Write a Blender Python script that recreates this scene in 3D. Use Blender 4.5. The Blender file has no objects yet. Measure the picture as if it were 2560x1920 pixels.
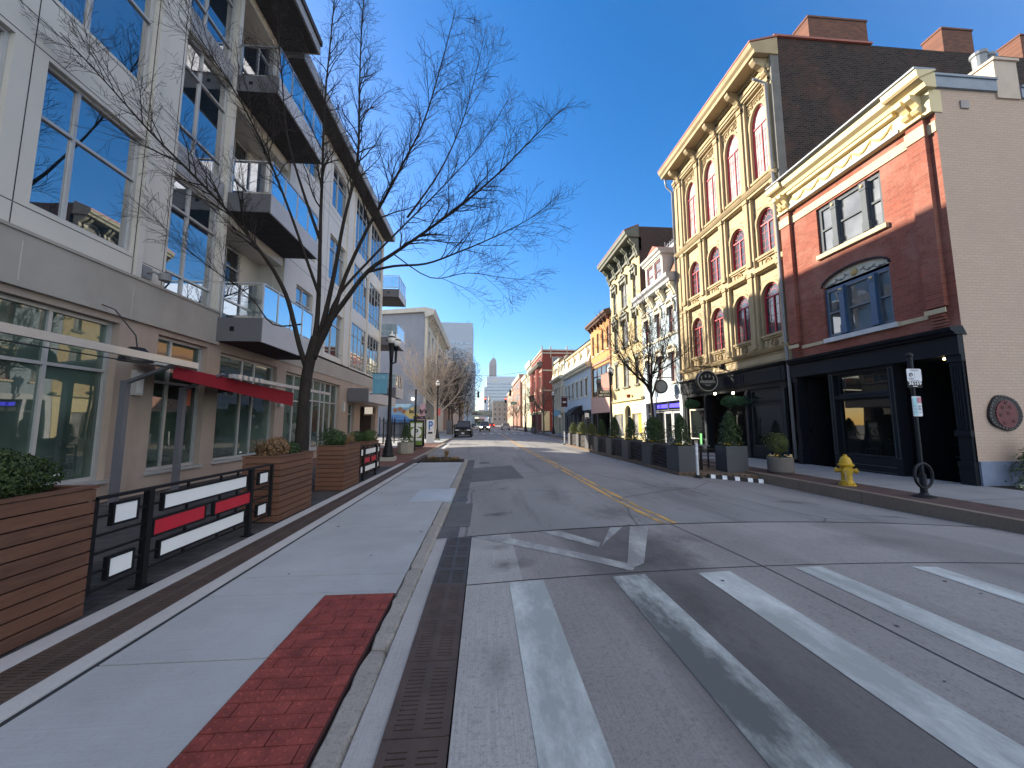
import bpy, math, random
from mathutils import Vector, Matrix
R = math.radians
sc = bpy.context.scene
COL = sc.collection

# ------------------------------------------------------------------ camera, sky, sun, exposure
cam_d = bpy.data.cameras.new('camera'); cam = bpy.data.objects.new('camera', cam_d); COL.objects.link(cam)
cam.location = (0, 0, 1.6); cam.rotation_euler = (R(90 + 5.892), 0, R(-4.357))
cam_d.sensor_width = 36; cam_d.lens = 940 / 2560 * 36; cam_d.clip_start = .05; cam_d.clip_end = 5000
sc.camera = cam
SKY_SAT, SKY_STR, GLOW_POW, GLOW, SKY_FILL = 1.34, .11, 9.0, (0.5, .4, .3), (6.7, 5.7, 3.85)
SUN_EL, SUN_AZ = 22.5, 57.0           # azimuth measured from the street (+Y) towards the left
w = bpy.data.worlds.new("World"); sc.world = w; w.use_nodes = True
nt = w.node_tree
sky = nt.nodes.new('ShaderNodeTexSky'); sky.sky_type = 'NISHITA'; sky.sun_disc = False
sky.sun_elevation = R(SUN_EL); sky.sun_rotation = R(-SUN_AZ)
sky.air_density = 1.0; sky.dust_density = 1.0; sky.ozone_density = 4.0
hs = nt.nodes.new('ShaderNodeHueSaturation'); hs.inputs['Saturation'].default_value = SKY_SAT; hs.inputs['Hue'].default_value = .503
nt.links.new(sky.outputs[0], hs.inputs['Color'])
# added warm glow round the low sun behind the left-hand building, neutralises the shade
tc = nt.nodes.new('ShaderNodeTexCoord'); dp = nt.nodes.new('ShaderNodeVectorMath'); dp.operation = 'DOT_PRODUCT'
dp.inputs[1].default_value = (-math.sin(R(SUN_AZ)) * math.cos(R(SUN_EL)), math.cos(R(SUN_AZ)) * math.cos(R(SUN_EL)), math.sin(R(SUN_EL)))
nt.links.new(tc.outputs['Generated'], dp.inputs[0])
mx = nt.nodes.new('ShaderNodeMath'); mx.operation = 'MAXIMUM'; mx.inputs[1].default_value = 0; nt.links.new(dp.outputs['Value'], mx.inputs[0])
pw = nt.nodes.new('ShaderNodeMath'); pw.operation = 'POWER'; pw.inputs[1].default_value = GLOW_POW; nt.links.new(mx.outputs[0], pw.inputs[0])
gc = nt.nodes.new('ShaderNodeVectorMath'); gc.operation = 'SCALE'; gc.inputs[0].default_value = GLOW; nt.links.new(pw.outputs[0], gc.inputs['Scale'])
ad = nt.nodes.new('ShaderNodeVectorMath'); ad.operation = 'ADD'; nt.links.new(hs.outputs[0], ad.inputs[0]); nt.links.new(gc.outputs[0], ad.inputs[1])
# added bright fill in the unseen sky behind the camera, lifts the shade
d2 = nt.nodes.new('ShaderNodeVectorMath'); d2.operation = 'DOT_PRODUCT'; d2.inputs[1].default_value = (.42, -.74, .525); nt.links.new(tc.outputs['Generated'], d2.inputs[0])
m2 = nt.nodes.new('ShaderNodeMath'); m2.operation = 'MAXIMUM'; m2.inputs[1].default_value = 0; nt.links.new(d2.outputs['Value'], m2.inputs[0])
p2 = nt.nodes.new('ShaderNodeMath'); p2.operation = 'POWER'; p2.inputs[1].default_value = 2.6; nt.links.new(m2.outputs[0], p2.inputs[0])
v2 = nt.nodes.new('ShaderNodeVectorMath'); v2.operation = 'SCALE'; v2.inputs[0].default_value = SKY_FILL; nt.links.new(p2.outputs[0], v2.inputs['Scale'])
a2 = nt.nodes.new('ShaderNodeVectorMath'); a2.operation = 'ADD'; nt.links.new(ad.outputs[0], a2.inputs[0]); nt.links.new(v2.outputs[0], a2.inputs[1])
nt.links.new(a2.outputs[0], nt.nodes['Background'].inputs[0]); nt.nodes['Background'].inputs[1].default_value = SKY_STR
sd = bpy.data.lights.new('sun', 'SUN'); sd.energy = 5.4; sd.angle = R(.5); sd.color = (1, .89, .72)
so = bpy.data.objects.new('sun', sd); COL.objects.link(so)
to_sun = Vector((-math.sin(R(SUN_AZ)) * math.cos(R(SUN_EL)), math.cos(R(SUN_AZ)) * math.cos(R(SUN_EL)), math.sin(R(SUN_EL))))
so.rotation_euler = to_sun.to_track_quat('Z', 'Y').to_euler(); so.location = (-30, 30, 40)
vs = sc.view_settings; vs.view_transform = 'Standard'; vs.look = 'None'; vs.gamma = 1; vs.use_curve_mapping = False
vs.exposure = 1.38

# ------------------------------------------------------------------ mesh helpers
class MB:
    def __init__(s): s.v = []; s.f = []
    def vert(s, p): s.v.append(tuple(p)); return len(s.v) - 1
    def poly(s, pts): s.f.append([s.vert(p) for p in pts])
    def quad(s, a, b, c, d): s.poly((a, b, c, d))
    def box(s, x0, x1, y0, y1, z0, z1):
        s.hexa([(x0, y0, z0), (x1, y0, z0), (x1, y1, z0), (x0, y1, z0), (x0, y0, z1), (x1, y0, z1), (x1, y1, z1), (x0, y1, z1)])
    def hexa(s, p):
        b = len(s.v); s.v += [tuple(q) for q in p]
        for f in ((0, 3, 2, 1), (4, 5, 6, 7), (0, 1, 5, 4), (1, 2, 6, 5), (2, 3, 7, 6), (3, 0, 4, 7)): s.f.append([b + i for i in f])
    def obox(s, c, ax, ay, az):            # centre and three half-axis vectors
        c, ax, ay, az = map(Vector, (c, ax, ay, az))
        s.hexa([c - ax - ay - az, c + ax - ay - az, c + ax + ay - az, c - ax + ay - az, c - ax - ay + az, c + ax - ay + az, c + ax + ay + az, c - ax + ay + az])
    def bar(s, a, b, t, t2=None):
        a, b = Vector(a), Vector(b); d = b - a; L = d.length
        if L < 1e-6: return
        d.normalize(); u = d.cross(Vector((0, 0, 1)))
        if u.length < .05: u = Vector((1, 0, 0))
        u.normalize(); n = d.cross(u)
        s.obox((a + b) / 2, d * L / 2, u * t / 2, n * (t2 or t) / 2)
    def tube(s, pts, rads, n=8, cap=True):
        pts = [Vector(p) for p in pts]
        if not hasattr(rads, '__len__'): rads = [rads] * len(pts)
        up = None; rings = []
        for i, p in enumerate(pts):
            d = (pts[min(i + 1, len(pts) - 1)] - pts[max(i - 1, 0)])
            if d.length < 1e-9: d = Vector((0, 0, 1))
            d.normalize()
            if up is None:
                up = d.orthogonal().normalized()
            else:
                up = up - d * up.dot(d)
                up = up.normalized() if up.length > 1e-6 else d.orthogonal().normalized()
            e = d.cross(up); b = len(s.v)
            for k in range(n):
                a = 2 * math.pi * k / n
                s.v.append(tuple(p + (up * math.cos(a) + e * math.sin(a)) * rads[i]))
            rings.append(b)
        for a, b in zip(rings, rings[1:]):
            for k in range(n): s.f.append([a + k, a + (k + 1) % n, b + (k + 1) % n, b + k])
        if cap:
            s.f.append([rings[0] + k for k in range(n)][::-1]); s.f.append([rings[-1] + k for k in range(n)])
    def lathe(s, prof, c=(0, 0, 0), n=16, sq=None):
        c = Vector(c); rings = []
        for r, z in prof:
            b = len(s.v)
            for k in range(n):
                a = 2 * math.pi * (k + .5) / n
                s.v.append((c.x + r * math.cos(a), c.y + r * math.sin(a), c.z + z))
            rings.append(b)
        for a, b in zip(rings, rings[1:]):
            for k in range(n): s.f.append([a + k, a + (k + 1) % n, b + (k + 1) % n, b + k])
        s.f.append([rings[0] + k for k in range(n)][::-1]); s.f.append([rings[-1] + k for k in range(n)])
    def prism(s, pts, off):                # closed polygon swept along off
        pts = [Vector(p) for p in pts]; off = Vector(off); n = len(pts)
        a = [s.vert(p) for p in pts]; b = [s.vert(p + off) for p in pts]
        s.f.append(a[::-1]); s.f.append(b)
        for i in range(n): s.f.append([a[i], a[(i + 1) % n], b[(i + 1) % n], b[i]])
    def sphere(s, c, r, n=10, m=6, sx=1, sy=1, sz=1):
        prof = [(max(r * math.sin(math.pi * i / m), 1e-4), -r * math.cos(math.pi * i / m)) for i in range(m + 1)]
        b = len(s.v); s.lathe(prof, (0, 0, 0), n)
        for i in range(b, len(s.v)):
            x, y, z = s.v[i]; s.v[i] = (c[0] + x * sx, c[1] + y * sy, c[2] + z * sz)
    def build(s, name, mat, parent=None, smooth=False, loc=None):
        me = bpy.data.meshes.new(name)
        off = Vector(loc) if loc is not None else (BASE.get(parent.name, Vector()) if parent else Vector())
        me.from_pydata([(x - off.x, y - off.y, z - off.z) for x, y, z in s.v], [], s.f)
        me.materials.append(mat)
        if smooth: me.shade_smooth()
        me.update()
        o = bpy.data.objects.new(name, me); COL.objects.link(o)
        if parent: o.parent = parent; BASE[o.name] = off
        elif loc is not None: o.location = off; BASE[o.name] = off
        else: BASE[o.name] = Vector()
        return o
BASE = {}
def tag(o, label=None, cat=None, group=None, kind=None):
    if label: o['label'] = label
    if cat: o['category'] = cat
    if group: o['group'] = group
    if kind: o['kind'] = kind
    return o
def thing(name, label, cat, loc, group=None):
    o = bpy.data.objects.new(name, None); COL.objects.link(o); o.location = loc; o.empty_display_size = .2
    BASE[o.name] = Vector(loc); return tag(o, label, cat, group)
def struct(name, mb, m, smooth=False): return tag(mb.build(name, m, None, smooth), kind='structure')
def dup(root, loc, rotz=0, label=None, group=None, scale=None):
    r = root.copy(); COL.objects.link(r); r.location = loc; r.rotation_euler = (0, 0, rotz)
    if scale: r.scale = scale
    if label: r['label'] = label
    if group: r['group'] = group
    for ch in list(root.children):
        c = ch.copy(); COL.objects.link(c); c.parent = r
        for g in ch.children:
            d = g.copy(); COL.objects.link(d); d.parent = c
    return r
def text(name, s, size, org, xd, yd, zd, mat, parent, ext=.004, align='CENTER', sx=1.0, bold=0.0):
    cu = bpy.data.curves.new(name, 'FONT'); cu.body = s; cu.size = size; cu.extrude = ext; cu.align_x = align; cu.align_y = 'CENTER'; cu.resolution_u = 3; cu.offset = bold
    t = bpy.data.objects.new(name, cu); COL.objects.link(t)
    bpy.context.view_layer.update()
    me = bpy.data.meshes.new_from_object(t.evaluated_get(bpy.context.evaluated_depsgraph_get()))
    bpy.data.objects.remove(t)
    xd, yd, zd = Vector(xd), Vector(yd), Vector(zd); org = Vector(org)
    off = BASE.get(parent.name, Vector()) if parent else Vector()
    for v in me.vertices:
        v.co = org + xd * v.co.x * sx + yd * v.co.y + zd * v.co.z - off
    me.materials.clear(); me.materials.append(mat)
    o = bpy.data.objects.new(name, me); COL.objects.link(o)
    if parent: o.parent = parent; BASE[o.name] = off
    return o

# ------------------------------------------------------------------ materials
def newmat(name):
    m = bpy.data.materials.new(name); m.use_nodes = True
    return m, m.node_tree, m.node_tree.nodes['Principled BSDF']
def N(nt, t, **kw):
    n = nt.nodes.new(t)
    for k, v in kw.items():
        if k in n.inputs: n.inputs[k].default_value = v
        else: setattr(n, k, v)
    return n
def L(nt, a, b): nt.links.new(a, b)
def rgb(c): return (c[0], c[1], c[2], 1)
def mixc(nt, fac, a, b, mode='MIX'):
    n = nt.nodes.new('ShaderNodeMix'); n.data_type = 'RGBA'; n.blend_type = mode
    for sock, v in ((n.inputs[0], fac), (n.inputs[6], a), (n.inputs[7], b)):
        if hasattr(v, 'is_linked') or hasattr(v, 'links'): L(nt, v, sock)
        elif hasattr(v, '__len__'): sock.default_value = rgb(v)
        else: sock.default_value = v
    return n.outputs[2]
def ramp(nt, inp, stops):
    n = nt.nodes.new('ShaderNodeValToRGB'); el = n.color_ramp.elements
    while len(el) < len(stops): el.new(.5)
    for e, (p, c) in zip(el, stops):
        e.position = p; e.color = rgb(c) if hasattr(c, '__len__') else (c, c, c, 1)
    L(nt, inp, n.inputs[0]); return n.outputs[0]
def objco(nt, scale=(1, 1, 1)):
    t = nt.nodes.new('ShaderNodeNewGeometry') if False else nt.nodes.new('ShaderNodeTexCoord')
    m = N(nt, 'ShaderNodeMapping'); m.inputs['Scale'].default_value = scale
    L(nt, t.outputs['Object'], m.inputs[0]); return m.outputs[0]
def noise(nt, scale, detail=4, rough=.6, stretch=(1, 1, 1), co=None):
    n = N(nt, 'ShaderNodeTexNoise', Scale=scale, Detail=detail, Roughness=rough)
    L(nt, co if co else objco(nt, stretch), n.inputs['Vector']); return n.outputs['Fac']
def bump(nt, b, h, strength=.3, dist=.01):
    n = N(nt, 'ShaderNodeBump', Strength=strength, Distance=dist); L(nt, h, n.inputs['Height']); L(nt, n.outputs[0], b.inputs['Normal'])
CACHE = {}
def mat(name, col, rough=.8, var=.12, scale=3., fine=.08, fscale=60., metal=0, spec=.4, bmp=.15, stretch=(1, 1, 1), dirt=0):
    if name in CACHE: return CACHE[name]
    m, nt, b = newmat(name)
    a = noise(nt, scale, 5, .6, stretch); f = noise(nt, fscale, 2, .5, stretch)
    c = mixc(nt, ramp(nt, a, [(.3, 0), (.7, 1)]), [x * (1 - var) for x in col], [min(1, x * (1 + var)) for x in col])
    c = mixc(nt, ramp(nt, f, [(.3, 0), (.7, 1)]), mixc(nt, 1., c, (1 - fine,) * 3, 'MULTIPLY'), c)
    if dirt:
        d = noise(nt, 1.1, 6, .7, (1, 1, .25))
        c = mixc(nt, ramp(nt, d, [(.5, 0), (.75, dirt)]), c, [x * .45 for x in col])
    L(nt, c, b.inputs['Base Color'])
    b.inputs['Roughness'].default_value = rough; b.inputs['Metallic'].default_value = metal; b.inputs['Specular IOR Level'].default_value = spec
    if bmp: bump(nt, b, f, bmp, .004)
    CACHE[name] = m; return m
def axco(nt, axis):
    t = nt.nodes.new('ShaderNodeTexCoord'); s = nt.nodes.new('ShaderNodeSeparateXYZ'); L(nt, t.outputs['Object'], s.inputs[0])
    c = nt.nodes.new('ShaderNodeCombineXYZ'); i = {'x': 0, 'y': 1, 'z': 2}
    L(nt, s.outputs[i[axis[0]]], c.inputs[0]); L(nt, s.outputs[i[axis[1]]], c.inputs[1]); return c.outputs[0]
def brick(name, axis, c1, c2, mortar, bw=.215, bh=.075, ms=.008, blotch=None, bl=(.5, .7), bscale=.5, rough=.9, offset=.5, fine=.25, patch=None):
    if name in CACHE: return CACHE[name]
    m, nt, b = newmat(name); co = axco(nt, axis)
    t = N(nt, 'ShaderNodeTexBrick', Scale=1., **{'Mortar Size': ms, 'Brick Width': bw, 'Row Height': bh, 'Bias': 0., 'Mortar Smooth': .2})
    t.offset = offset
    t.inputs['Color1'].default_value = rgb(c1); t.inputs['Color2'].default_value = rgb(c2); t.inputs['Mortar'].default_value = rgb(mortar)
    L(nt, co, t.inputs['Vector']); c = t.outputs['Color']
    nz = noise(nt, 9, 5, .7); c = mixc(nt, ramp(nt, nz, [(.3, 0), (.75, fine)]), c, [x * .45 for x in c1])
    if blotch:
        n2 = noise(nt, bscale, 6, .65); c = mixc(nt, ramp(nt, n2, [(bl[0], 0), (bl[1], .8)]), c, blotch)
    if patch:
        n3 = noise(nt, 1.3, 6, .75, (1, 1, 2.2)); c = mixc(nt, ramp(nt, n3, [(.6, 0), (.72, .7)]), c, patch)
    L(nt, c, b.inputs['Base Color']); b.inputs['Roughness'].default_value = rough; b.inputs['Specular IOR Level'].default_value = .25
    inv = N(nt, 'ShaderNodeMath', operation='SUBTRACT'); inv.inputs[0].default_value = 1; L(nt, t.outputs['Fac'], inv.inputs[1])
    bump(nt, b, inv.outputs[0], .5, .006); CACHE[name] = m; return m
def glass(name, base, ior=1.6, rough=.02, var=.4, scale=.8, wav=.02):
    if name in CACHE: return CACHE[name]
    m, nt, b = newmat(name)
    n = noise(nt, scale, 3, .5); c = mixc(nt, ramp(nt, n, [(.35, 0), (.65, 1)]), [x * (1 - var) for x in base], [x * (1 + var) for x in base])
    L(nt, c, b.inputs['Base Color']); b.inputs['Roughness'].default_value = rough; b.inputs['IOR'].default_value = ior
    if wav: bump(nt, b, noise(nt, .9, 1, .3), wav, .2)
    CACHE[name] = m; return m
def emit(name, col, s):
    if name in CACHE: return CACHE[name]
    m, nt, b = newmat(name); b.inputs['Base Color'].default_value = rgb(col); b.inputs['Emission Color'].default_value = rgb(col); b.inputs['Emission Strength'].default_value = s
    CACHE[name] = m; return m
def leafmat(name, c1, c2, rough=.6):
    if name in CACHE: return CACHE[name]
    m, nt, b = newmat(name); g = nt.nodes.new('ShaderNodeNewGeometry')
    L(nt, mixc(nt, g.outputs['Random Per Island'], c1, c2), b.inputs['Base Color']); b.inputs['Roughness'].default_value = rough; b.inputs['Specular IOR Level'].default_value = .25
    CACHE[name] = m; return m

# ------------------------------------------------------------------ facade helpers
class FC:
    """a facade plane: u along it, z up, w outward"""
    def __init__(s, o, u, w): s.o, s.u, s.w = Vector(o), Vector(u), Vector(w)
    def p(s, u, z, w=0): return s.o + s.u * u + s.w * w + Vector((0, 0, z))
    def box(s, mb, u0, u1, z0, z1, w0, w1):
        mb.hexa([s.p(u0, z0, w0), s.p(u1, z0, w0), s.p(u1, z0, w1), s.p(u0, z0, w1), s.p(u0, z1, w0), s.p(u1, z1, w0), s.p(u1, z1, w1), s.p(u0, z1, w1)])
    def prof(s, mb, u0, u1, prof):          # closed profile [(w,z)..] swept along u
        mb.prism([s.p(u0, z, w) for w, z in prof], s.u * (u1 - u0))
def arc(u0, u1, z1, rise, n=14):
    uc, r = (u0 + u1) / 2, (u1 - u0) / 2
    return [(uc - r * math.cos(math.pi * i / n), z1 - rise + rise * math.sin(math.pi * i / n)) for i in range(n + 1)]
def wall(mb, F, u0, u1, z0, z1, ops, w=0, depth=.3):
    """front skin with openings (u0,u1,z0,z1,rise) and their reveals"""
    us = sorted({u0, u1} | {min(max(x, u0), u1) for o in ops for x in o[:2]}); zs = sorted({z0, z1} | {min(max(x, z0), z1) for o in ops for x in o[2:4]})
    for a, b in zip(us, us[1:]):
        run = None
        for c, d in list(zip(zs, zs[1:])) + [(None, None)]:
            solid = c is not None and not any(o[0] < (a + b) / 2 < o[1] and o[2] < (c + d) / 2 < o[3] for o in ops)
            if solid: run = (run[0], d) if run else (c, d)
            elif run:
                mb.quad(F.p(a, run[0], w), F.p(b, run[0], w), F.p(b, run[1], w), F.p(a, run[1], w)); run = None
    for o in ops:
        a, b, c, d = o[:4]; rise = o[4] if len(o) > 4 else 0; w2 = w - depth
        mb.quad(F.p(a, c, w), F.p(b, c, w), F.p(b, c, w2), F.p(a, c, w2))
        mb.quad(F.p(a, c, w), F.p(a, d - rise, w), F.p(a, d - rise, w2), F.p(a, c, w2)); mb.quad(F.p(b, c, w), F.p(b, d - rise, w), F.p(b, d - rise, w2), F.p(b, c, w2))
        if not rise: mb.quad(F.p(a, d, w), F.p(b, d, w), F.p(b, d, w2), F.p(a, d, w2))
        else:
            A = arc(a, b, d, rise)
            for (p, q), (r, t) in zip(A, A[1:]):
                mb.quad(F.p(p, q, w), F.p(r, t, w), F.p(r, t, w2), F.p(p, q, w2))
                if d - min(q, t) > 1e-5: mb.poly([F.p(p, q, w), F.p(r, t, w), F.p(r, d, w)] + ([F.p(p, d, w)] if True else []))
def archband(mb, F, u0, u1, z1, rise, wd, w0, w1, n=14):
    A = arc(u0, u1, z1, rise, n); B = arc(u0 - wd, u1 + wd, z1 + wd, rise + wd, n)
    for i in range(n):
        mb.hexa([F.p(*A[i], w0), F.p(*A[i + 1], w0), F.p(*A[i + 1], w1), F.p(*A[i], w1), F.p(*B[i], w0), F.p(*B[i + 1], w0), F.p(*B[i + 1], w1), F.p(*B[i], w1)])
def win(F, par, u0, u1, z0, z1, mf, mp, rise=0, w=-.15, fw=.05, mulls=(), trans=(), bw=.045, muntin=None, sill=None, ms=None, name='window', fd=.05, label=None, pane=None):
    mb = MB(); u0 += .004; u1 -= .004; z0 += .004; z1 -= .004; wa, wb = w - .02, w + fd
    F.box(mb, u0, u1, z0, z0 + fw, wa, wb); zt = z1 - rise
    F.box(mb, u0, u0 + fw, z0 + fw, zt - (0 if rise else fw), wa, wb); F.box(mb, u1 - fw, u1, z0 + fw, zt - (0 if rise else fw), wa, wb)
    if rise:
        A = arc(u0, u1, z1, rise); B = arc(u0 + fw, u1 - fw, z1 - fw, rise - fw)
        for i in range(len(A) - 1):
            mb.hexa([F.p(*B[i], wa), F.p(*B[i + 1], wa), F.p(*B[i + 1], wb), F.p(*B[i], wb), F.p(*A[i], wa), F.p(*A[i + 1], wa), F.p(*A[i + 1], wb), F.p(*A[i], wb)])
    else: F.box(mb, u0, u1, z1 - fw, z1, wa, wb)
    ts = sorted(trans)
    for t in ts: F.box(mb, u0 + fw, u1 - fw, t - bw / 2, t + bw / 2, wa, wb - .004)
    for m in mulls:
        seg = m if hasattr(m, '__len__') else (m, z0 + fw, (zt if rise and not ts else (ts[-1] if rise else z1 - fw)))
        F.box(mb, seg[0] - bw / 2, seg[0] + bw / 2, seg[1], seg[2], wa, wb - .008)
    if muntin:
        nu, nz, mw = muntin; ztop = ts[-1] if (rise and ts) else z1
        for i in range(1, nu): uu = u0 + (u1 - u0) * i / nu; F.box(mb, uu - mw / 2, uu + mw / 2, z0 + fw, ztop, w - .005, w + .012)
        for i in range(1, nz): zz = z0 + (ztop - z0) * i / nz; F.box(mb, u0 + fw, u1 - fw, zz - mw / 2, zz + mw / 2, w - .005, w + .012)
        if rise and ts:
            A = arc(u0 + (u1 - u0) * .28, u1 - (u1 - u0) * .28, ts[-1] + (z1 - ts[-1]) * .55, (z1 - ts[-1]) * .5, 8)
            for p, q in zip(A, A[1:]): mb.bar(F.p(*p, w), F.p(*q, w), mw, mw)
            uc = (u0 + u1) / 2
            for a in (.5, 1.05, 1.57, 2.09, 2.64):
                ca, sa = math.cos(a), math.sin(a); r = (u1 - u0) / 2
                mb.bar(F.p(uc + ca * r * .44, ts[-1] + sa * (z1 - ts[-1]) * .55, w), F.p(uc + ca * r * .97, ts[-1] + sa * (z1 - ts[-1]) * .97, w), mw, mw)
    o = mb.build(name, mf, par)
    if label: o['label'] = label
    pb = MB()
    pts = [F.p(u0, z0, w), F.p(u1, z0, w)] + ([F.p(a, b, w) for a, b in arc(u0, u1, z1, rise)][::-1] if rise else [F.p(u1, z1, w), F.p(u0, z1, w)])
    pb.poly(pts); pb.build('pane', mp, o)
    if sill:
        sb = MB(); F.box(sb, u0 - sill[0], u1 + sill[0], z0 - sill[1], z0 - .002, w + .05, sill[2]); sb.build('sill', ms or mf, o)
    return o

# ------------------------------------------------------------------ ground, road, pavements
def sm(a, b, x):
    t = min(1, max(0, (x - a) / (b - a))); return t * t * (3 - 2 * t)
def zr(x, y):
    g = -.012 - .1 * sm(3.2, 8, y); t = sm(15.5, 19, y)
    cx = 3.6 * (1 - t) + 2.5 * t; hw = 4.35 * (1 - t) + 5.8 * t; c = .16 * (1 - t) + .12 * t
    return g + c * max(0, 1 - ((x - cx) / hw) ** 2)
def zs(y): return .14 - .09 * sm(8, 25, y)
def ribbon(mb, x0, x1, y0, y1, nx, ny, dz=0, f=zr):
    P = [[mb.vert((x0 + (x1 - x0) * i / nx, y0 + (y1 - y0) * j / ny, f(x0 + (x1 - x0) * i / nx, y0 + (y1 - y0) * j / ny) + dz)) for i in range(nx + 1)] for j in range(ny + 1)]
    for j in range(ny):
        for i in range(nx): mb.f.append([P[j][i], P[j][i + 1], P[j + 1][i + 1], P[j + 1][i]])
def patch(mb, a, b, c, d, n=6, dz=.004, f=zr, m=4):     # quad a-b-c-d draped on the road
    a, b, c, d = [Vector((p[0], p[1], 0)) for p in (a, b, c, d)]
    P = []
    for j in range(n + 1):
        l, r = a.lerp(d, j / n), b.lerp(c, j / n); row = []
        for i in range(m + 1):
            q = l.lerp(r, i / m); row.append(mb.vert((q.x, q.y, f(q.x, q.y) + dz)))
        P.append(row)
    for j in range(n):
        for i in range(m): mb.f.append([P[j][i], P[j][i + 1], P[j + 1][i + 1], P[j + 1][i]])

def stains(nt, c, spots, dark):
    # oil and rubber stains with ragged edges, each at its own place on the roadway
    for x0, y0, rx, ry, am in spots:
        mp_ = N(nt, 'ShaderNodeMapping'); mp_.vector_type = 'POINT'; mp_.inputs['Location'].default_value = (-x0 / rx, -y0 / ry, 0); mp_.inputs['Scale'].default_value = (1 / rx, 1 / ry, 0)
        t = nt.nodes.new('ShaderNodeTexCoord'); L(nt, t.outputs['Object'], mp_.inputs[0]); ln = N(nt, 'ShaderNodeVectorMath', operation='LENGTH'); L(nt, mp_.outputs[0], ln.inputs[0])
        nz_ = noise(nt, 5, 6, .75, (1, .6, 1)); ma = N(nt, 'ShaderNodeMath', operation='MULTIPLY_ADD'); L(nt, nz_, ma.inputs[0]); ma.inputs[1].default_value = 1.1; L(nt, ln.outputs['Value'], ma.inputs[2])
        c = mixc(nt, ramp(nt, ma.outputs[0], [(.45, am), (1.0, am * .45), (1.0, 0)] if False else [(.5, am), (1.0, am * .55), (1.0, 0.0)] if False else [(.55, am), (1.0, 0)]), c, dark)
    return c
# asphalt: speckle, dark tyre tracks along the lanes, oil spots, sealed cracks
def asphalt():
    m, nt, b = newmat('asphalt')
    sp = noise(nt, 190, 2, .6); big = noise(nt, .55, 5, .6, (1, .35, 1)); tr = noise(nt, 1.1, 4, .6, (1.2, .09, 1))
    c = mixc(nt, ramp(nt, sp, [(.28, 0), (.72, 1)]), (.1, .1, .1), (.42, .41, .4))
    c = mixc(nt, ramp(nt, big, [(.35, 0), (.7, .6)]), c, (.135, .132, .132))
    c = mixc(nt, ramp(nt, tr, [(.52, 0), (.68, .5)]), c, (.1, .1, .1))
    c = mixc(nt, ramp(nt, noise(nt, 7, 4, .7, (1, .4, 1)), [(.62, 0), (.72, .55)]), c, (.06, .06, .062))
    v = N(nt, 'ShaderNodeTexVoronoi', Scale=.35, feature='DISTANCE_TO_EDGE')
    wn = N(nt, 'ShaderNodeTexNoise', Scale=1.7, Detail=5); L(nt, objco(nt), wn.inputs['Vector'])
    wm = mixc(nt, .12, objco(nt), wn.outputs['Color']); L(nt, wm, v.inputs['Vector'])
    c = mixc(nt, ramp(nt, v.outputs['Distance'], [(.0, .7), (.006, 0)]), c, (.035, .035, .036))
    c = stains(nt, c, [(.25, 6.95, .75, .45, .9), (2.2, 6.6, 1.2, 1.6, .6), (1.6, 8.5, .8, 3.5, .45), (4.6, 8.6, 1.3, 3.2, .6), (6.3, 7.4, 1.2, .5, .7), (7.0, 6.2, 1.2, .35, .6), (.5, 9.6, .5, .5, .6)], (.075, .073, .073))
    L(nt, c, b.inputs['Base Color']); b.inputs['Roughness'].default_value = .85; b.inputs['Specular IOR Level'].default_value = .3
    bump(nt, b, sp, .5, .004); return m
def concrete(name, base, broom='x', stain=.5, speck=.12, dark=(.1, .095, .095), wheel=None, rough=.85, spots=None):
    m, nt, b = newmat(name)
    st = (160, 1.2, 1) if broom == 'y' else (1.2, 160, 1)
    br = noise(nt, 1., 2, .5, st); sp = noise(nt, 120, 2, .6); big = noise(nt, .8, 6, .65)
    c = mixc(nt, ramp(nt, big, [(.3, 0), (.7, 1)]), [x * .82 for x in base], [x * 1.1 for x in base])
    c = mixc(nt, ramp(nt, sp, [(.3, speck), (.5, 0)]), c, dark); ag = noise(nt, 38, 3, .75); c = mixc(nt, ramp(nt, ag, [(.34, speck * 1.1), (.48, 0)]), c, dark); c = mixc(nt, ramp(nt, ag, [(.58, 0), (.74, speck * .6)]), c, [min(1, x * 1.45) for x in base])
    c = mixc(nt, ramp(nt, br, [(.3, .22), (.6, 0)]), c, dark)
    bl = noise(nt, 4.5, 7, .75, (1, .5, 1)); c = mixc(nt, ramp(nt, bl, [(.6, 0), (.74, stain)]), c, dark)
    if wheel:       # rubber worn into the concrete where the wheels run
        t = nt.nodes.new('ShaderNodeTexCoord'); s = nt.nodes.new('ShaderNodeSeparateXYZ'); L(nt, t.outputs['Object'], s.inputs[0])
        wob = noise(nt, 1.2, 4, .6, (1, .5, 1)); acc = None
        for x0, wd, am in wheel:
            a = N(nt, 'ShaderNodeMath', operation='SUBTRACT'); L(nt, s.outputs[0], a.inputs[0]); a.inputs[1].default_value = x0
            ab = N(nt, 'ShaderNodeMath', operation='ABSOLUTE'); L(nt, a.outputs[0], ab.inputs[0])
            ad = N(nt, 'ShaderNodeMath', operation='MULTIPLY_ADD'); L(nt, wob, ad.inputs[0]); ad.inputs[1].default_value = -.9; L(nt, ab.outputs[0], ad.inputs[2])
            c = mixc(nt, ramp(nt, ad.outputs[0], [(0.0, am), (wd, 0)]), c, dark)
    if spots: c = stains(nt, c, spots, dark)
    L(nt, c, b.inputs['Base Color']); b.inputs['Roughness'].default_value = rough; b.inputs['Specular IOR Level'].default_value = .3
    bump(nt, b, br, .25, .002); return m
M_asph = asphalt()
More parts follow.
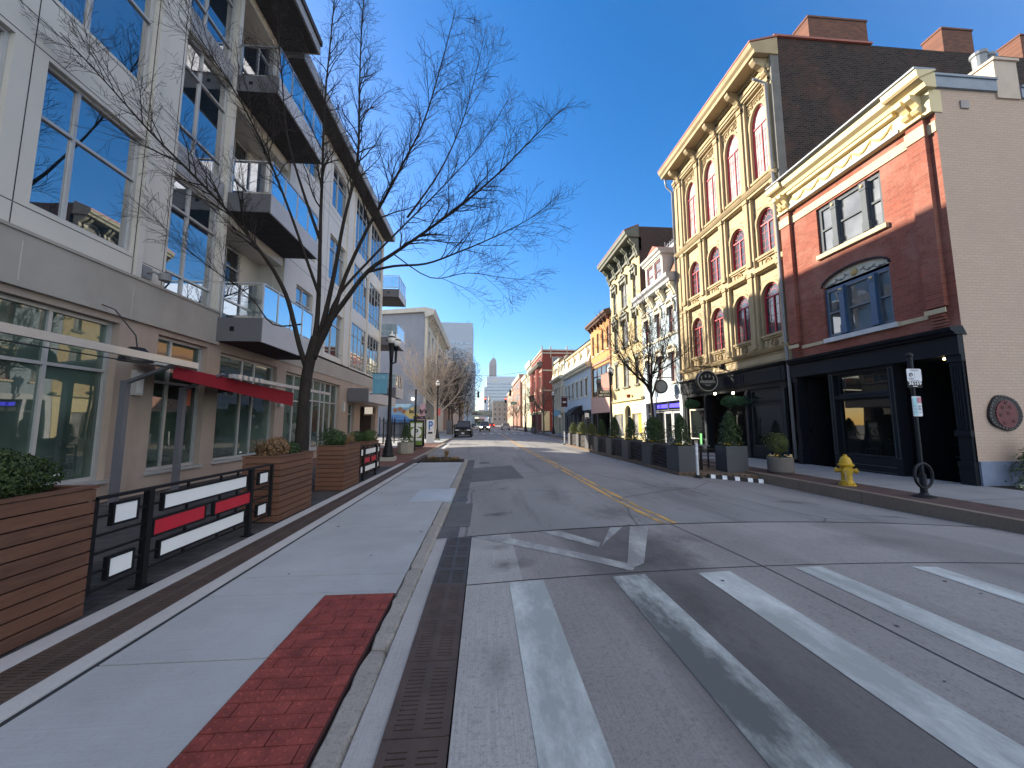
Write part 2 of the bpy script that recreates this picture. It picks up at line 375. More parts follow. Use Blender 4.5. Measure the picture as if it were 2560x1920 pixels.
M_cross = concrete('crossing_concrete', (.33, .312, .298), 'y', .5, .3, (.075, .072, .07), wheel=[(1.75, .3, .7), (.95, .15, .2), (3.0, .2, .15), (5.6, .3, .3)], spots=[(1.75, 4.15, 1.5, .9, .95), (1.9, 4.7, 1.2, 1.2, .7), (.35, 4.35, .6, .5, .7), (.3, 5.0, .5, .4, .5), (1.75, 3.2, .6, 1.6, .8), (1.7, 2.2, .5, 1.5, .6), (2.6, 4.9, 1.0, .8, .5), (4.9, 4.6, 1.6, .9, .35)])
M_walk = concrete('walk_concrete', (.37, .385, .395), 'x', .38, .16, (.2, .205, .205))
M_gut = concrete('gutter_concrete', (.42, .41, .4), 'y', .35, .2, (.15, .14, .14))
M_curb = concrete('curb_stone', (.33, .31, .28), 'x', .8, .4, (.1, .09, .075))
M_curbR = concrete('curb_right', (.23, .175, .13), 'x', .5, .3, (.08, .07, .06))
M_earth = mat('ground', (.16, .15, .14), .95, .2, .2)
M_patio = brick('patio_pavers', 'xy', (.07, .066, .066), (.042, .042, .045), (.018, .018, .02), .2, .1, .006, (.1, .097, .098), (.45, .7), .9)
M_bwalk = brick('brick_paving', 'xy', (.2, .085, .065), (.14, .07, .06), (.07, .055, .05), .2, .1, .006, (.2, .15, .13), (.5, .75), .9)
M_bwalkR = brick('brick_paving_right', 'xy', (.115, .07, .06), (.08, .053, .048), (.06, .05, .045), .2, .1, .005, (.1, .08, .07), (.5, .75), 1.2)
M_joint = mat('joint_seal', (.028, .028, .032), .9)
M_paint = {}
def paint(name, col, under, lo, hi, sc_=2.2, stretch=(1.3, .5, 1)):
    m, nt, b = newmat(name)
    n = noise(nt, sc_, 7, .72, stretch); f = noise(nt, 130, 2, .6, (1, .25, 1))
    c = mixc(nt, ramp(nt, f, [(.3, .35), (.5, 0)]), col, [x * .5 for x in col])
    c = mixc(nt, ramp(nt, n, [(lo, 0), (hi, 1)]), c, under); L(nt, c, b.inputs['Base Color']); b.inputs['Roughness'].default_value = .7
    bump(nt, b, f, .15, .002); return m
M_stripe = paint('stripe_paint', (.56, .6, .575), (.31, .335, .32), .36, .58)
M_stripe_worn = paint('stripe_paint_worn', (.45, .48, .46), (.1, .11, .105), .34, .52, 1.3)
M_chev = paint('chevron_paint', (.44, .45, .42), (.22, .215, .21), .34, .56, 2.5)
M_yel = paint('yellow_paint', (.6, .34, .06), (.2, .17, .12), .44, .6, 3.)
M_white = paint('road_white', (.65, .65, .63), (.3, .3, .3), .5, .7, 2)

g = MB()
g.quad((-600, -300, -.5), (600, -300, -.5), (600, 1500, -.5), (-600, 1500, -.5)); struct('ground', g, M_earth)
g = MB(); ribbon(g, -.65, 8.02, 5.64, 17, 22, 16); ribbon(g, -3.3, 8.02, 17, 62, 24, 40); ribbon(g, -3.3, 8.02, 62, 420, 10, 30)
ribbon(g, -60, -3.3, 62, 71, 4, 2, f=lambda x, y: zr(-3.3, y)); ribbon(g, 8.02, 70, 62, 71, 4, 2, f=lambda x, y: zr(8.02, y))
ribbon(g, -2.55, -.65, 16.9, 17, 2, 1); struct('road', g, M_asph, True)
g = MB(); ribbon(g, .4, 8.02, -6, 5.6, 30, 26); struct('crosswalk_slab', g, M_cross, True)
g = MB(); ribbon(g, -.15, .4, -6, 5.6, 3, 26); struct('kerbside_slab', g, concrete('kerbside_concrete', (.4, .39, .375), 'y', .55, .3, (.1, .097, .09), spots=[(.25, 4.35, .5, .45, .75), (.2, 5.0, .45, .35, .6), (.1, 2.6, .25, .7, .5)]), True)
g = MB(); ribbon(g, -.15, 8.02, 5.6, 5.64, 30, 1, -.012); struct('slab_joint', g, M_joint)
g = MB()
for a, b, c, d in (((-.15, 3.86), (8., 3.72), (8., 3.735), (-.15, 3.875)), ((2.86, -6), (2.872, -6), (2.872, 3.78), (2.86, 3.78)), ((2.86, 3.78), (2.872, 3.78), (2.81, 5.6), (2.798, 5.6))): patch(g, a, b, c, d, 14, .0035, m=14)
struct('slab_score_lines', g, M_joint)
g = MB(); ribbon(g, -.65, -.5, -6, 5.64, 1, 12); struct('gutter', g, M_gut)
g = MB(); ribbon(g, -.65, -.35, 5.66, 17, 1, 12, .004); struct('gutter_asphalt', g, mat('gutter_tar', (.1, .1, .105), .9, .25, 2.))
g = MB(); patch(g, (-.4, 10.95), (1.2, 11.1), (1.08, 14.4), (-.4, 14.35), 6); patch(g, (-.62, 6.3), (-.2, 6.2), (-.2, 8.1), (-.62, 8.1), 3, .008); struct('asphalt_patch', g, mat('patch_asphalt', (.135, .135, .138), .9, .2, 1.5, .3, 150))
# crosswalk stripes, one worn dark by the wheels
g = MB(); Y0 = -6
patch(g, (.25, Y0), (.59, Y0), (.6, 3.83), (.265, 3.84), 24); patch(g, (2.13, Y0), (2.46, Y0), (2.45, 3.73), (2.12, 3.72), 24)
patch(g, (3.1, Y0), (3.43, Y0), (3.44, 3.75), (3.15, 3.74), 24); patch(g, (4.34, Y0), (4.66, Y0), (4.62, 3.66), (4.36, 3.68), 24); patch(g, (5.5, Y0), (5.8, Y0), (5.8, 3.6), (5.5, 3.6), 24); struct('crosswalk_stripes', g, M_stripe)
g = MB(); patch(g, (1.25, Y0), (1.62, Y0), (1.6, 3.78), (1.265, 3.77), 24); struct('worn_crosswalk_stripe', g, M_stripe_worn)
g = MB()
patch(g, (-.15, 5.58), (.16, 5.58), (1.62, 4.02), (1.52, 3.88), 10); patch(g, (1.47, 3.9), (1.72, 4.06), (2.44, 5.56), (2.16, 5.56), 10)
patch(g, (.83, 5.56), (1.1, 5.56), (1.5, 4.86), (1.42, 4.68), 8); patch(g, (1.45, 4.68), (1.56, 4.86), (2.05, 5.56), (1.86, 5.56), 8); struct('road_chevron', g, M_chev)
g = MB()
for x in (2.68, 2.85): patch(g, (x, 5.66), (x + .09, 5.66), (x - .25 + .09, 24), (x - .25, 24), 40); patch(g, (x - .25, 24), (x - .16, 24), (x - .2, 56), (x - .29, 56), 30)
struct('yellow_centre_line', g, M_yel)
g = MB()
for i in range(9): x = -2.4 + i * 1.15; patch(g, (x, 55.6), (x + .45, 55.6), (x + .45, 58.2), (x, 58.2), 2)
for i in range(9): x = -2.4 + i * 1.15; patch(g, (x, 74), (x + .45, 74), (x + .45, 77), (x, 77), 2)
patch(g, (-2.9, 25.5), (-2.6, 25.5), (-2.6, 31), (-2.9, 31), 2); struct('far_crossing_stripes', g, M_white)
# left walkway (bump-out), its kerb, tactile pavers, side bands
g = MB()
for y0, y1 in ((-6, -.6), (-.59, 2.78), (2.79, 4.28), (4.296, 6.1), (6.116, 7.75), (7.766, 9.5), (9.516, 11.4), (11.416, 13.4), (13.416, 15.72)):
    for x0, x1 in (((-2.535, -1.46), (-1.45, -.812)) if False else ((-2.53, -.812),)):
        if y0 < 3.8: continue
        g.box(x0, x1, y0, y1, -.3, 0)
g.box(-2.53, -1.462, -6, -.6, -.3, 0); g.box(-2.53, -1.462, -.59, 2.86, -.3, 0); g.box(-2.53, -1.462, 2.876, 3.86, -.3, 0); g.box(-1.462, -.812, 3.82, 3.86, -.3, 0); g.box(-2.53, -.812, 3.87, 4.28, -.3, 0)
struct('left_sidewalk', g, M_walk)
def rough_kerb(mb, y0, y1, rnd, flat=False):
    n = max(2, int((y1 - y0) / .09)); prev = None
    for i in range(n + 1):
        y = y0 + (y1 - y0) * i / n; e = .01 if 0 < i < n else .0
        l, r_ = -.803 + rnd.uniform(-.006, .01), -.65 + rnd.gauss(0, .005); h = rnd.uniform(-.006, .003) - e * .0
        k = .022 + rnd.uniform(-.006, .02)
        if i in (0, n): l += .008; r_ -= .014; h -= .008
        ring = [mb.vert(p) for p in ((l, y, -.3), (r_, y, -.3), (r_, y, -.035 + h), (r_ - k, y, .002 + h), (l + .012, y, .005 + h), (l, y, -.008 + h))]
        if prev:
            for q in range(6): mb.f.append([prev[q], prev[(q + 1) % 6], ring[(q + 1) % 6], ring[q]])
        else: mb.f.append(ring[::-1])
        prev = ring
    mb.f.append(prev)
g = MB(); rnd = random.Random(6)
for y0, y1 in ((-6, 1.5), (1.52, 2.9), (2.925, 4.4), (4.42, 6.2), (6.22, 7.95), (9.55, 11.4), (11.42, 13.6), (13.62, 17)): rough_kerb(g, y0, y1, rnd)
g.prism([(-2.55, 16.9, -.3), (-.808, 16.9, -.3), (-.808, 16.9, .01), (-2.55, 16.9, .01)], (0, .12, 0))
struct('left_kerb', g, M_curb)
g = MB(); g.box(-1.5, -.81, 8.05, 9.46, -.3, .006); g.box(-.81, -.66, 7.96, 9.54, -.3, .0); struct('utility_slab', g, concrete('blue_slab', (.4, .45, .5), 'x', .1, .1, (.2, .22, .25)))
# tactile paving: long red pavers with raised domes, laid in running bond
g = MB(); rnd = random.Random(3); row = 0; y = 3.8
while y > -.5:
    y1 = y - .105; x = -1.455 - (.16 if row % 2 else 0) - rnd.random() * .05
    while x < -.82:
        a, b = max(x, -1.455) + .003, min(x + .29, -.822) - .004
        if b - a > .04:
            h = .004 + rnd.random() * .004
            g.box(a, b, y1 + .004, y - .004, -.05, h)
            k = 0; xx = a + .035
            while xx < b - .02:
                for yy in (y1 + .03, y1 + .078):
                    g.lathe([(.013, h - .002), (.012, h + .003), (.006, h + .0055)], (xx, yy, 0), 8)
                xx += .062
        x += .29
    y = y1; row += 1
struct('tactile_paving', g, mat('tactile_red', (.225, .047, .037), .75, .35, 6., .25, 90, spec=.35))
g = MB(); g.box(-1.46, -.815, -.6, 3.815, -.3, -.003); struct('tactile_bed', g, mat('tactile_joint', (.045, .02, .02), .95))
g = MB(); g.box(-3.26, -3.085, -6, 15.5, -.3, .003); g.box(-2.725, -2.575, -6, 15.5, -.3, .003); g.box(-3.2, -2.725 + .0, 19.2, 19.35, -.3, .0); struct('concrete_bands', g, concrete('band_concrete', (.47, .46, .45), 'y', .15, .15, (.2, .19, .19)))
g = MB(); g.box(-2.575, -2.53, -6, 15.7, -.3, -.006); struct('walk_joint', g, M_joint)
g = MB(); g.box(-7.7, -3.26, -6, 14.5, -.3, -.004); struct('patio', g, M_patio)
g = MB(); g.box(-7.7, -3.26, 14.5, 31, -.3, -.002); g.box(-3.26, -3.085, 15.5, 31, -.3, .0); struct('brick_sidewalk', g, M_bwalk)
g = MB(); g.box(-8.5, -3.46, 31, 62, -.3, .0); g.box(-8.5, -3.46, 71, 420, -.3, .0); g.box(-7.2, -5.4, 25.2, 31, -.2, .004); struct('far_left_sidewalk', g, M_walk)
g = MB(); g.box(-3.46, -3.3, 31, 62, -.3, .02); g.box(-3.46, -3.3, 71, 420, -.3, .02)
for i in range(6):
    a, b = 17 + i * 2.35, 17 + (i + 1) * 2.35; g.box(-3.085, -2.93 if False else -2.95, a + .01, b, -.3, .02)
struct('far_left_kerb', g, M_curb)
g = MB(); g.box(-60, -8.5, 29.4, 51, -.3, -.02); struct('parking_lot', g, M_asph)
# right pavement: stone kerb, brick strip, concrete walk
g = MB(); ys = [-6, -1, 2.2, 4.9, 7.6, 9.2, 11, 13, 15, 17.5, 20, 23, 26, 30, 36, 44, 52, 61]
for a, b in zip(ys, ys[1:]):
    b -= .012
    g.hexa([(8.0, a, -.4), (8.17, a, -.4), (8.17, b, -.4), (8.0, b, -.4), (8.02, a, zs(a) + .006), (8.17, a, zs(a) + .006), (8.17, b, zs(b) + .006), (8.02, b, zs(b) + .006)])
g.box(8.0, 8.17, 72, 420, -.4, .05); struct('right_kerb', g, M_curbR)
g = MB(); ribbon(g, 8.17, 9.05, -6, 62, 2, 60, 0, lambda x, y: zs(y)); struct('right_brick_strip', g, M_bwalkR, True)
g = MB(); ribbon(g, 9.05, 11.4, -6, 62, 2, 60, .0, lambda x, y: zs(y) + .003 + .012 * (x - 9.05)); ribbon(g, 8.17, 11.4, 71, 420, 1, 4, 0, lambda x, y: .05); ribbon(g, 11.4, 40, -6, 7.7, 2, 2, 0, lambda x, y: .16); struct('right_sidewalk', g, concrete('right_walk', (.27, .27, .265), 'x', .3, .2, (.15, .14, .14)), True)
g = MB()
for y in (1.5, 3.2, 4.9, 6.6, 8.3, 10, 11.7, 13.4, 15.1): ribbon(g, 9.05, 11.3, y, y + .012, 2, 1, .0035, lambda x, y: zs(y) + .003 + .012 * (x - 9.05))
struct('right_walk_joints', g, M_joint)

# drain grates: a slotted iron cover and its frame; near ones narrow slots, far ones open bars
M_iron = mat('cast_iron', (.085, .074, .068), .65, .25, 5., .2, 80, .35, .5, .2)
M_iron2 = mat('rust_iron', (.095, .066, .054), .7, .25, 4., .2, 80, .25, .4, .2)
M_hole = mat('drain_dark', (.004, .004, .004), 1)
def grate(y0, y1, opened, label):
    x0, x1 = -.495, -.16; loc = ((x0 + x1) / 2, (y0 + y1) / 2, zr(-.33, (y0 + y1) / 2)); z = loc[2]
    t = thing('drain_grate', label, 'drain grate', loc, 'drain grates in the gutter')
    fr = MB(); sl = MB(); h = MB(); e = .008
    fr.box(x0, x0 + .02, y0 + .004, y1 - .004, z - .05, z + .003); fr.box(x1 - .02, x1, y0 + .004, y1 - .004, z - .05, z + .003)
    yb = y0 + .05; n = int((y1 - y0 - .1) / (.034 if not opened else .04)); st = (y1 - y0 - .1) / n
    sl.box(x0 + .02, x1 - .02, y0 + .004, y0 + .05, z - .03, z + .002); sl.box(x0 + .02, x1 - .02, y1 - .05, y1 - .004, z - .03, z + .002)
    sw = .009 if not opened else .022
    for i in range(n):
        a = yb + i * st; sl.box(x0 + .02, x1 - .02, a + sw, a + st, z - .03, z + .0015)
    for c, wd in (((x0 + x1) / 2, .035 if opened else .05), (x0 + .03, .012 if opened else .03), (x1 - .03, .012 if opened else .03)):
        sl.box(c - wd / 2, c + wd / 2, yb, y1 - .05, z - .028, z + .0025)
    h.box(x0 + .02, x1 - .02, y0 + .004, y1 - .004, z - .06, z - .05)
    fr.build('frame', M_iron2 if not opened else M_iron, t); sl.build('slotted_cover', M_iron2 if not opened else M_iron, t); h.build('drain_channel', M_hole, t)
ys = [.7, 1.3, 2.1, 2.72, 3.31, 3.94, 4.37, 4.8, 5.22, 5.62]
names = ['nearest slotted brown drain grate, cut off at the bottom of the picture', 'slotted brown drain grate, second from the bottom of the picture', 'slotted brown drain grate beside the middle of the red pavers', 'slotted brown drain grate, the last one but one of the narrow-slot covers', 'slotted brown drain grate touching the open-barred grates', 'open-barred dark grate, nearest of the four in the gutter', 'open-barred dark grate, second nearest of the four', 'open-barred dark grate, third of the four along the gutter', 'open-barred dark grate at the asphalt edge']
for i, (a, b) in enumerate(zip(ys, ys[1:])): grate(a, b, i > 4, names[i])
t = thing('trench_grate', 'long narrow rust-brown trench grate between two concrete bands along the left walkway', 'drain grate', (-2.9, 6, 0))
for k in range(20):
    a, b = -2.0 + k * 1.07, -2.0 + (k + 1) * 1.07 - .006; mb = MB(); mb.box(-3.08, -3.06, a, b, -.05, .002); mb.box(-2.75, -2.73, a, b, -.05, .002); mb.box(-2.93, -2.88, a, b, -.04, .003)
    n = int(1.07 / .032)
    for i in range(n): c = a + i * 1.064 / n; mb.box(-3.06, -2.75, c, c + .019, -.04, .0015)
    mb.build('grate_panel', M_iron2, t)
mb = MB(); mb.box(-3.08, -2.73, -2, 19.4, -.3, -.045); mb.build('channel', M_hole, t)
def manhole(x, y, r, label):
    t = thing('manhole_cover', label, 'manhole cover', (x, y, zr(x, y)))
    a = MB(); a.lathe([(r, -.02), (r, .007), (r * .93, .008), (r * .93, .004)], (x, y, zr(x, y)), 28); a.build('ring', mat('ring_iron', (.2, .19, .19), .6), t)
    b = MB(); b.lathe([(r * .92, 0), (r * .92, .006), (r * .55, .006), (r * .52, .009), (.02, .009)], (x, y, zr(x, y)), 28); b.build('lid', M_iron, t)
manhole(-.42, 8.5, .2, 'round iron cover in the tar gutter beside the bluish kerb slab')
manhole(.15, 15.9, .3, 'pale round cover in the left lane near the end of the bump-out')

# ------------------------------------------------------------------ left: modern grey apartment building
M_panel = mat('metal_panel', (.53, .5, .455), .45, .05, .6, .02, 30, spec=.5, bmp=.02)
M_panel2 = mat('spandrel_panel', (.26, .26, .28), .5, .05, .8, .02, 30, bmp=.02)
M_stone = mat('pink_stone', (.36, .285, .235), .9, .1, .8, .12, 130, bmp=.3, dirt=.35)
M_stone2 = mat('grey_stone', (.34, .31, .28), .9, .1, .8, .1, 130, bmp=.3, dirt=.3)
M_alu = mat('aluminium_frame', (.42, .42, .42), .4, .05, 2, .02, 30, metal=.3, bmp=0)
M_balc = mat('balcony_grey', (.12, .12, .135), .55, .06, 1, .03, 40, bmp=.03)
M_balcl = mat('balcony_pale', (.42, .42, .44), .5, .06, 1, .03, 40, bmp=.03)
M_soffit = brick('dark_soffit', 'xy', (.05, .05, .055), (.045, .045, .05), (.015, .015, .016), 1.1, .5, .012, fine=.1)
M_gup = glass('sky_glass', (.008, .02, .035), 4.8, .012)
M_glow = glass('shop_glass', (.045, .07, .056), 1.8, .015, .7, .5)
M_gdark = glass('loggia_glass', (.02, .025, .028), 1.7, .02)
M_steel = mat('rail_steel', (.5, .5, .51), .35, .04, 3, .02, 40, metal=.6, bmp=0)
def clearglass():
    m, nt, b = newmat('clear_glass'); b.inputs['Base Color'].default_value = (.6, .7, .7, 1); b.inputs['Roughness'].default_value = .02
    tr = N(nt, 'ShaderNodeBsdfTransparent'); tr.inputs[0].default_value = (.75, .83, .82, 1); mx = N(nt, 'ShaderNodeMixShader'); gl = N(nt, 'ShaderNodeBsdfGlossy', Roughness=.02)
    fr = N(nt, 'ShaderNodeFresnel', IOR=1.75); L(nt, fr.outputs[0], mx.inputs[0]); L(nt, tr.outputs[0], mx.inputs[1]); L(nt, gl.outputs[0], mx.inputs[2])
    L(nt, mx.outputs[0], nt.nodes['Material Output'].inputs[0]); return m
M_clear = clearglass()
FL = FC((-7.7, 0, 0), (0, 1, 0), (1, 0, 0))
cb = thing('apartment_building', 'grey panelled modern apartment building with blue mirrored windows and balconies along the left pavement', 'building', (-7.7, 12, 0))
UE = 28.2
ops = []; wins = []
fl = {2: (5.3, 7.97, 6.97), 3: (9.18, 11.85, 10.87), 4: (12.95, 15.1, 14.2)}
for k, (a, b, tz) in fl.items():
    for (u0, u1) in ((-.95, .95), (1.8, 3.7), (4.25, 6.15), (6.63, 8.53)):
        ops.append((u0, u1, a, b)); wins.append((u0, u1, a, b, [u0 + .62], [tz]))
for a, b, ts in ((4.8, 7.83, [5.33, 7.02]), (8.65, 11.75, [9.2, 10.88]), (12.46, 15.3, [13.0, 14.4])):
    ops.append((9.38, 11.07, a, b)); wins.append((9.38, 11.07, a, b, [10.04], ts))
for a, b in ((5.0, 7.3), (8.8, 11.1), (12.6, 14.9)):
    ops.append((18.62, 20.75, a, b)); wins.append((18.62, 20.75, a, b, [19.5], [a + (b - a) * .72]))
    ops.append((15.6, 17.1, a, b)); wins.append((15.6, 17.1, a, b, [16.3], [a + (b - a) * .72]))
for a, b, tl in ((4.8, 7.5, [5.35]), (8.3, 11.1, [8.85]), (12.0, 15.3, [12.6])):
    for u0, u1 in ((21.97, 24.78), (25.12, 27.95)):
        ops.append((u0, u1, a, b)); wins.append((u0, u1, a, b, [u0 + (u1 - u0) * i / 4 for i in (1, 2, 3)], tl + [b - .75], 1))
log = (11.3, 14.45)
for a, b in ((4.62, 7.55), (8.45, 11.4), (12.3, 15.3)): ops.append((log[0], log[1], a, b))
mb = MB(); wall(mb, FL, -3, UE, 4.74, 15.6, ops, 0, .28)
FL.box(mb, -3, UE, 15.6, 16.3, -12, 0)
FE = FC((-7.7, UE, 0), (-1, 0, 0), (0, 1, 0))
mb.quad((-7.7, UE, 0), (-19.7, UE, 0), (-19.7, UE, 15.6), (-7.7, UE, 15.6)); mb.quad((-7.7, -3, 0), (-19.7, -3, 0), (-19.7, -3, 15.6), (-7.7, -3, 15.6)); mb.quad((-19.7, -3, 0), (-19.7, UE, 0), (-19.7, UE, 15.6), (-19.7, -3, 15.6))
# pilaster strips standing proud of the panels
for u in (8.56, 11.1, 14.48, 20.8): FL.box(mb, u, u + .14, 4.76, 15.5, .002, .07)
for u in (21.8, 24.82, 28.0): FL.box(mb, u, u + .18, 4.76, 15.5, .002, .06)
mb.build('wall', M_panel, cb)
jm = MB()                                # panel joints as thin dark gaskets
for z in (5.2, 8.05, 8.55, 9.08, 11.95, 12.35, 12.85):
    for a, b in ((-3, 8.54), (8.72, 9.36), (14.64, 20.78)): FL.box(jm, a, b, z, z + .014, .001, .004)
for u in (1.4, 3.95, 6.4, 8.54, 9.3, 17.7, 18.3):
    for a, b in ((4.76, 5.19), (5.22, 8.04), (8.07, 8.54), (8.57, 9.07), (9.1, 11.94), (11.97, 15.5)): FL.box(jm, u, u + .014, a, b, .001, .004)
jm.build('panel_joints', M_joint, cb)
for a, b in ((7.87, 8.61), (11.79, 12.42)): sp = MB(); FL.box(sp, 9.4, 11.05, a, b, .003, .03); sp.build('spandrel', M_panel2, cb)
for u0, u1, a, b, mu, tr, *fl_ in wins: win(FL, cb, u0, u1, a, b, M_alu, M_gup, 0, -.045 if fl_ else -.14, .04 if fl_ else .055, mu, tr, .035 if fl_ else .055, fd=.035 if fl_ else .05)
# stone ground storey
gops = [(1.4, 8.39, .45, 3.69), (9.34, 10.95, .48, 3.69), (11.47, 14.52, .5, 3.66), (15.17, 17.0, .04, 3.6), (17.2, 20.72, .42, 3.6), (22.0, 23.1, .42, 2.7), (24.2, 27.6, .02, 2.68)]
mb = MB(); wall(mb, FL, -3, UE, 0, 3.92, gops, .03, .3)
mb.build('stone_base', M_stone, cb)
mb = MB(); FL.box(mb, -3, 11.24, 3.92, 4.74, -.05, .07); FL.box(mb, 11.25, UE, 3.92, 4.62, -.05, .06); FL.box(mb, -3, 11.24, 3.82, 3.915, -.02, .12); FL.box(mb, -3, 11.24, 4.742, 4.8, -.05, .1)
mb.build('stone_band', M_stone2, cb)
jb = MB()
for u in (1.2, 3.9, 6.55, 8.55, 11.1, 14.0, 17, 20): FL.box(jb, u, u + .012, 3.93, 4.61, .06, .0735)
jb.build('band_joints', mat('stone_joint', (.45, .42, .4), .9), cb)
for (u0, u1, a, b), mu, tr in zip(gops[:5], ([2.6, 3.8, 5.2, 6.42, 7.26], [9.91], [12.74, 13.38], [16.1], [17.9, 18.7, 19.2, 19.9]), ([2.66], [2.58], [], [2.5], [2.6])):
    win(FL, cb, u0, u1, a, b, M_alu, M_glow, 0, -.16, .07, mu, tr, .06, sill=(.05, .07, .1) if a > .2 else None, ms=M_alu, name='shop_window' if a > .2 else 'glass_door')
win(FL, cb, 22.0, 23.1, .42, 2.7, M_alu, M_glow, 0, -.16, .06, [22.5], [2.1], .05, name='shop_window')
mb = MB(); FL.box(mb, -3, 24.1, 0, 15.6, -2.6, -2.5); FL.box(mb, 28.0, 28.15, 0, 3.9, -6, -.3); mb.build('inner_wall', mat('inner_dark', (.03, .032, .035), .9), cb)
M_brickd = brick('garage_brick', 'yz', (.1, .07, .055), (.08, .055, .045), (.05, .045, .04), .3, .09)
mb = MB(); FL.box(mb, 24.25, 27.6, 0, 2.7, -3.2, -3.1); mb.box(-10.8, -8.0, 27.62, 27.8, 0, 2.7); mb.box(-10.8, -8.0, 24.0, 24.18, 0, 2.7); FL.box(mb, 24.2, 27.6, 2.7, 2.8, -3.2, -.3); mb.build('garage_recess', M_brickd, cb)
mb = MB(); FL.box(mb, 21.9, 28.25, 2.78, 3.4, .08, 1.25); mb.build('canopy', M_balcl, cb)
mb = MB(); FL.box(mb, 21.75, 21.88, 2.8, 3.55, .08, 1.2); mb.build('canopy_end', M_balc, cb)
ti = thing('lit_parking_sign', 'small pale panel sign glowing in the dark garage entrance under the grey canopy', 'sign', (-7.8, 26.35, 2.2))
mb = MB(); mb.box(-8.05, -7.55, 26.3, 26.4, 2.2, 2.66); mb.build('panel', emit('lit_panel', (.75, .66, .55), .25), ti)
mb = MB(); mb.box(-8.1, -7.45, 26.25, 26.45, 2.12, 2.195); mb.build('bracket', mat('bracket_tan', (.5, .4, .28), .7), ti)
# eaves
mb = MB(); FL.box(mb, -3, 13.6, 15.65, 16.0, -.3, 1.35); mb.prism([FL.p(13.62, 15.55, -.3), FL.p(13.62, 15.55, .75), FL.p(13.62, 15.95, .8), FL.p(13.62, 15.95, -.3)], (0, 14.9, 0)); mb.build('roof', M_panel2, cb)
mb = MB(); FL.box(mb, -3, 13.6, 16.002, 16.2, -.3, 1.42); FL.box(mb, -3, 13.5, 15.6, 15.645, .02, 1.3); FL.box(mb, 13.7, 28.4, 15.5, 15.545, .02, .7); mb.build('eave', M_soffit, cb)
# balconies
def balcony(u0, u1, z0, z1, wout, win_=0.03, ridge=1.05, npan=4):
    b = MB(); FL.box(b, u0, u0 + .012, z0, z1, win_, wout); FL.box(b, u0 + .014, u1, z0 + .02, z1 - .02, win_, wout - .03); s = b.build('balcony', M_balc, cb)
    f = MB(); FL.box(f, u0 + .013, u1 + .01, z0 - .01, z1 + .01, wout - .028, wout + .02); f.build('fascia', M_balcl, s)
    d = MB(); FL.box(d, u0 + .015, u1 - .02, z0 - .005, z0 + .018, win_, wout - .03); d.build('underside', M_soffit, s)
    v = MB(); FL.box(v, u0 - .004, u0 - .001, z0 + (z1 - z0) * .42, z0 + (z1 - z0) * .62, .42, .54); v.build('scupper', M_hole, s)
    r = MB(); zt = z1 + ridge
    path = [FL.p(u0 + .05, zt, win_ + .05), FL.p(u0 + .05, zt, wout - .05), FL.p(u1 - .05, zt, wout - .05), FL.p(u1 - .05, zt, win_ + .05)]
    for p, q in zip(path, path[1:]): r.bar(p, q, .05, .035)
    posts = [FL.p(u0 + .05, 0, win_ + .1), FL.p(u0 + .05, 0, wout - .05), FL.p(u1 - .05, 0, wout - .05)] + [FL.p(u0 + .05 + (u1 - u0 - .1) * i / npan, 0, wout - .05) for i in range(1, npan)]
    for p in posts: r.bar(p + Vector((0, 0, z1)), p + Vector((0, 0, zt)), .045)
    r.build('railing', M_steel, s)
    gl = MB()
    for i in range(npan):
        a = u0 + .1 + (u1 - u0 - .1) * i / npan; c = u0 + (u1 - u0 - .1) * (i + 1) / npan; FL.box(gl, a, c, z1 + .08, zt - .07, wout - .056, wout - .044)
    FL.box(gl, u0 + .044, u0 + .056, z1 + .08, zt - .07, win_ + .15, wout - .1); gl.build('glass_screen', M_clear, s)
    return s
for z0, z1 in ((3.93, 4.62), (7.85, 8.43), (11.74, 12.28)): balcony(11.16, 14.42, z0, z1, 1.3)
for z0, z1 in ((3.5, 4.2), (7.4, 8.0), (11.1, 11.7)):
    balcony(UE + .03, 30.8, z0, z1, 1.25, -2.0)
mb = MB()
for a, b in ((4.62, 7.55), (8.45, 11.4), (12.3, 15.3)):
    FL.box(mb, log[0], log[1], b, b + .05, -1.0, -.281); FL.box(mb, log[0], log[0] + .05, a, b, -1.0, -.281); FL.box(mb, log[1] - .05, log[1], a, b, -1, -.281); FL.box(mb, log[0], log[1], a - .1, a, -1., -.281)
    FL.box(mb, 13.4, log[1] - .051, a, b, -.95, -.86)
mb.build('loggia', M_panel, cb)
for a, b in ((4.64, 7.5), (8.47, 11.35), (12.32, 15.25)): win(FL, cb, log[0] + .06, 13.39, a, b, M_alu, M_gdark, 0, -.92, .06, [12.0, 12.7], [a + 2.2], .06, name='balcony_door')
# chairs on the lowest balcony
t = thing('balcony_chair', 'white chair and grey table top on the lowest balcony', 'chair', (-7.1, 11.9, 4.62)); del t['label']; tag(t, 'white plastic chair behind the glass of the lowest balcony', 'chair')
mb = MB(); mb.box(-7.2, -6.8, 12.0, 12.4, 5.05, 5.08); mb.build('seat', mat('white_plastic', (.75, .75, .75), .5), t)
mb = MB(); mb.obox((-7.0, 12.42, 5.3), (.2, 0, 0), (0, .012, .01), (0, .06, .22)); mb.build('backrest', CACHE['white_plastic'], t)
for x in (-7.18, -6.82):
    for y in (12.03, 12.37): mb = MB(); mb.bar((x, y, 4.62), (x, y, 5.05), .025); mb.build('leg', CACHE['white_plastic'], t)
t = thing('balcony_table', 'small round table standing on the lowest balcony in front of the chair', 'table', (-7.1, 11.6, 4.62))
mb = MB(); mb.lathe([(.34, 5.28), (.34, 5.31)], (-7.05, 11.65, 0), 20); mb.build('table_top', M_balcl, t)
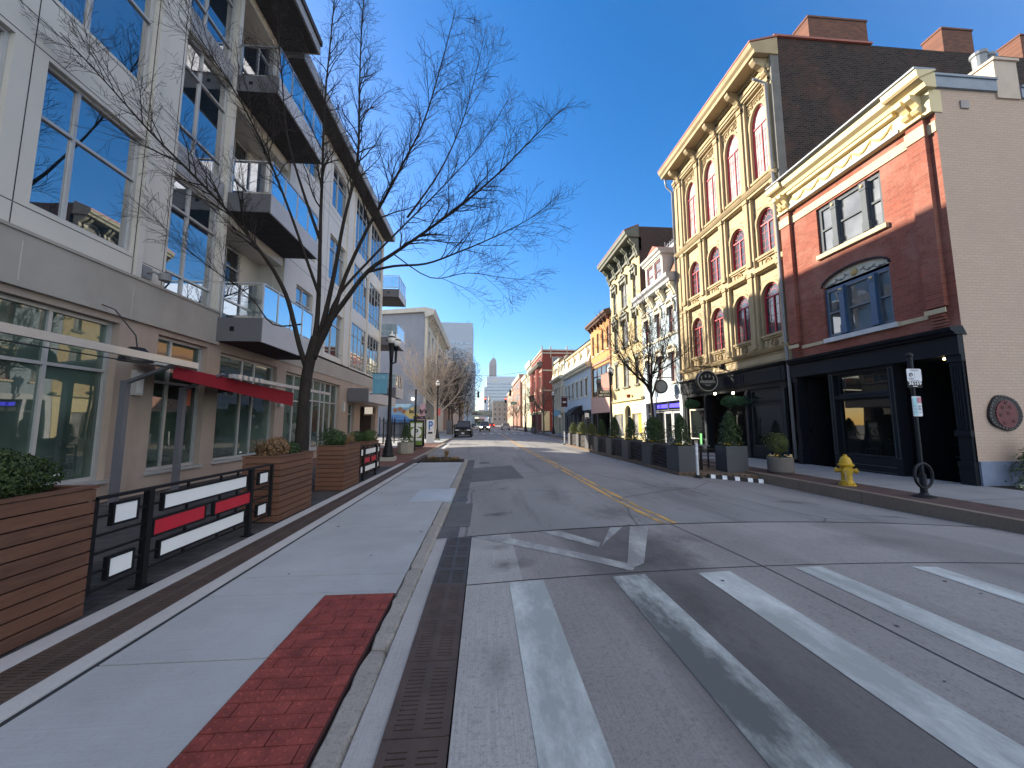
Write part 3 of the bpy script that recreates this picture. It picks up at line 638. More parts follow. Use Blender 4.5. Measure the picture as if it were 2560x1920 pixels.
mb = MB(); mb.tube([(-7.05, 11.65, 4.62), (-7.05, 11.65, 5.28)], .025, 8); mb.lathe([(.2, 4.62), (.2, 4.64)], (-7.05, 11.65, 0), 16); mb.build('stem', M_steel, t)
# flood lamps and wall lamps on the facade
M_fix = mat('fixture_grey', (.2, .2, .21), .5)
t = thing('flood_lamp', 'grey round flood lamp on a square plate above the stone band', 'lamp', (-7.6, 8.95, 5.0))
mb = MB(); FL.box(mb, 8.75, 9.0, 4.87, 5.15, .002, .04); mb.build('plate', M_fix, t)
mb = MB(); mb.tube([FL.p(8.88, 5.0, .04), FL.p(8.88, 5.03, .18), FL.p(8.95, 4.97, .26)], .025, 8); mb.build('arm', M_fix, t)
mb = MB(); mb.lathe([(.11, 4.86), (.12, 5.0), (.09, 5.03)], (-7.36, 8.98, 0), 14); mb.build('lamp_head', M_fix, t)
for k, (y, lab) in enumerate(((8.85, 'grey sheet-metal wall box lamp on the stone pier behind the first awning post'), (14.75, 'grey box lamp on the stone pier beside the glass door'), (21.2, 'narrow grey box lamp on the stone pier next to the garage canopy'))):
    t = thing('wall_lamp', lab, 'lamp', (-7.67, y, 2.5), 'box lamps on the stone piers')
    mb = MB(); FL.box(mb, y - .1, y + .1, 2.2, 2.75, .031, .14); mb.build('housing', M_alu, t); mb = MB(); FL.box(mb, y - .08, y + .08, 2.25, 2.7, .141, .15); mb.build('cover', mat('lamp_cover', (.6, .6, .58), .5), t)
t = thing('heat_lamp', 'black dome heater hanging on a cable from the stone band above the awning arm', 'heater', (-6.95, 8.0, 3.0))
mb = MB(); mb.lathe([(.02, 3.14), (.12, 3.12), (.24, 2.98), (.27, 2.84), (.25, 2.84)], (-6.95, 8.0, -.02), 20); mb.build('dome', mat('black_dome', (.01, .01, .012), .35), t)
mb = MB(); mb.tube([(-6.95, 8.0, 3.1), (-7.0, 8.0, 3.35), (-7.35, 7.9, 3.85), (-7.6, 7.9, 3.95)], .012, 6); mb.build('cable', M_joint, t)
# crown stickers, a poster
tag(MB().build('window_poster', M_hole) if False else (lambda m: (FL.box(m, 10.35, 10.72, 2.05, 2.5, -.155, -.145), m.build('window_poster', mat('poster_red', (.6, .16, .1), .7)))[1])(MB()), 'red and white paper poster taped inside the narrow shop window', 'poster')
M_stick = mat('sticker_white', (.8, .8, .8), .6)
def crown(y, z, lab):
    m = MB(); m.prism([FL.p(y - .05, z, -.15), FL.p(y + .05, z, -.15), FL.p(y + .06, z + .06, -.15), FL.p(y + .025, z + .03, -.15), FL.p(y, z + .07, -.15), FL.p(y - .025, z + .03, -.15), FL.p(y - .06, z + .06, -.15)], (.004, 0, 0)); tag(m.build('crown_sticker', M_stick), lab, 'sticker')
crown(7.7, .62, 'white crown sticker low in the big shop window behind the shrub'); crown(13.0, .62, 'white crown sticker low in the middle shop window behind the planter')

# ------------------------------------------------------------------ awning
M_awn = mat('awning_grey', (.13, .13, .15), .5, .05, 2, .02, 40, metal=.2, bmp=0)
def awn(y, lab):
    t = thing('awning_post', lab, 'post', (-7.3, y, 0), 'grey awning posts with arms')
    m = MB(); m.box(-7.38, -7.26, y - .05, y + .05, 0, 2.46); m.build('post', M_awn, t)
    m = MB(); m.bar((-7.3, y, 2.42), (-6.42, y, 2.8), .09, .06); m.build('arm', M_awn, t); m = MB(); m.box(-7.45, -7.2, y - .12, y + .12, 0, .012); m.build('foot', M_awn, t)
awn(8.25, 'grey square awning post with angled arm nearest the camera'); awn(9.75, 'grey square awning post with angled arm holding the red canopy')
t = thing('awning_beam', 'long pale metal beam with a cable under it, level with the awning arms, running off the left edge', 'beam', (-6.4, 5, 2.8))
m = MB(); m.box(-6.47, -6.37, -1, 8.85, 2.8, 2.93); m.build('beam', M_steel, t); m = MB(); m.tube([(-6.42, -1, 2.7), (-6.42, 3, 2.68), (-6.42, 8.3, 2.72)], .012, 6); m.build('cable', M_joint, t)
t = thing('red_awning', 'dark red fabric awning hanging under a pale beam, its end behind the tree trunk', 'awning', (-6.9, 11, 2.6))
m = MB(); A, B, C_, D = Vector((-7.62, 8.75, 2.98)), Vector((-6.55, 8.42, 2.8)), Vector((-6.55, 13.5, 2.63)), Vector((-7.6, 14.2, 2.7)); n = 10; P = []
for j in range(n + 1):
    l, r = A.lerp(D, j / n), B.lerp(C_, j / n); P.append([m.vert(l.lerp(r, i / 5) - Vector((0, 0, .06 * math.sin(math.pi * i / 5) * math.sin(math.pi * j / n)))) for i in range(6)])
for j in range(n):
    for i in range(5): m.f.append([P[j][i], P[j][i + 1], P[j + 1][i + 1], P[j + 1][i]])
for j in range(10):
    p, q = B.lerp(C_, j / 10), B.lerp(C_, (j + 1) / 10); dn = Vector((0, 0, -.26 - .02 * j)); dn2 = Vector((0, 0, -.26 - .02 * (j + 1))); m.hexa([p + dn, q + dn2, q + dn2 + Vector((-.012, 0, 0)), p + dn + Vector((-.012, 0, 0)), p, q, q + Vector((-.012, 0, 0)), p + Vector((-.012, 0, 0))])
m.build('fabric', mat('awning_red', (.24, .004, .014), .85, .1, 4, .08, 200), t)
m = MB(); m.box(-6.49, -6.37, 10.05, 16.2, 2.74, 2.84); m.build('beam', M_steel, t); m = MB(); m.bar(A, B, .03, .05); m.build('end_bar', mat('white_bar', (.75, .75, .75), .4), t)
for i in range(5): m = MB(); m.box(-6.36, -6.28, 10.1 + i * .24, 10.24 + i * .24, 2.72, 2.84); m.build('roller_bracket', M_steel, t)

# ------------------------------------------------------------------ right: buildings
FR = FC((11.3, 0, 0), (0, 1, 0), (-1, 0, 0))
XB = 25.0
def shell(bld, u0, u1, z1, m, z0=0, near=True, far=True, name='side_wall', xf=11.62, roofm=None):
    mb = MB()
    x0 = 11.3
    if near: mb.quad((x0, u0, z0), (XB, u0, z0), (XB, u0, z1), (x0, u0, z1))
    if far: mb.quad((x0, u1, z0), (XB, u1, z0), (XB, u1, z1), (x0, u1, z1))
    mb.quad((XB, u0, z0), (XB, u1, z0), (XB, u1, z1), (XB, u0, z1)); o = mb.build(name, m, bld)
    mb = MB(); mb.quad((x0, u0, z1), (XB, u0, z1), (XB, u1, z1), (x0, u1, z1)); mb.build('roof', roofm or mat('flat_roof', (.08, .075, .07), .95), bld)
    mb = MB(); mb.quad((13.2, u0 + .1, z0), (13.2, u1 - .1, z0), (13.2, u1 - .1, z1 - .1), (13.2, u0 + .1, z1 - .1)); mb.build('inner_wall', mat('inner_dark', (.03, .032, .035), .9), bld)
    return o
M_tan = mat('tan_stone', (.42, .335, .205), .85, .12, .9, .1, 50, bmp=.2, dirt=.45)
M_tand = mat('tan_trim', (.385, .3, .175), .85, .14, 1.5, .12, 40, bmp=.25, dirt=.6)
M_orn = mat('tan_ornament', (.3, .215, .11), .9, .3, 6, .3, 30, bmp=.5)
M_red = mat('red_paint', (.47, .03, .055), .5, .1, 3, .06, 40, bmp=.03)
M_gold = glass('tan_glass', (.05, .055, .06), 1.75, .02)
M_gblind = glass('blind_glass', (.42, .42, .4), 1.6, .03, .35, 1.2)
M_lead = mat('lead_bars', (.09, .085, .08), .6)
M_black = mat('black_shopfront', (.008, .0105, .015), .6, .1, 1.5, .05, 40, spec=.2, bmp=.03)
M_blackt = mat('black_trim', (.015, .02, .026), .55, .1, 1.5, .05, 40, spec=.25, bmp=.03)
M_gshop = glass('dark_shop_glass', (.008, .011, .011), 1.55, .015, .6)
M_zinc = mat('downpipe_grey', (.25, .25, .26), .45, .1, 2, .05, 30, metal=.3)
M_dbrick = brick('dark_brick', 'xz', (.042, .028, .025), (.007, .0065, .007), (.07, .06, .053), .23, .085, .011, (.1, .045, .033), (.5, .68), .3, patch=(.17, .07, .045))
M_chim = brick('chimney_brick', 'xz', (.2, .085, .055), (.12, .055, .042), (.1, .08, .065), .22, .085, .009)
M_chimy = brick('chimney_brick_side', 'yz', (.34, .14, .075), (.25, .1, .06), (.2, .16, .12), .22, .085, .009)

tb = thing('tan_building', 'tall tan stone building with four rows of red-framed arched windows over a black tavern front', 'building', (11.3, 16.6, 0))
U0, U1 = 12.8, 20.5
cs = [13.76, 15.47, 17.19, 18.93]; hw_ = .475
floors = [(5.12, 6.67, 7.2), (8.45, 9.78, 10.33), (11.75, 14.1, 14.93)]
ops = [(c - hw_ - .28, c + hw_ + .28, a - .5, t + .62) for c in cs for a, s, t in floors]     # recessed bays
bayops = [(c - .62, c + .62, 4.55, 7.75) for c in cs] + [(c - .62, c + .62, 8.0, 11.1) for c in cs] + [(c - .62, c + .62, 11.45, 15.55) for c in cs]
mb = MB(); wall(mb, FR, U0, U1, 3.9, 16.2, bayops, 0, .16); mb.build('facade', M_tan, tb)
mb = MB()
for c in cs:
    for (b0, b1), (a, s, t) in zip(((4.55, 7.75), (8.0, 11.1), (11.45, 15.55)), floors):
        wall(mb, FR, c - .62, c + .62, b0, b1, [(c - hw_, c + hw_, a, t, t - s)], -.16, .2)
mb.build('recessed_bays', M_tan, tb)
mb = MB()
for c in cs:
    for k, (a, s, t) in enumerate(floors):
        om = MB()
        archband(mb, FR, c - hw_ - .01, c + hw_ + .01, t + .01, t - s + .01, .1, -.159, -.1)
        FR.box(mb, c - hw_ - .11, c - hw_ - .01, a, s, -.159, -.11); FR.box(mb, c + hw_ + .01, c + hw_ + .11, a, s, -.159, -.11)
        FR.box(mb, c - hw_ - .1, c + hw_ + .1, a - .1, a - .003, -.2, -.03); FR.box(mb, c - hw_ - .06, c + hw_ + .06, a - .17, a - .103, -.159, -.08)
        # carved roundel under the sill
        p = FR.p(c, a - .36, -.158)
        for r0, r1, dw in ((.17, .12, .05), (.08, .0, .045)):
            for i in range(14):
                a0, a1 = 2 * math.pi * i / 14, 2 * math.pi * (i + 1) / 14; q = lambda r, an, w_: p + Vector((-w_, r * math.cos(an), r * math.sin(an)))
                om.hexa([q(r1, a0, 0), q(r1, a1, 0), q(r1, a1, dw), q(r1, a0, dw), q(r0, a0, 0), q(r0, a1, 0), q(r0, a1, dw), q(r0, a0, dw)])
        om.build('sill_roundel', M_orn, tb); om = MB()
        for sg in (-1, 1): FR.box(mb, c + sg * .42 - .07, c + sg * .42 + .07, a - .48, a - .2, -.159, -.12)
        if k < 2:                        # corner fillets over the arch and moulded sill course
            for sg in (-1, 1):
                FR.box(mb, c + sg * .53 - .05, c + sg * .53 + .05, t + .08, t + .12, -.159, -.14); FR.box(mb, c + sg * .56 - .02, c + sg * .56 + .02, t - .16, t + .075, -.159, -.14); FR.box(mb, c + sg * .33 - .12, c + sg * .33 + .12, t + .17, t + .2, -.159, -.14)
            b1 = 7.75 if k == 0 else 11.1
            FR.box(mb, c - .6, c + .6, b1 + .02, b1 + .1, .002, .1) if k == 0 else None
            FR.box(mb, c - .6, c + .6, b1 + .11, b1 + .22, .002, .05) if k == 0 else None
        else:                            # carved foliage band over the top arches
            rnd = random.Random(int(c * 10))
            for i in range(90):
                u = c - .56 + 1.12 * rnd.random(); z = t + .12 + .3 * rnd.random()
                if abs(u - c) > .35 and rnd.random() < .5: z -= .35 * (abs(u - c) - .3) / .26 * rnd.random()
                r = .02 + .03 * rnd.random(); om.sphere(FR.p(u, z, -.15), r, 6, 4)
            om.build('foliage_panel', M_orn, tb)
            FR.box(mb, c - .6, c + .6, t + .46, t + .5, -.159, -.1)
# pilasters, belts, frieze, cornice
for u in (13.02, 14.61, 16.33, 18.06, 19.8):
    ww = .2 if u != 19.8 else .24
    for z0, z1 in ((4.62, 7.9), (8.15, 11.2), (11.5, 15.4)):
        FR.box(mb, u - ww / 2, u + ww / 2, z0 + .25, z1 - .2, .002, .07); FR.box(mb, u - ww / 2 - .04, u + ww / 2 + .04, z0, z0 + .24, .002, .1); FR.box(mb, u - ww / 2 - .04, u + ww / 2 + .04, z1 - .19, z1 - .02, .002, .11)
FR.box(mb, 20.1, 20.44, 4.6, 15.5, .002, .06)
for z in (4.35, 11.22):
    FR.prof(mb, U0 + .02, U1 - .02, [(.002, z), (.09, z + .02), (.16, z + .1), (.2, z + .17), (.002, z + .2)])
FR.box(mb, U0 + .02, U1 - .02, 11.12, 11.21, .002, .06); FR.box(mb, U0 + .02, U1 - .02, 15.62, 15.74, .002, .07); FR.box(mb, U0 + .02, U1 - .02, 15.75, 15.9, .002, .12)
for a, b in ((13.0, 16.6), (16.75, 20.3)):
    for z in (4.0, 4.27): FR.box(mb, a, b, z, z + .025, .002, .03)
FR.prof(mb, U0 - .1, U1 + .1, [(-.3, 16.22), (.7, 16.22), (.72, 16.36), (.82, 16.45), (.88, 16.62), (-.3, 16.95)])
n = 74
for i in range(n): u = U0 + .1 + (U1 - U0 - .2) * i / n; FR.box(mb, u, u + .055, 16.06, 16.21, .002, .14)
mb.build('stone_trim', M_tand, tb)
for u in (13.02, 14.61, 16.33, 18.06, 19.8):   # scrolled brackets under the cornice
    mb = MB(); pr = [(.0, 15.5), (.12, 15.52), (.2, 15.62), (.16, 15.74), (.28, 15.86), (.5, 15.95), (.62, 16.08), (.62, 16.2), (0, 16.2)]
    FR.prof(mb, u - .11, u + .11, pr); FR.prof(mb, u - .14, u + .14, [(.0, 15.25), (.08, 15.28), (.1, 15.42), (.06, 15.48), (0, 15.48)]); mb.build('bracket', M_tand, tb)
mb = MB(); FR.prof(mb, U0 - .12, U1 + .12, [(-.32, 16.99), (.9, 16.64), (.9, 16.7), (-.32, 17.06)]); FR.box(mb, 12.72, 20.55, 17.06, 17.14, -4.5, -.2); mb.build('red_roof_edge', mat('copper_red', (.3, .09, .06), .6), tb)
for c in cs:
    for k, (a, s, t) in enumerate(floors):
        win(FR, tb, c - hw_, c + hw_, a, t, M_red, M_gblind if k == 2 else M_gold, t - s, -.27, .055, [c], [s], .05, (6 if k == 2 else 4, 6 if k == 2 else 4, .012), fd=.05, name='arched_window')
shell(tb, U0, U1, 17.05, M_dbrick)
for x0, x1, zt, zb, lab in ((13.1, 15.69, 18.1, 17.06, 1), (19.1, 20.52, 18.1, 17.06, 2), (22.8, 24.2, 18.1, 17.06, 3)):
    mb = MB(); mb.box(x0, x1, 12.8, 13.5, zb, zt); mb.box(x0 - .03, x1 + .03, 12.77, 13.53, zt, zt + .08); mb.build('chimney', M_chim if True else M_chimy, tb)
mb = MB(); mb.box(11.28, 11.62, 12.74, 12.795, 3.95, 16.2); mb.build('corner_quoin', mat('grey_quoin', (.15, .145, .135), .9, .2, 2), tb)
mb = MB(); mb.tube([FR.p(13.02, 15.35, .62), FR.p(12.98, 15.3, .5), FR.p(12.92, 15.1, .14), FR.p(12.92, 4.4, .12), FR.p(12.92, 4.1, .1), FR.p(12.88, .3, .1)], .055, 10); mb.build('downpipe', M_zinc, tb, True)
mb = MB(); mb.tube([FR.p(20.35, 16.1, .6), FR.p(20.5, 15.7, .45), FR.p(20.45, 15.3, .13), FR.p(20.45, 4.0, .1)], .05, 10); mb.build('downpipe', M_zinc, tb, True)
# black tavern front
S = MB(); wall(S, FR, 13.12, 20.45, 0, 3.18, [(13.4, 15.15, .1, 2.98), (15.35, 18.2, .1, 2.98), (18.35, 20.05, .1, 2.98)], .06, .3)
FR.box(S, 13.05, 20.5, 3.18, 3.78, .03, .14); FR.prof(S, 13.0, 20.5, [(0, 3.78), (.2, 3.79), (.26, 3.86), (.26, 3.9), (0, 3.92)]); S.build('shopfront', M_black, tb)
S = MB()
for a, b in ((13.25, 15.3), (15.45, 17.6), (17.8, 20.3)):
    for (p, q, r, s_) in ((a, b, 3.26, 3.285), (a, b, 3.66, 3.685), (a, a + .025, 3.286, 3.659), (b - .025, b, 3.286, 3.659)): FR.box(S, p, q, r, s_, .14, .165)
for u in (13.18, 15.2, 18.23, 20.2): FR.box(S, u, u + .14, .4, 2.9, .061, .1); FR.box(S, u - .03, u + .17, .1, .38, .061, .12)
S.build('shopfront_trim', M_blackt, tb)
win(FR, tb, 13.45, 15.1, .62, 2.38, M_blackt, M_gshop, 0, -.05, .07, name='shop_window'); win(FR, tb, 13.45, 15.1, 2.5, 2.95, M_blackt, M_gshop, 0, -.05, .06, name='transom_window')
S = MB(); FR.box(S, 13.42, 15.13, .1, .61, -.12, .03); FR.box(S, 13.42, 15.13, 2.39, 2.49, -.12, .02)
for z in (.24, .45): FR.box(S, 13.55, 15.0, z, z + .03, .031, .05)
S.build('bulkhead', M_black, tb)
win(FR, tb, 18.5, 20.0, .7, 2.35, mat('cream_frame', (.5, .47, .4), .6), M_gshop, 0, -.1, .09, name='shop_window'); S = MB(); FR.box(S, 18.38, 20.03, .1, .69, -.14, -.02); S.build('bulkhead', M_black, tb)
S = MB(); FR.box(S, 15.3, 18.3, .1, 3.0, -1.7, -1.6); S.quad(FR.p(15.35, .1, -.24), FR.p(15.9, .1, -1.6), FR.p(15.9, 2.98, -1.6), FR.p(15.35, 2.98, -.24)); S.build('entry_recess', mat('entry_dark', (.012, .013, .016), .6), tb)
S = MB(); FR.box(S, 16.0, 16.06, .12, 2.5, -1.6, -1.55); FR.box(S, 16.9, 16.96, .12, 2.5, -1.6, -1.55); FR.box(S, 16.0, 16.96, 2.44, 2.5, -1.6, -1.54); FR.box(S, 16.061, 16.899, .12, 1.0, -1.6, -1.56); d = S.build('door', mat('door_brown', (.09, .05, .03), .5), tb)
S = MB(); FR.box(S, 16.82, 16.86, 1.0, 1.3, -1.55, -1.5); S.build('handle', M_steel, d)

# ---- red brick building with the pink side wall
M_rbrick = brick('red_brick', 'yz', (.285, .092, .062), (.21, .065, .045), (.24, .13, .1), .21, .07, .006, (.4, .22, .17), (.48, .75), .55, fine=.15, patch=(.5, .095, .055))
M_cream = mat('cream_paint', (.62, .51, .28), .6, .05, 1.5, .05, 60, bmp=.05)
M_creamd = mat('cream_garland', (.6, .42, .17), .7)
M_bgrey = mat('blue_grey_trim', (.22, .26, .31), .55)
M_lime = mat('limestone_band', (.55, .45, .29), .85, .12, 1.5, .1, 60, dirt=.3)
M_blue = mat('slate_blue_paint', (.045, .1, .19), .45, .1, 2)
M_blueg = mat('grey_blue_frame', (.1, .115, .13), .7, .08, 2, spec=.2)
M_pale = mat('pale_sill', (.6, .6, .58), .8)
M_gred = glass('red_bldg_glass', (.09, .1, .105), 1.8, .015, .5)
M_pink = brick('pink_painted_brick', 'xz', (.53, .4, .31), (.5, .375, .29), (.41, .305, .24), .21, .07, .006, (.46, .33, .27), (.5, .75), .5, fine=.08)
rb = thing('red_brick_building', 'two-storey red brick building with cream garland cornice, black shopfront and pink painted side wall', 'building', (11.3, 10.3, 0))
V0, V1 = 7.9, 12.79
def segop(u0, u1, z0, zs_, r): return (u0, u1, z0, zs_ + r, r)
mb = MB(); wall(mb, FR, V0, V1, 3.9, 9.4, [(9.29, 11.37, 7.2, 8.84), segop(9.3, 11.37, 4.35, 6.08, .36)], 0, .25)
for u0 in (8.08, 12.36): FR.box(mb, u0, u0 + .4, 4.45, 9.35, .002, .12)
for u0 in (8.1, 12.38):
    for i in range(4): FR.box(mb, u0 + .015 * i, u0 + .36 - .015 * i, 3.98 + .075 * i, 4.035 + .075 * i, .002, .03 + .025 * i)
mb.build('facade', M_rbrick, rb)
mb = MB(); FR.box(mb, V0, 8.079, 8.9, 9.18, .002, .03); FR.box(mb, 8.06, 8.5, 8.88, 9.2, .121, .15); FR.box(mb, 8.52, 12.34, 8.9, 9.16, .002, .035); FR.box(mb, 12.345, 12.79, 8.88, 9.2, .121, .15); mb.build('upper_stone_band', M_lime, rb); mb = MB()
FR.box(mb, 8.52, 9.25, 4.22, 4.33, .002, .03); FR.box(mb, 11.5, 12.34, 4.22, 4.33, .002, .03); FR.box(mb, 8.06, 8.5, 4.28, 4.4, .121, .15); FR.box(mb, 12.345, 12.78, 4.28, 4.4, .121, .15); mb.build('lower_stone_band', M_lime, rb)
mb = MB(); FR.box(mb, V0 - .02, V1 - .01, 9.4, 10.0, -.2, .14)
FR.prof(mb, V0 - .1, V1, [(.0, 10.0), (.3, 10.01), (.34, 10.12), (.46, 10.2), (.5, 10.36), (.0, 10.4)])
FR.prof(mb, 8.62, 12.2, [(.14, 9.88), (.26, 9.9), (.28, 9.98), (.14, 9.99)])
FR.prof(mb, V0 - .14, 8.62, [(.5, 10.2), (.55, 10.25), (.58, 10.41), (.0, 10.44)]); FR.prof(mb, 12.2, V1 + .05, [(.5, 10.2), (.55, 10.25), (.58, 10.41), (.0, 10.44)])
FR.box(mb, 8.05, 8.52, 9.38, 9.45, .14, .2); FR.box(mb, 12.3, 12.78, 9.38, 9.45, .14, .2)
co = mb.build('cornice', M_cream, rb)
for u in (8.12, 8.34, 12.38, 12.6):
    mb = MB(); FR.prof(mb, u - .075, u + .075, [(.14, 9.5), (.24, 9.52), (.3, 9.6), (.22, 9.7), (.3, 9.8), (.44, 9.88), (.46, 9.99), (.14, 9.99)]); mb.build('bracket', M_cream, co)
mb = MB()
for i in range(6):
    u0 = 8.75 + i * .57; pts = [FR.p(u0 + .57 * k / 10, 9.78 - .2 * math.sin(math.pi * k / 10), .145) for k in range(11)]
    mb.tube(pts, [.02 + .025 * math.sin(math.pi * k / 10) for k in range(11)], 6); mb.tube([FR.p(u0, 9.78, .145), FR.p(u0 + .02, 9.6, .145)], .012, 5)
    for k in (3, 5, 7): mb.bar(pts[k], pts[k] + Vector((0, .06, .07)), .012)
mb.build('garland', M_creamd, co)
mb = MB(); FR.box(mb, 8.6, 12.25, 9.405, 9.5, .141, .175); FR.box(mb, V0 - .12, V1, 10.445, 10.5, .0, .6); mb.build('grey_drip', M_bgrey, co)
# side wall, parapet, chimney
mb = MB(); mb.quad((11.3, V0, .0), (XB, V0, .0), (XB, V0, 10.02), (11.3, V0, 10.1)); mb.quad((11.3, V0, 10.1), (XB, V0, 10.02), (XB, V1, 10.02), (11.3, V1, 10.1)); mb.quad((XB, V0, 0), (XB, V1, 0), (XB, V1, 10), (XB, V0, 10)); mb.quad((11.3, V1, 0), (XB, V1, 0), (XB, V1, 10), (11.3, V1, 10)); mb.build('side_wall', M_pink, rb)
mb = MB(); mb.box(13.1, 13.76, 7.86, 8.55, 9.9, 10.95); mb.box(13.06, 13.8, 7.82, 8.6, 10.95, 11.02); ch = mb.build('chimney', mat('chimney_paint', (.55, .45, .36), .85, .1, 2), rb)
mb = MB()
for x, y in ((13.25, 8.2), (13.56, 8.25)): mb.lathe([(.13, 11.02), (.14, 11.4), (.17, 11.42), (.17, 11.5), (.12, 11.52)], (x, y, 0), 14)
mb.build('chimney_pots', mat('pot_grey', (.2, .22, .24), .5), ch)
mb = MB(); mb.box(11.12, 13.09, 7.84, 8.05, 10.06, 10.36); mb.box(11.1, 13.09, 7.81, 8.08, 10.36, 10.42); mb.box(13.77, 25, 7.84, 8.05, 9.93, 10.2); mb.box(13.77, 25, 7.81, 8.08, 10.2, 10.26); mb.build('parapet_flashing', M_bgrey, rb)
mb = MB(); mb.box(12.03, 12.26, 7.87, 7.895, 9.55, 9.76); mb.build('wall_vent', mat('vent_grey', (.33, .3, .28), .7), rb)
mb = MB(); mb.box(11.3, 25, 7.86, 7.896, -.1, .72); mb.build('blue_plinth', mat('plinth_blue', (.2, .24, .33), .8, .2, 2), rb)
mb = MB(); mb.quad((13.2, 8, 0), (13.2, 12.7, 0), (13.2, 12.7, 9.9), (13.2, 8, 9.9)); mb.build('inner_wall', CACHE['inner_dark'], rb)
# upper triple window
def triple(u0, u1, z0, z1, rise, mf, mp, z1w):
    o = win(FR, rb, u0, u1, z0, z1w, mf, mp, 0, -.12, .06, [], [], name='triple_window')
    a, b = u0 + (u1 - u0) * .24, u0 + (u1 - u0) * .7
    for c in (a, b):
        m = MB(); FR.box(m, c - .08, c + .08, z0 + .06, z1w - .06, -.1, .02); FR.box(m, c - .1, c + .1, z0 + .06, z0 + .35, -.1, .035); FR.box(m, c - .1, c + .1, z1w - .3, z1w - .062, -.1, .035)
        q_ = m.build('mullion_post', mf, o)
    for c in (a, b): m = MB(); m.sphere(FR.p(c, z1w - .18, .04), .05, 8, 6); m.build('rosette', M_cream, o)
    m = MB(); h = (z0 + z1w) / 2
    for p, q in ((u0 + .06, a - .08), (a + .08, b - .08), (b + .08, u1 - .06)):
        FR.box(m, p, q, h - .03, h + .03, -.13, -.07); FR.box(m, p, p + .05, z0 + .06, z1w - .06, -.13, -.075); FR.box(m, q - .05, q, z0 + .06, z1w - .06, -.13, -.075); FR.box(m, p, q, z1w - .12, z1w - .06, -.13, -.07); FR.box(m, p, q, z0 + .06, z0 + .12, -.13, -.07)
    m.build('sash', mf if not rise else mat('sash_grey', (.1, .13, .16), .5), o)
    m = MB(); FR.box(m, u0 - .1, u1 + .04, z0 - .14, z0 - .003, -.1, .1); m.build('sill', M_pale if rise else M_lime, o)
    return o
triple(9.29, 11.37, 7.2, 8.84, 0, M_blueg, M_gred, 8.84)
o = triple(9.3, 11.37, 4.35, 6.44, .36, M_blue, M_gred, 6.0)
m = MB(); A = arc(9.31, 11.36, 6.43, .35); m.prism([FR.p(a, b, -.1) for a, b in A], (-.04, 0, 0)); m.build('tympanum', mat('tympanum_cream', (.5, .5, .42), .7), o)
m = MB()
for sg in (-1, 1):
    pts = []
    for k in range(40): t_ = k / 39; pts.append(FR.p(10.335 + sg * (.18 + .72 * t_), 6.2 - .12 * t_ + .045 * (1 - .5 * t_) * math.sin(t_ * 15), -.055))
    m.tube(pts, .014, 5)
    for k in (4, 12, 20, 28): m.tube([pts[k], pts[k] + Vector((0, sg * .04, .05)), pts[k] + Vector((0, sg * .08, .03))], .012, 5)
m.build('scrollwork', mat('scroll_dark', (.1, .1, .09), .7), o)
m = MB(); m.sphere(FR.p(10.335, 6.23, -.06), .12, 12, 8, .5, 1, 1); m.build('shell_boss', mat('boss_gold', (.45, .33, .12), .6), o)
archm = MB(); archband(archm, FR, 9.3, 11.37, 6.44, .36, .05, .0, .03); archm.build('arch_moulding', M_black, rb)
# shopfront
S = MB(); FR.box(S, V0 + .004, V1, 3.22, 3.68, -.25, .14); FR.prof(S, V0 - .02, V1, [(-.1, 3.68), (.22, 3.69), (.24, 3.74), (.32, 3.78), (.34, 3.86), (.0, 3.9)])
for u0, u1 in ((V0 + .006, 8.2), (12.58, 12.95 - .17)):
    FR.box(S, u0, u1, 0, .55, -.3, .1); FR.box(S, u0 + .02, u1 - .02, .55, 3.22, -.3, .06); FR.box(S, u0 - .002, u1 + .01, 3.05, 3.219, -.3, .1); FR.box(S, u0 - .002, u1 + .01, 1.28, 1.42, -.3, .1); FR.box(S, u0 - .002, u1 + .01, .552, .7, -.3, .11)
    for i in range(4): c = u0 + .05 + (u1 - u0 - .1) * (i + .5) / 4; FR.box(S, c - .016, c + .016, 1.43, 2.95, .06, .085)
FR.box(S, 9.44, 11.42, 0, .6, -.35, .04); FR.box(S, 9.44, 9.62, .6, 3.22, -.35, .04); FR.box(S, 11.25, 11.42, .6, 3.22, -.35, .04); FR.box(S, 9.62, 11.25, 2.34, 2.46, -.3, .03); FR.box(S, 9.62, 11.25, 3.1, 3.22, -.3, .03)
S.quad(FR.p(11.42, 0, -.3), FR.p(11.42, 0, -1.8), FR.p(11.42, 3.22, -1.8), FR.p(11.42, 3.22, -.3)); S.quad(FR.p(9.44, 0, -.3), FR.p(9.44, 0, -1.8), FR.p(9.44, 3.22, -1.8), FR.p(9.44, 3.22, -.3)); S.build('shopfront', M_black, rb)
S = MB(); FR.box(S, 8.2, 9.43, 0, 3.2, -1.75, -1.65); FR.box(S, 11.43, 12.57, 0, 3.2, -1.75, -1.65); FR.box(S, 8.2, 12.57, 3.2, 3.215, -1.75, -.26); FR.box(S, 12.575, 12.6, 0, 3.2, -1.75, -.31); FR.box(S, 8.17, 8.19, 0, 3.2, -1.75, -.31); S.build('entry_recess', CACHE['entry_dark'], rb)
S = MB()
for u0, u1 in ((9.47, 9.59), (11.28, 11.39)):
    for a, b, c, d in ((u0, u1, 3.12, 3.135), (u0, u1, .62, .635), (u0, u0 + .014, .636, 3.119), (u1 - .014, u1, .636, 3.119)): FR.box(S, a, b, c, d, .04, .05)
for z in (.2, .36): FR.box(S, 9.6, 11.2, z, z + .02, .04, .06)
FR.box(S, 8.25, 9.4, .98, 1.0, -1.5, -1.46); FR.box(S, 8.25, 9.4, .66, .69, -1.5, -1.46); FR.box(S, 8.25, 9.4, .25, .28, -1.5, -1.46)
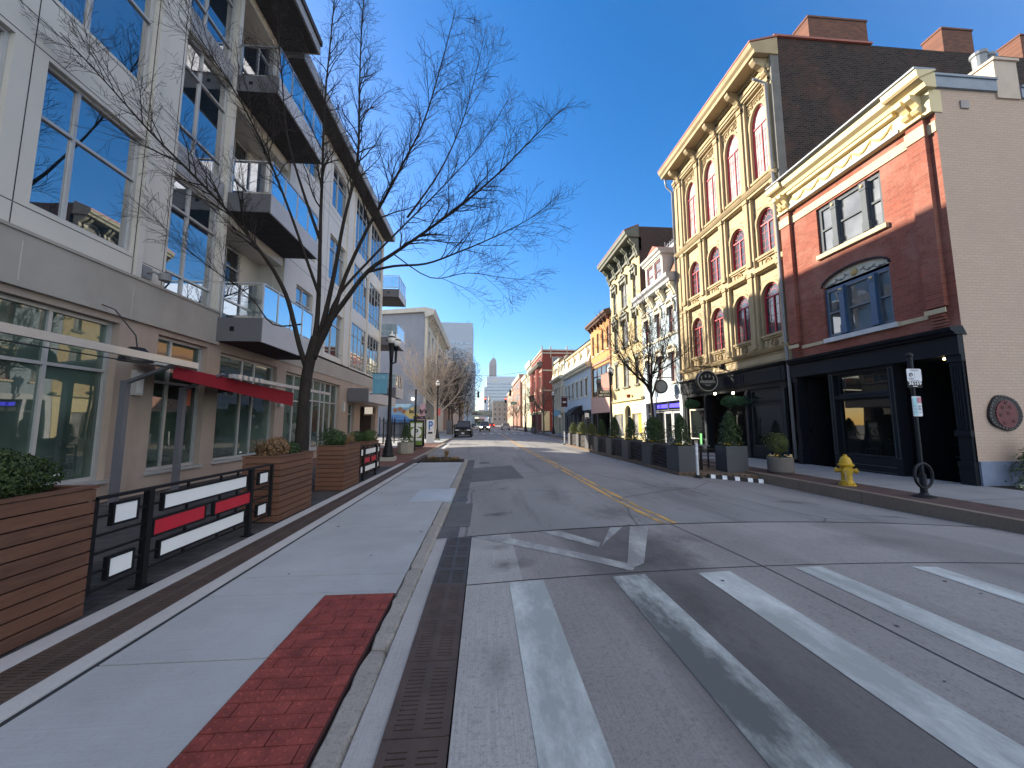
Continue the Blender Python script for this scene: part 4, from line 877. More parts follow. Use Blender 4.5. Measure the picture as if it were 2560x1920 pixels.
S.build('shopfront_trim', mat('trim_green_grey', (.045, .06, .062), .5), rb)
win(FR, rb, 9.64, 11.23, .61, 2.33, M_blackt, M_gshop, 0, -.12, .05, name='shop_window'); win(FR, rb, 9.64, 11.23, 2.47, 3.09, M_blackt, M_gshop, 0, -.12, .05, name='transom_window')
S = MB(); FR.box(S, 9.75, 10.6, .75, 1.35, -.4, -.35); tagp = S.build('green_counter', mat('counter_green', (.015, .07, .03), .5), rb)
S = MB(); FR.box(S, 8.78, 8.81, 1.0, 1.5, -1.64, -1.58); S.build('door_handle', M_steel, rb)
for y, x_, lab in ((11.5, 11.35, 'small lit ceiling lamp over the left dark doorway of the black shopfront'), (8.3, 11.35, 'small lit ceiling lamp over the right dark doorway by the fluted column')):
    t = thing('entry_lamp', lab, 'lamp', (x_, y, 3.2), 'lit lamps over the dark doorways')
    m = MB(); m.lathe([(.055, 3.15), (.06, 3.185)], (x_, y - .12 if y > 10 else y, 0), 12); m.build('bulb', emit('lamp_warm', (1, .72, .3), 12), t); m = MB(); m.lathe([(.07, 3.186), (.07, 3.199)], (x_, y - .12 if y > 10 else y, 0), 12); m.build('fitting', M_blackt, t)
# medallion of painted wood on the pink wall
FP = FC((0, 7.9, 0), (1, 0, 0), (0, -1, 0))
t = thing('wall_medallion', 'shield-shaped carved plaque with a dark red oval hung on the pink wall', 'plaque', (12.09, 7.88, 1.83))
def ell(cx, cz, rx, rz, n=28, wob=0, sq=0):
    return [(cx + rx * math.cos(a) * (1 + wob * math.cos(3 * a + 1.5)), cz + rz * math.sin(a) * (1 + wob * math.sin(4 * a))) for a in [2 * math.pi * i / n for i in range(n)]]
m = MB(); m.prism([FP.p(a, b, .002) for a, b in ell(12.09, 1.83, .43, .41, 32, .05)], (0, -.05, 0)); m.build('frame', mat('plaque_dark', (.03, .027, .026), .7, .4, 12), t)
m = MB()
for i, (a, b) in enumerate(ell(12.09, 1.83, .4, .38, 30, .05)): m.sphere(FP.p(a, b, .05), .025, 6, 4)
for i, (a, b) in enumerate(ell(12.09, 1.8, .295, .335, 30)): m.sphere(FP.p(a, b, .05), .016, 6, 4)
m.build('raised_rim', mat('plaque_silver', (.16, .15, .14), .6, .6, 20), t)
m = MB(); m.prism([FP.p(a, b, .053) for a, b in ell(12.09, 1.8, .28, .32)], (0, -.02, 0)); m.build('red_oval', mat('plaque_red', (.11, .006, .011), .5, .3, 8), t)
m = MB(); rnd = random.Random(5)
for dx, dz in ((-.1, .16), (.1, .17), (-.16, -.02), (.04, .02), (.15, -.16), (-.08, -.2), (.0, .27)):
    for k in range(5): a = k * 1.256; m.sphere(FP.p(12.09 + dx + .028 * math.cos(a), 1.8 + dz + .028 * math.sin(a), .074), .018, 6, 4)
m.build('flower_motifs', mat('plaque_pink', (.2, .1, .09), .7), t)

# ---- pale blue mansard building
M_pblue = brick('pale_blue_brick', 'yz', (.36, .43, .48), (.33, .4, .455), (.3, .36, .41), .21, .075, .005, (.42, .47, .5), (.5, .8), .6, fine=.08)
M_burg = mat('burgundy_frame', (.17, .022, .022), .5)
M_horn = mat('cream_ornament', (.68, .62, .46), .8, .1, 3, .1, 40, bmp=.2, dirt=.3)
M_slate = brick('mansard_slate', 'yz', (.36, .19, .11), (.28, .15, .1), (.15, .09, .07), .28, .2, .01, (.3, .2, .14), (.5, .75), 1)
M_dgrey = mat('dark_grey_paint', (.1, .105, .115), .5)
M_gcur = glass('curtain_glass', (.2, .2, .2), 1.7, .02, .5)
M_gblk = glass('far_glass', (.03, .034, .04), 1.8, .02, .5)
bb = thing('pale_blue_building', 'narrow pale blue brick building with slate mansard, dormer and burgundy window frames', 'building', (11.3, 23, 0))
A0, A1 = 20.52, 25.64
c3 = [21.42, 23.07, 24.74]
ops = [(c - .33, c + .33, 4.05, 5.82) for c in c3] + [(c - .33, c + .33, 7.02, 8.62) for c in c3]
mb = MB(); wall(mb, FR, A0, A1, 3.25, 9.75, ops, 0, .22); mb.build('facade', M_pblue, bb)
for o_ in ops:
    win(FR, bb, *o_, M_burg, M_gcur, 0, -.14, .07, [], [(o_[2] + o_[3]) / 2], .05, sill=(.08, .12, .1), ms=M_horn)
for o_ in ops:
    mb = MB(); c, z = (o_[0] + o_[1]) / 2, o_[3]
    FR.box(mb, o_[0] - .12, o_[1] + .12, z + .02, z + .2, .002, .12); archband(mb, FR, o_[0] - .02, o_[1] + .02, z + .42, .22, .1, .003, .16, 8); mb.sphere(FR.p(c, z + .42, .1), .13, 8, 5, .8)
    for s in (-1, 1): FR.box(mb, c + s * .46 - .06, c + s * .46 + .06, z - .35, z + .15, .002, .1); mb.sphere(FR.p(c + s * .46, z - .35, .07), .07, 6, 4)
    mb.build('window_hood', M_horn, bb)
mb = MB(); FR.box(mb, A0, A1, 6.85, 6.93, .002, .08); mb.build('sill_course', M_horn, bb)
mb = MB(); FR.prof(mb, A0, A1 + .1, [(0, 9.9), (.5, 9.92), (.55, 10.1), (.68, 10.2), (.7, 10.42), (0, 10.5)]); FR.box(mb, A0, A1, 9.05, 9.12, .002, .08); FR.box(mb, A0, A1, 9.75, 9.9, -.1, .1)
mb.build('cornice', mat('cornice_grey', (.3, .31, .33), .6), bb)
mb = MB()
for u in (20.8, 22.2, 23.7, 25.2):
    for d in (-.13, .13): FR.prof(mb, u + d - .07, u + d + .07, [(0, 9.15), (.12, 9.2), (.2, 9.4), (.3, 9.6), (.45, 9.75), (.45, 9.9), (0, 9.9)])
for i in range(44): u = A0 + .1 + i * .112; FR.box(mb, u, u + .06, 9.62, 9.74, .002, .1)
for u in (21.1, 22.6, 24.1):
    FR.box(mb, u + .2, u + 1.0, 9.2, 9.24, .002, .05); FR.box(mb, u + .2, u + 1.0, 9.48, 9.52, .002, .05)
mb.build('brackets', M_horn, bb)
shell(bb, A0, A1, 10.4, M_pblue, near=False)
mb = MB(); mb.quad(FR.p(A0 + .02, 10.4, -.05), FR.p(A1, 10.4, -.05), FR.p(A1, 13.1, -1.1), FR.p(A0 + .02, 13.1, -1.1)); mb.quad(FR.p(A1, 10.4, -.05), FR.p(A1, 13.1, -1.1), FR.p(A1, 13.1, -8), FR.p(A1, 10.4, -8)); mb.quad(FR.p(A0 + .02, 13.1, -1.1), FR.p(A1, 13.1, -1.1), FR.p(A1, 13.2, -10), FR.p(A0 + .02, 13.2, -10)); mb.build('mansard_roof', M_slate, bb)
mb = MB(); FR.box(mb, A0 + .02, A1, 13.1, 13.35, -1.25, -1.0); mb.build('roof_crest', mat('lead_grey', (.25, .28, .33), .5), bb)
mb = MB()
for i in range(16):
    u = A0 + .2 + i * .32; mb.bar(FR.p(u, 13.35, -1.1), FR.p(u, 13.75 + .25 * (i % 5 == 0), -1.1), .03); mb.bar(FR.p(u - .1, 13.55, -1.1), FR.p(u + .1, 13.55, -1.1), .03); mb.bar(FR.p(u, 13.62, -1.1), FR.p(u + .3, 13.62, -1.1), .025)
mb.build('iron_cresting', mat('iron_grey', (.16, .18, .22), .6), bb)
mb = MB(); FR.box(mb, 22.05, 24.5, 10.5, 10.7, -.9, .12); FR.box(mb, 22.05, 22.25, 10.7, 12.1, -.9, .1); FR.box(mb, 24.3, 24.5, 10.7, 12.1, -.9, .1); FR.box(mb, 23.2, 23.35, 10.7, 12.1, -.5, .1); FR.box(mb, 22.05, 24.5, 12.1, 12.3, -1.1, .12)
FR.prof(mb, 21.95, 24.6, [(-1.3, 12.3), (.25, 12.3), (.3, 12.42), (.42, 12.5), (.44, 12.62), (-1.3, 12.7)])
for i in range(18): u = 22.1 + i * .135; FR.box(mb, u, u + .07, 12.16, 12.28, .12, .18)
FR.box(mb, 22.1, 24.45, 10.7, 12.1, -.95, -.9); dm = mb.build('dormer', mat('dormer_cream', (.55, .55, .5), .7), bb)
for a, b in ((22.27, 23.19), (23.36, 24.29)): win(FR, dm, a, b, 10.72, 12.08, M_burg, M_gcur, 0, 0, .08, [], [11.4], .05)
mb = MB(); mb.prism([FR.p(22.2, 12.7, .2), FR.p(24.4, 12.7, .2), FR.p(23.3, 13.35, .1)], (1.2, 0, 0)); mb.build('dormer_gable', mat('gable_red', (.33, .08, .05), .7), dm)
S = MB(); FR.box(S, A0, A1, 2.92, 3.25, -.1, .06); FR.box(S, A0, A0 + .28, 0, 2.92, -.3, .05); FR.box(S, A1 - .3, A1, 0, 2.92, -.3, .05); FR.box(S, 24.2, 24.4, 0, 2.92, -.3, .04); S.build('shopfront', mat('shop_pale', (.55, .57, .6), .6), bb)
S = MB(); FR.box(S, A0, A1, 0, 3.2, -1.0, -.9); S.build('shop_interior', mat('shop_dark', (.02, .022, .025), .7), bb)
win(FR, bb, 20.82, 24.18, 2.35, 2.9, M_dgrey, M_gshop, 0, -.15, .05, [22.5], [], .05, name='transom_window')
for a, b in ((20.85, 21.95), (22.0, 23.0)): win(FR, bb, a, b, .1, 2.3, mat('door_frame_grey', (.4, .41, .42), .5), M_gshop, 0, -.15, .12, [], [], .05, name='shop_door')
win(FR, bb, 23.05, 24.18, .5, 2.3, M_dgrey, M_gshop, 0, -.15, .06, [], [], .05, name='shop_window'); win(FR, bb, 24.42, 25.3, .4, 2.9, M_dgrey, M_gshop, 0, -.15, .06, [], [2.2], .05, name='shop_window')
M_neon = emit('neon_blue', (.03, .02, 1.0), .7)
t = thing('neon_sign', 'pair of glowing blue lettered strips in the transom of the pale blue building', 'neon sign', (11.4, 22.2, 2.6))
for a, b in ((22.6, 24.0), (20.95, 22.35)): m = MB(); FR.box(m, a, b, 2.52, 2.76, -.13, -.12); m.build('light_strip', M_neon, t)
# round sign and brackets of the blue building
t = thing('round_sign', 'round dark grey blade sign hung over the pale blue building entrance', 'sign', (10.6, 21.6, 3.9))
m = MB(); m.prism([(10.55 + .42 * math.cos(a), 21.55, 3.75 + .42 * math.sin(a)) for a in [2 * math.pi * i / 26 for i in range(26)]], (0, .12, 0)); m.build('board', mat('sign_rim', (.05, .05, .05), .5), t)
m = MB(); m.prism([(10.55 + .33 * math.cos(a), 21.54, 3.75 + .33 * math.sin(a)) for a in [2 * math.pi * i / 26 for i in range(26)]], (0, .008, 0)); m.build('face', mat('sign_face', (.28, .29, .29), .6), t)
m = MB(); m.bar((11.28, 21.6, 4.3), (10.2, 21.6, 4.3), .05); m.bar((10.55, 21.6, 4.28), (10.55, 21.6, 4.17), .03); m.build('bracket', M_dgrey, t)

# ---- yellow building
M_yelb = brick('yellow_brick', 'yz', (.52, .42, .235), (.48, .38, .205), (.43, .35, .21), .21, .075, .004, (.5, .4, .22), (.5, .8), .5, fine=.12)
M_olive = mat('olive_trim', (.13, .135, .1), .6, .15, 3, .1, 30)
yb = thing('yellow_building', 'tall yellow building with a dark bracketed cornice and ornate window hoods', 'building', (11.3, 29, 0))
B0, B1 = 25.66, 32.1
cols = [(26.37, 27.03), (28.2, 29.45), (30.5, 31.35)]
ops = [(a, b, z0, z1) for a, b in cols for z0, z1 in ((4.45, 6.45), (7.68, 9.85), (10.8, 12.9))]
mb = MB(); wall(mb, FR, B0, B1, 3.3, 14.1, ops, 0, .25); mb.build('facade', M_yelb, yb)
for o_ in ops:
    mb = MB(); win(FR, yb, *o_, M_olive, M_gcur, 0, -.15, .07, [(o_[0] + o_[1]) / 2] if o_[1] - o_[0] > 1 else [], [o_[2] + (o_[3] - o_[2]) * .5], .06, sill=(.1, .14, .14), ms=M_olive)
    c, z = (o_[0] + o_[1]) / 2, o_[3]; w_ = (o_[1] - o_[0]) / 2
    if z > 7:
        FR.box(mb, o_[0] - .18, o_[1] + .18, z + .3, z + .42, .003, .22); FR.box(mb, o_[0] - .08, o_[1] + .08, z + .02, z + .3, .003, .1)
        archband(mb, FR, c - w_ * .6, c + w_ * .6, z + .62, .25, .12, .003, .2, 8); mb.sphere(FR.p(c, z + .3, .12), .12, 8, 5)
        for s in (-1, 1): FR.box(mb, c + s * (w_ + .1) - .08, c + s * (w_ + .1) + .08, z - .35, z + .29, .003, .15)
    else: FR.box(mb, o_[0] - .1, o_[1] + .1, z + .02, z + .28, .003, .06)
    mb.build('window_hood', M_olive, yb)
mb = MB(); FR.prof(mb, B0 - .1, B1 + .1, [(0, 15.2), (.9, 15.2), (.95, 15.35), (1.05, 15.42), (1.1, 15.62), (0, 16.1)]); FR.box(mb, B0, B1, 14.1, 14.25, -.1, .16)
for u in (25.9, 27.45, 28.95, 30.4, 31.9):
    for d in (-.14, .14): FR.prof(mb, u + d - .08, u + d + .08, [(0, 13.8), (.12, 13.85), (.2, 14.2), (.35, 14.5), (.3, 14.7), (.6, 14.95), (.75, 15.19), (0, 15.19)])
for u in (26.67, 28.2, 29.7, 31.15): archband(mb, FR, u - .38, u + .38, 14.95, .4, .12, .002, .12, 8)
mb.build('cornice', M_olive, yb); mb = MB(); FR.box(mb, B0, B1, 14.25, 15.2, -.2, 0); mb.build('frieze', mat('frieze_dark', (.05, .05, .045), .8), yb)
mb = MB(); FR.prof(mb, B0 - .12, B1 + .12, [(0, 16.12), (1.12, 15.64), (1.12, 15.7), (0, 16.18)]); mb.build('roof_edge', mat('copper_red', (.3, .09, .06), .6), yb)
shell(yb, B0, B1, 16.05, brick('brown_brick_side', 'xz', (.09, .06, .05), (.06, .045, .04), (.07, .06, .055), .22, .085, .009))
S = MB(); wall(S, FR, B0, B1, 0, 3.28, [(28.02, 29.2, .05, 2.96, .5), (26.1, 27.8, .6, 2.3), (29.6, 31.7, .5, 2.3)], .06, .3); FR.prof(S, B0, B1, [(.06, 3.28), (.25, 3.3), (.3, 3.45), (.0, 3.5)]); S.build('shopfront', mat('pale_yellow_paint', (.66, .57, .32), .7, .05, 2), yb)
win(FR, yb, 26.1, 27.8, .6, 2.3, M_horn, M_gcur, 0, -.1, .06, [26.9], [], .05, name='shop_window'); win(FR, yb, 29.6, 31.7, .5, 2.3, M_horn, M_gcur, 0, -.1, .06, [30.6], [], .05, name='shop_window')
win(FR, yb, 28.02, 29.2, .05, 2.96, M_olive, M_gshop, .5, -.2, .08, [], [2.1], .06, name='arched_door')
m = MB(); FR.box(m, 26.15, 26.75, .9, 2.2, .0, .02); tag(m.build('shop_poster', mat('poster_yellow', (.75, .42, .03), .6, .5, 3)), 'yellow and orange poster in the shop window of the yellow building', 'poster')
t = thing('hanging_planter', 'small potted plant on a ledge of the yellow building above its arched door', 'plant pot', (11.1, 27.9, 3.6))
m = MB(); m.lathe([(.12, 3.5), (.17, 3.75)], (11.05, 27.9, 0), 10); m.build('pot', M_burg, t)

# ---- orange building
M_orb = brick('orange_brick', 'yz', (.5, .26, .1), (.45, .23, .09), (.4, .22, .1), .21, .075, .004, (.4, .2, .1), (.5, .8), .5, fine=.12)
M_rose = mat('rose_panel', (.3, .14, .11), .7, .15, 1.5, .1, 40)
M_brownt = mat('brown_trim', (.09, .045, .03), .6)
ob = thing('orange_building', 'orange brick building with brown cornice and a big rose-brown glazed bay', 'building', (11.3, 35.5, 0))
D0, D1 = 32.22, 38.5
ops = [(c - .33, c + .33, 8.4, 10.42) for c in (33.0, 34.5, 36.0, 37.6)] + [(32.6, 38.2, 4.2, 7.1)]
mb = MB(); wall(mb, FR, D0, D1, 4.1, 11.3, ops, 0, .25); mb.build('facade', M_orb, ob)
for o_ in ops[:4]: win(FR, ob, *o_, mat('rose_frame', (.4, .22, .16), .6), M_gcur, 0, -.15, .06, [], [9.5], .05, sill=(.06, .1, .08), ms=M_horn)
win(FR, ob, *ops[4], M_brownt, M_gblk, 0, -.1, .1, [34.0, 35.4, 36.8], [6.2], .1, name='bay_window')
mb = MB(); FR.box(mb, 32.65, 35.3, 4.3, 6.15, -.08, -.02); FR.box(mb, D0, D1, 7.35, 7.5, .002, .1); mb.build('bay_panel', M_rose, ob)
mb = MB(); FR.box(mb, D0, D1, 2.55, 4.1, -.2, .08); mb.build('blank_fascia', mat('pink_fascia', (.5, .3, .24), .8, .12, 2.5), ob)
mb = MB(); FR.prof(mb, D0 - .05, D1 + .1, [(0, 11.3), (.4, 11.32), (.45, 11.45), (.6, 11.55), (.62, 11.75), (0, 11.95)])
for u in (32.6, 33.6, 34.6, 35.6, 36.6, 37.6, 38.3): FR.prof(mb, u - .06, u + .06, [(0, 10.95), (.15, 11.0), (.35, 11.29), (0, 11.29)])
mb.build('cornice', M_brownt, ob); mb = MB(); mb.tube([FR.p(32.3, 11.3, .4), FR.p(32.3, 10.9, .08), FR.p(32.3, 2.6, .08)], .05, 8); mb.build('downpipe', mat('pipe_red', (.28, .07, .03), .5), ob)
shell(ob, D0, D1, 11.6, M_rose)
S = MB(); FR.box(S, D0, D1, 0, 2.54, -1.5, -1.4); FR.box(S, D0, D0 + .3, 0, 2.54, -1.4, 0); FR.box(S, D1 - .3, D1, 0, 2.54, -1.4, 0); FR.box(S, 36.6, 36.9, 0, 2.54, -.5, 0); S.build('shopfront', mat('shop_brown_dark', (.04, .035, .032), .6), ob)
win(FR, ob, 36.9, 38.2, .4, 2.5, M_brownt, M_gshop, 0, -.3, .06, [], [], .05, name='shop_window')

# ---- pale clapboard building with cream mansard, and its cream neighbour
M_clap = brick('clapboard', 'yz', (.44, .5, .55), (.42, .48, .53), (.28, .31, .35), 40, .13, .012, fine=.05)
M_creamb = mat('cream_stucco', (.62, .54, .39), .8, .08, 1, .08, 40, bmp=.1, dirt=.25)
wb = thing('clapboard_building', 'long low pale blue clapboard building under a cream mansard with small dormers', 'building', (11.3, 45, 0))
E0, E1 = 38.6, 51.8
ops = [(c - .45, c + .45, 4.55, 6.4) for c in (40.4, 42.4, 44.5, 46.6, 48.7, 50.6)]
mb = MB(); wall(mb, FR, E0, E1, 3.0, 7.6, ops, 0, .2); mb.build('facade', M_clap, wb)
for o_ in ops: win(FR, wb, *o_, M_dgrey, M_gcur, 0, -.12, .07, [], [5.5], .05, sill=(.1, .12, .1), ms=M_horn)
mb = MB()
for o_ in ops: FR.box(mb, o_[0] - .15, o_[1] + .15, 6.42, 6.6, .002, .15); FR.box(mb, o_[0] - .14, o_[0] - .02, 4.5, 6.41, .002, .08); FR.box(mb, o_[1] + .02, o_[1] + .14, 4.5, 6.41, .002, .08)
FR.prof(mb, E0, E1, [(0, 7.5), (.35, 7.52), (.4, 7.7), (.6, 7.8), (.62, 8.02), (0, 8.05)]); mb.build('eave', M_horn, wb)
mb = MB(); mb.quad(FR.p(E0, 8.05, .3), FR.p(E1, 8.05, .3), FR.p(E1, 10.3, -.5), FR.p(E0, 10.3, -.5)); mb.quad(FR.p(E0, 8.05, .3), FR.p(E0, 10.3, -.5), FR.p(E0, 10.3, -6), FR.p(E0, 8.05, -6)); FR.prof(mb, E0 - .05, E1 + .05, [(-.8, 10.3), (-.2, 10.3), (-.1, 10.55), (-.8, 10.6)]); mb.build('mansard_roof', M_creamb, wb)
for u in (40.3, 43.4, 46.5, 49.6):
    mb = MB(); mb.prism([FR.p(u - .8, 8.3, .15), FR.p(u - .8, 9.5, .15), FR.p(u, 9.9, .15), FR.p(u + .8, 9.5, .15), FR.p(u + .8, 8.3, .15)], (1.0, 0, 0)); d = mb.build('dormer', M_creamb, wb)
    mb = MB()
    for k in (-.5, 0, .5): FR.box(mb, u + k - .17, u + k + .17, 8.45, 9.35, .152, .16)
    mb.build('louvre', M_horn, d)
shell(wb, E0, E1, 10.5, M_clap)
S = MB(); FR.box(S, E0, E1, 0, 3.0, -.5, -.4)
for u in (38.65, 41.3, 44.2, 46.4, 49, 51.5): FR.box(S, u, u + .25, 0, 3.0, -.4, .02)
S.build('shopfront', M_dgrey, wb)
for a, b in ((38.95, 41.25), (41.6, 44.1), (46.7, 48.9), (49.3, 51.4)): win(FR, wb, a, b, .4, 2.9, M_dgrey, M_gshop, 0, -.2, .06, [(a + b) / 2], [2.2], .05, name='shop_window')
kb = thing('cream_mansard_building', 'cream corner building with arched upper windows beyond the clapboard front', 'building', (11.3, 56, 0))
ops = [(c - .4, c + .4, 4.4, 6.6, .4) for c in (53.2, 55.2, 57.2, 59.2)]
mb = MB(); wall(mb, FR, 51.9, 60.8, 3.1, 8.0, ops, 0, .2); FR.prof(mb, 51.9, 60.9, [(0, 8.0), (.5, 8.05), (.55, 8.35), (0, 8.4)]); FR.box(mb, 51.9, 60.8, 3.0, 3.2, .002, .2); FR.box(mb, 51.9, 60.8, 6.75, 6.9, .002, .1); mb.build('facade', M_creamb, kb)
for o_ in ops: win(FR, kb, *o_[:4], M_horn, M_gblk, .4, -.12, .07, [], [5.6], .05)
mb = MB(); mb.quad(FR.p(51.9, 8.4, .2), FR.p(60.8, 8.4, .2), FR.p(60.8, 10.9, -.5), FR.p(51.9, 10.9, -.5)); FR.box(mb, 51.9, 60.8, 10.9, 11.1, -1, -.3); FR.box(mb, 56.5, 60.5, 10.2, 11.5, -1.2, -.2); mb.build('mansard_roof', M_creamb, kb)
for u in (53.5, 55.5, 58.5): mb = MB(); FR.box(mb, u - .35, u + .35, 8.7, 10.1, -.4, .2); d = mb.build('dormer', M_horn, kb); mb = MB(); FR.box(mb, u - .2, u + .2, 8.9, 9.9, .201, .21); mb.build('pane', M_gblk, d)
shell(kb, 51.9, 60.8, 11, M_creamb)
S = MB()
for u in (52, 54.2, 56.4, 58.6, 60.5): FR.box(S, u, u + .3, 0, 3.0, -.5, .05)
FR.box(S, 51.9, 60.8, 0, 3.0, -.8, -.7); S.build('shopfront', M_horn, kb)
for a in (52.4, 54.6, 56.8, 59.0): win(FR, kb, a, a + 1.45, .3, 2.9, M_dgrey, M_gshop, 0, -.3, .06, [], [2.2], .05, name='shop_window')

# ---- beyond the cross street
def plain(name, label, x0, x1, y0, y1, z1, wallm, rows=(), cols_=(), wm=None, winm=None, cornice=None, cm=None, side_cols=(), face='R'):
    t = thing(name, label, 'building', ((x0 + x1) / 2, (y0 + y1) / 2, 0)); mb = MB(); mb.box(x0, x1, y0, y1, 0, z1); mb.build('wall', wallm, t)
    F = FC((x0, 0, 0), (0, 1, 0), (-1, 0, 0)) if face == 'R' else FC((x1, 0, 0), (0, 1, 0), (1, 0, 0))
    G = FC((0, y0, 0), (1, 0, 0), (0, -1, 0))
    if cornice:
        m = MB(); F.prof(m, y0 - .1, y1 + .1, [(.003, z1 - cornice), (.35, z1 - cornice + .1), (.5, z1 - .15), (.5, z1 + .05), (.003, z1 + .1)]); m.build('cornice', cm, t)
    wz = 0
    for a, b in rows:
        for c, hw in cols_:
            m = MB(); F.box(m, c - hw, c + hw, a, b, .003, .06); f = m.build('window', wm, t); m = MB(); F.box(m, c - hw + .1, c + hw - .1, a + .1, b - .1, .061, .068); m.build('pane', winm, f)
        for c, hw in side_cols:
            m = MB(); G.box(m, c - hw, c + hw, a, b, .003, .06); f = m.build('window', wm, t); m = MB(); G.box(m, c - hw + .12, c + hw - .12, a + .1, b - .1, .061, .068); m.build('pane', winm, f)
    return t
M_frb = brick('far_red_brick', 'xz', (.2, .04, .03), (.16, .035, .028), (.15, .06, .045), .6, .25, .01, fine=.1)
M_ftrim = mat('far_stone_trim', (.42, .36, .28), .8)
fb = plain('red_corner_building', 'red brick corner building with stone-trimmed windows and a dark street cornice across the side street', 11.3, 32, 71.5, 87.4, 15.6, M_frb, ((4.6, 7.2), (8.2, 10.8), (12.4, 14.4)), [(74, .9), (78, .9), (82, .9), (85.5, .8)], M_ftrim, M_gblk, None, None, [(14.2, .95), (19, .95), (23.5, .95)])
m = MB()
for z in (7.7, 11.6, 15.0): m.box(11.2, 32.1, 71.4, 71.49, z, z + .25); m.box(11.2, 11.29, 71.4, 87.5, z, z + .25)
m.box(11.15, 32, 71.35, 87.5, 15.6, 15.85)
for x in (11.3, 13, 16.2, 19.5, 23): m.box(x - .12, x + .12, 71.3, 71.6, 15.85, 16.5); m.box(x - .08, x + .08, 71.38, 71.49, 14.2, 15.6)
m.build('stone_courses', M_ftrim, fb)
m = MB(); m.prism([(11.29, 74.5, 3.9), (10.7, 75.2, 3.9), (10.7, 77.2, 3.9), (11.29, 78, 3.9)], (0, 0, 8.5)); m.prism([(11.29, 82.5, 3.9), (10.7, 83.2, 3.9), (10.7, 85.5, 3.9), (11.29, 86.2, 3.9)], (0, 0, 8.5)); tw = m.build('bay', M_frb, fb); m = MB(); m.prism([(11.28, 71.6, 12.42), (10.6, 71.6, 12.6), (10.3, 71.6, 13.0), (10.3, 71.6, 13.3), (11.28, 71.6, 13.5)], (0, 15.6, 0)); m.build('street_cornice', mat('turret_dark', (.12, .11, .09), .8), fb)
m = MB(); m.box(11.1, 12.6, 71.1, 71.48, .1, 3.8); m.box(11.0, 11.28, 71.5, 87.3, 3.3, 3.9); m.build('entrance_surround', mat('entry_yellow', (.6, .5, .3), .7), fb)
plain('green_trim_building', 'pale green tall house with a white cornice behind the red corner building', 11.3, 24, 88, 97, 16.4, mat('pale_green', (.45, .46, .3), .8), ((4.5, 6.8), (8, 10.3), (11.5, 13.8)), [(90, .6), (92.5, .6), (95, .6)], M_ftrim, M_gblk, 1.2, mat('white_cornice', (.6, .58, .5), .7))
plain('cream_house', 'cream three-storey house between the green house and the brown brick house', 11.3, 24, 97.2, 108, 14.2, M_creamb, ((4.5, 6.6), (7.8, 9.9), (11, 12.8)), [(99.5, .6), (102.5, .6), (105.5, .6)], M_ftrim, M_gblk, 1.0, M_horn)
plain('brown_brick_house', 'brown brick house with a plain side wall and chimney further down the street', 11.0, 26, 112, 140, 16.2, mat('far_brown', (.25, .13, .09), .85), ((4.5, 6.8), (8.5, 10.8), (12.3, 14.4)), [(116, .8), (120, .8), (124, .8), (130, .8)], M_ftrim, M_gblk, 1.2, M_ftrim)
plain('beige_midrise', 'beige mid-rise block with pale vertical strips at the far end of the street', 5.8, 16, 230, 262, 15, mat('far_beige', (.27, .22, .19), .85), [(3 + i * 3.0, 4.6 + i * 3.0) for i in range(4)], [(235 + i * 6, 1.2) for i in range(4)], M_ftrim, M_gblk, None, None, [(7.2, .7), (10, .7), (13, .7)])
plain('tan_midrise', 'narrow tan block at the end of the right-hand row', 11.6, 26, 145, 180, 15, mat('far_tan', (.36, .24, .17), .85), [(4 + i * 3.2, 6 + i * 3.2) for i in range(3)], [(150 + i * 6, 1.0) for i in range(5)], M_ftrim, M_gblk, .8, M_ftrim)
plain('slender_pale_block', 'slender pale block in front of the white office building at the street end', 3.9, 5.5, 270, 300, 21.5, mat('far_white2', (.5, .46, .43), .8), [(3 + i * 3.4, 4.8 + i * 3.4) for i in range(5)], [(275 + i * 6, 1.2) for i in range(4)], M_ftrim, M_gblk, None, None, [(4.7, .4)])
# white office building with band windows and the stone tower behind it
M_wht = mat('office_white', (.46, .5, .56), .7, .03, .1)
M_bandw = glass('band_glass', (.2, .28, .36), 1.8, .05)
t = thing('white_office_building', 'broad white office building with blue window bands closing the view down the street', 'building', (21, 430, 0))
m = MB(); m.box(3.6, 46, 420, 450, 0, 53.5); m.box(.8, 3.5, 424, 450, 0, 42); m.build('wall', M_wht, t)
for i in range(11): m = MB(); z = 8 + i * 3.6; m.box(3.7, 45.9, 419.9, 419.99, z, z + 1.7); m.build('window_band', M_bandw, t)
m = MB(); m.box(10.5, 15.5, 419.85, 419.99, 46.5, 50); m.build('roof_sign', mat('office_sign', (.5, .52, .48), .7), t)
t = thing('stone_tower', 'grey stepped stone tower rising behind the white office building', 'tower', (12.5, 560, 0))
m = MB(); m.box(8.2, 19.5, 560, 575, 0, 90); m.prism([(8.2, 560, 90), (19.5, 560, 90), (19, 560, 94), (18, 560, 97), (12.5, 560, 97), (10, 560, 94)], (0, 12, 0)); m.box(12.5, 17, 562, 570, 97, 99); m.build('shaft', mat('tower_stone', (.3, .29, .3), .9), t)
m = MB(); m.bar((14.8, 565, 99), (14.8, 565, 107), .25); m.build('mast', M_dgrey, t)
for i in range(5): m = MB(); m.box(9.5 + i * 2, 10.4 + i * 2, 559.8, 559.99, 66, 88); m.build('window_strip', mat('tower_win', (.2, .2, .22), .6), t)
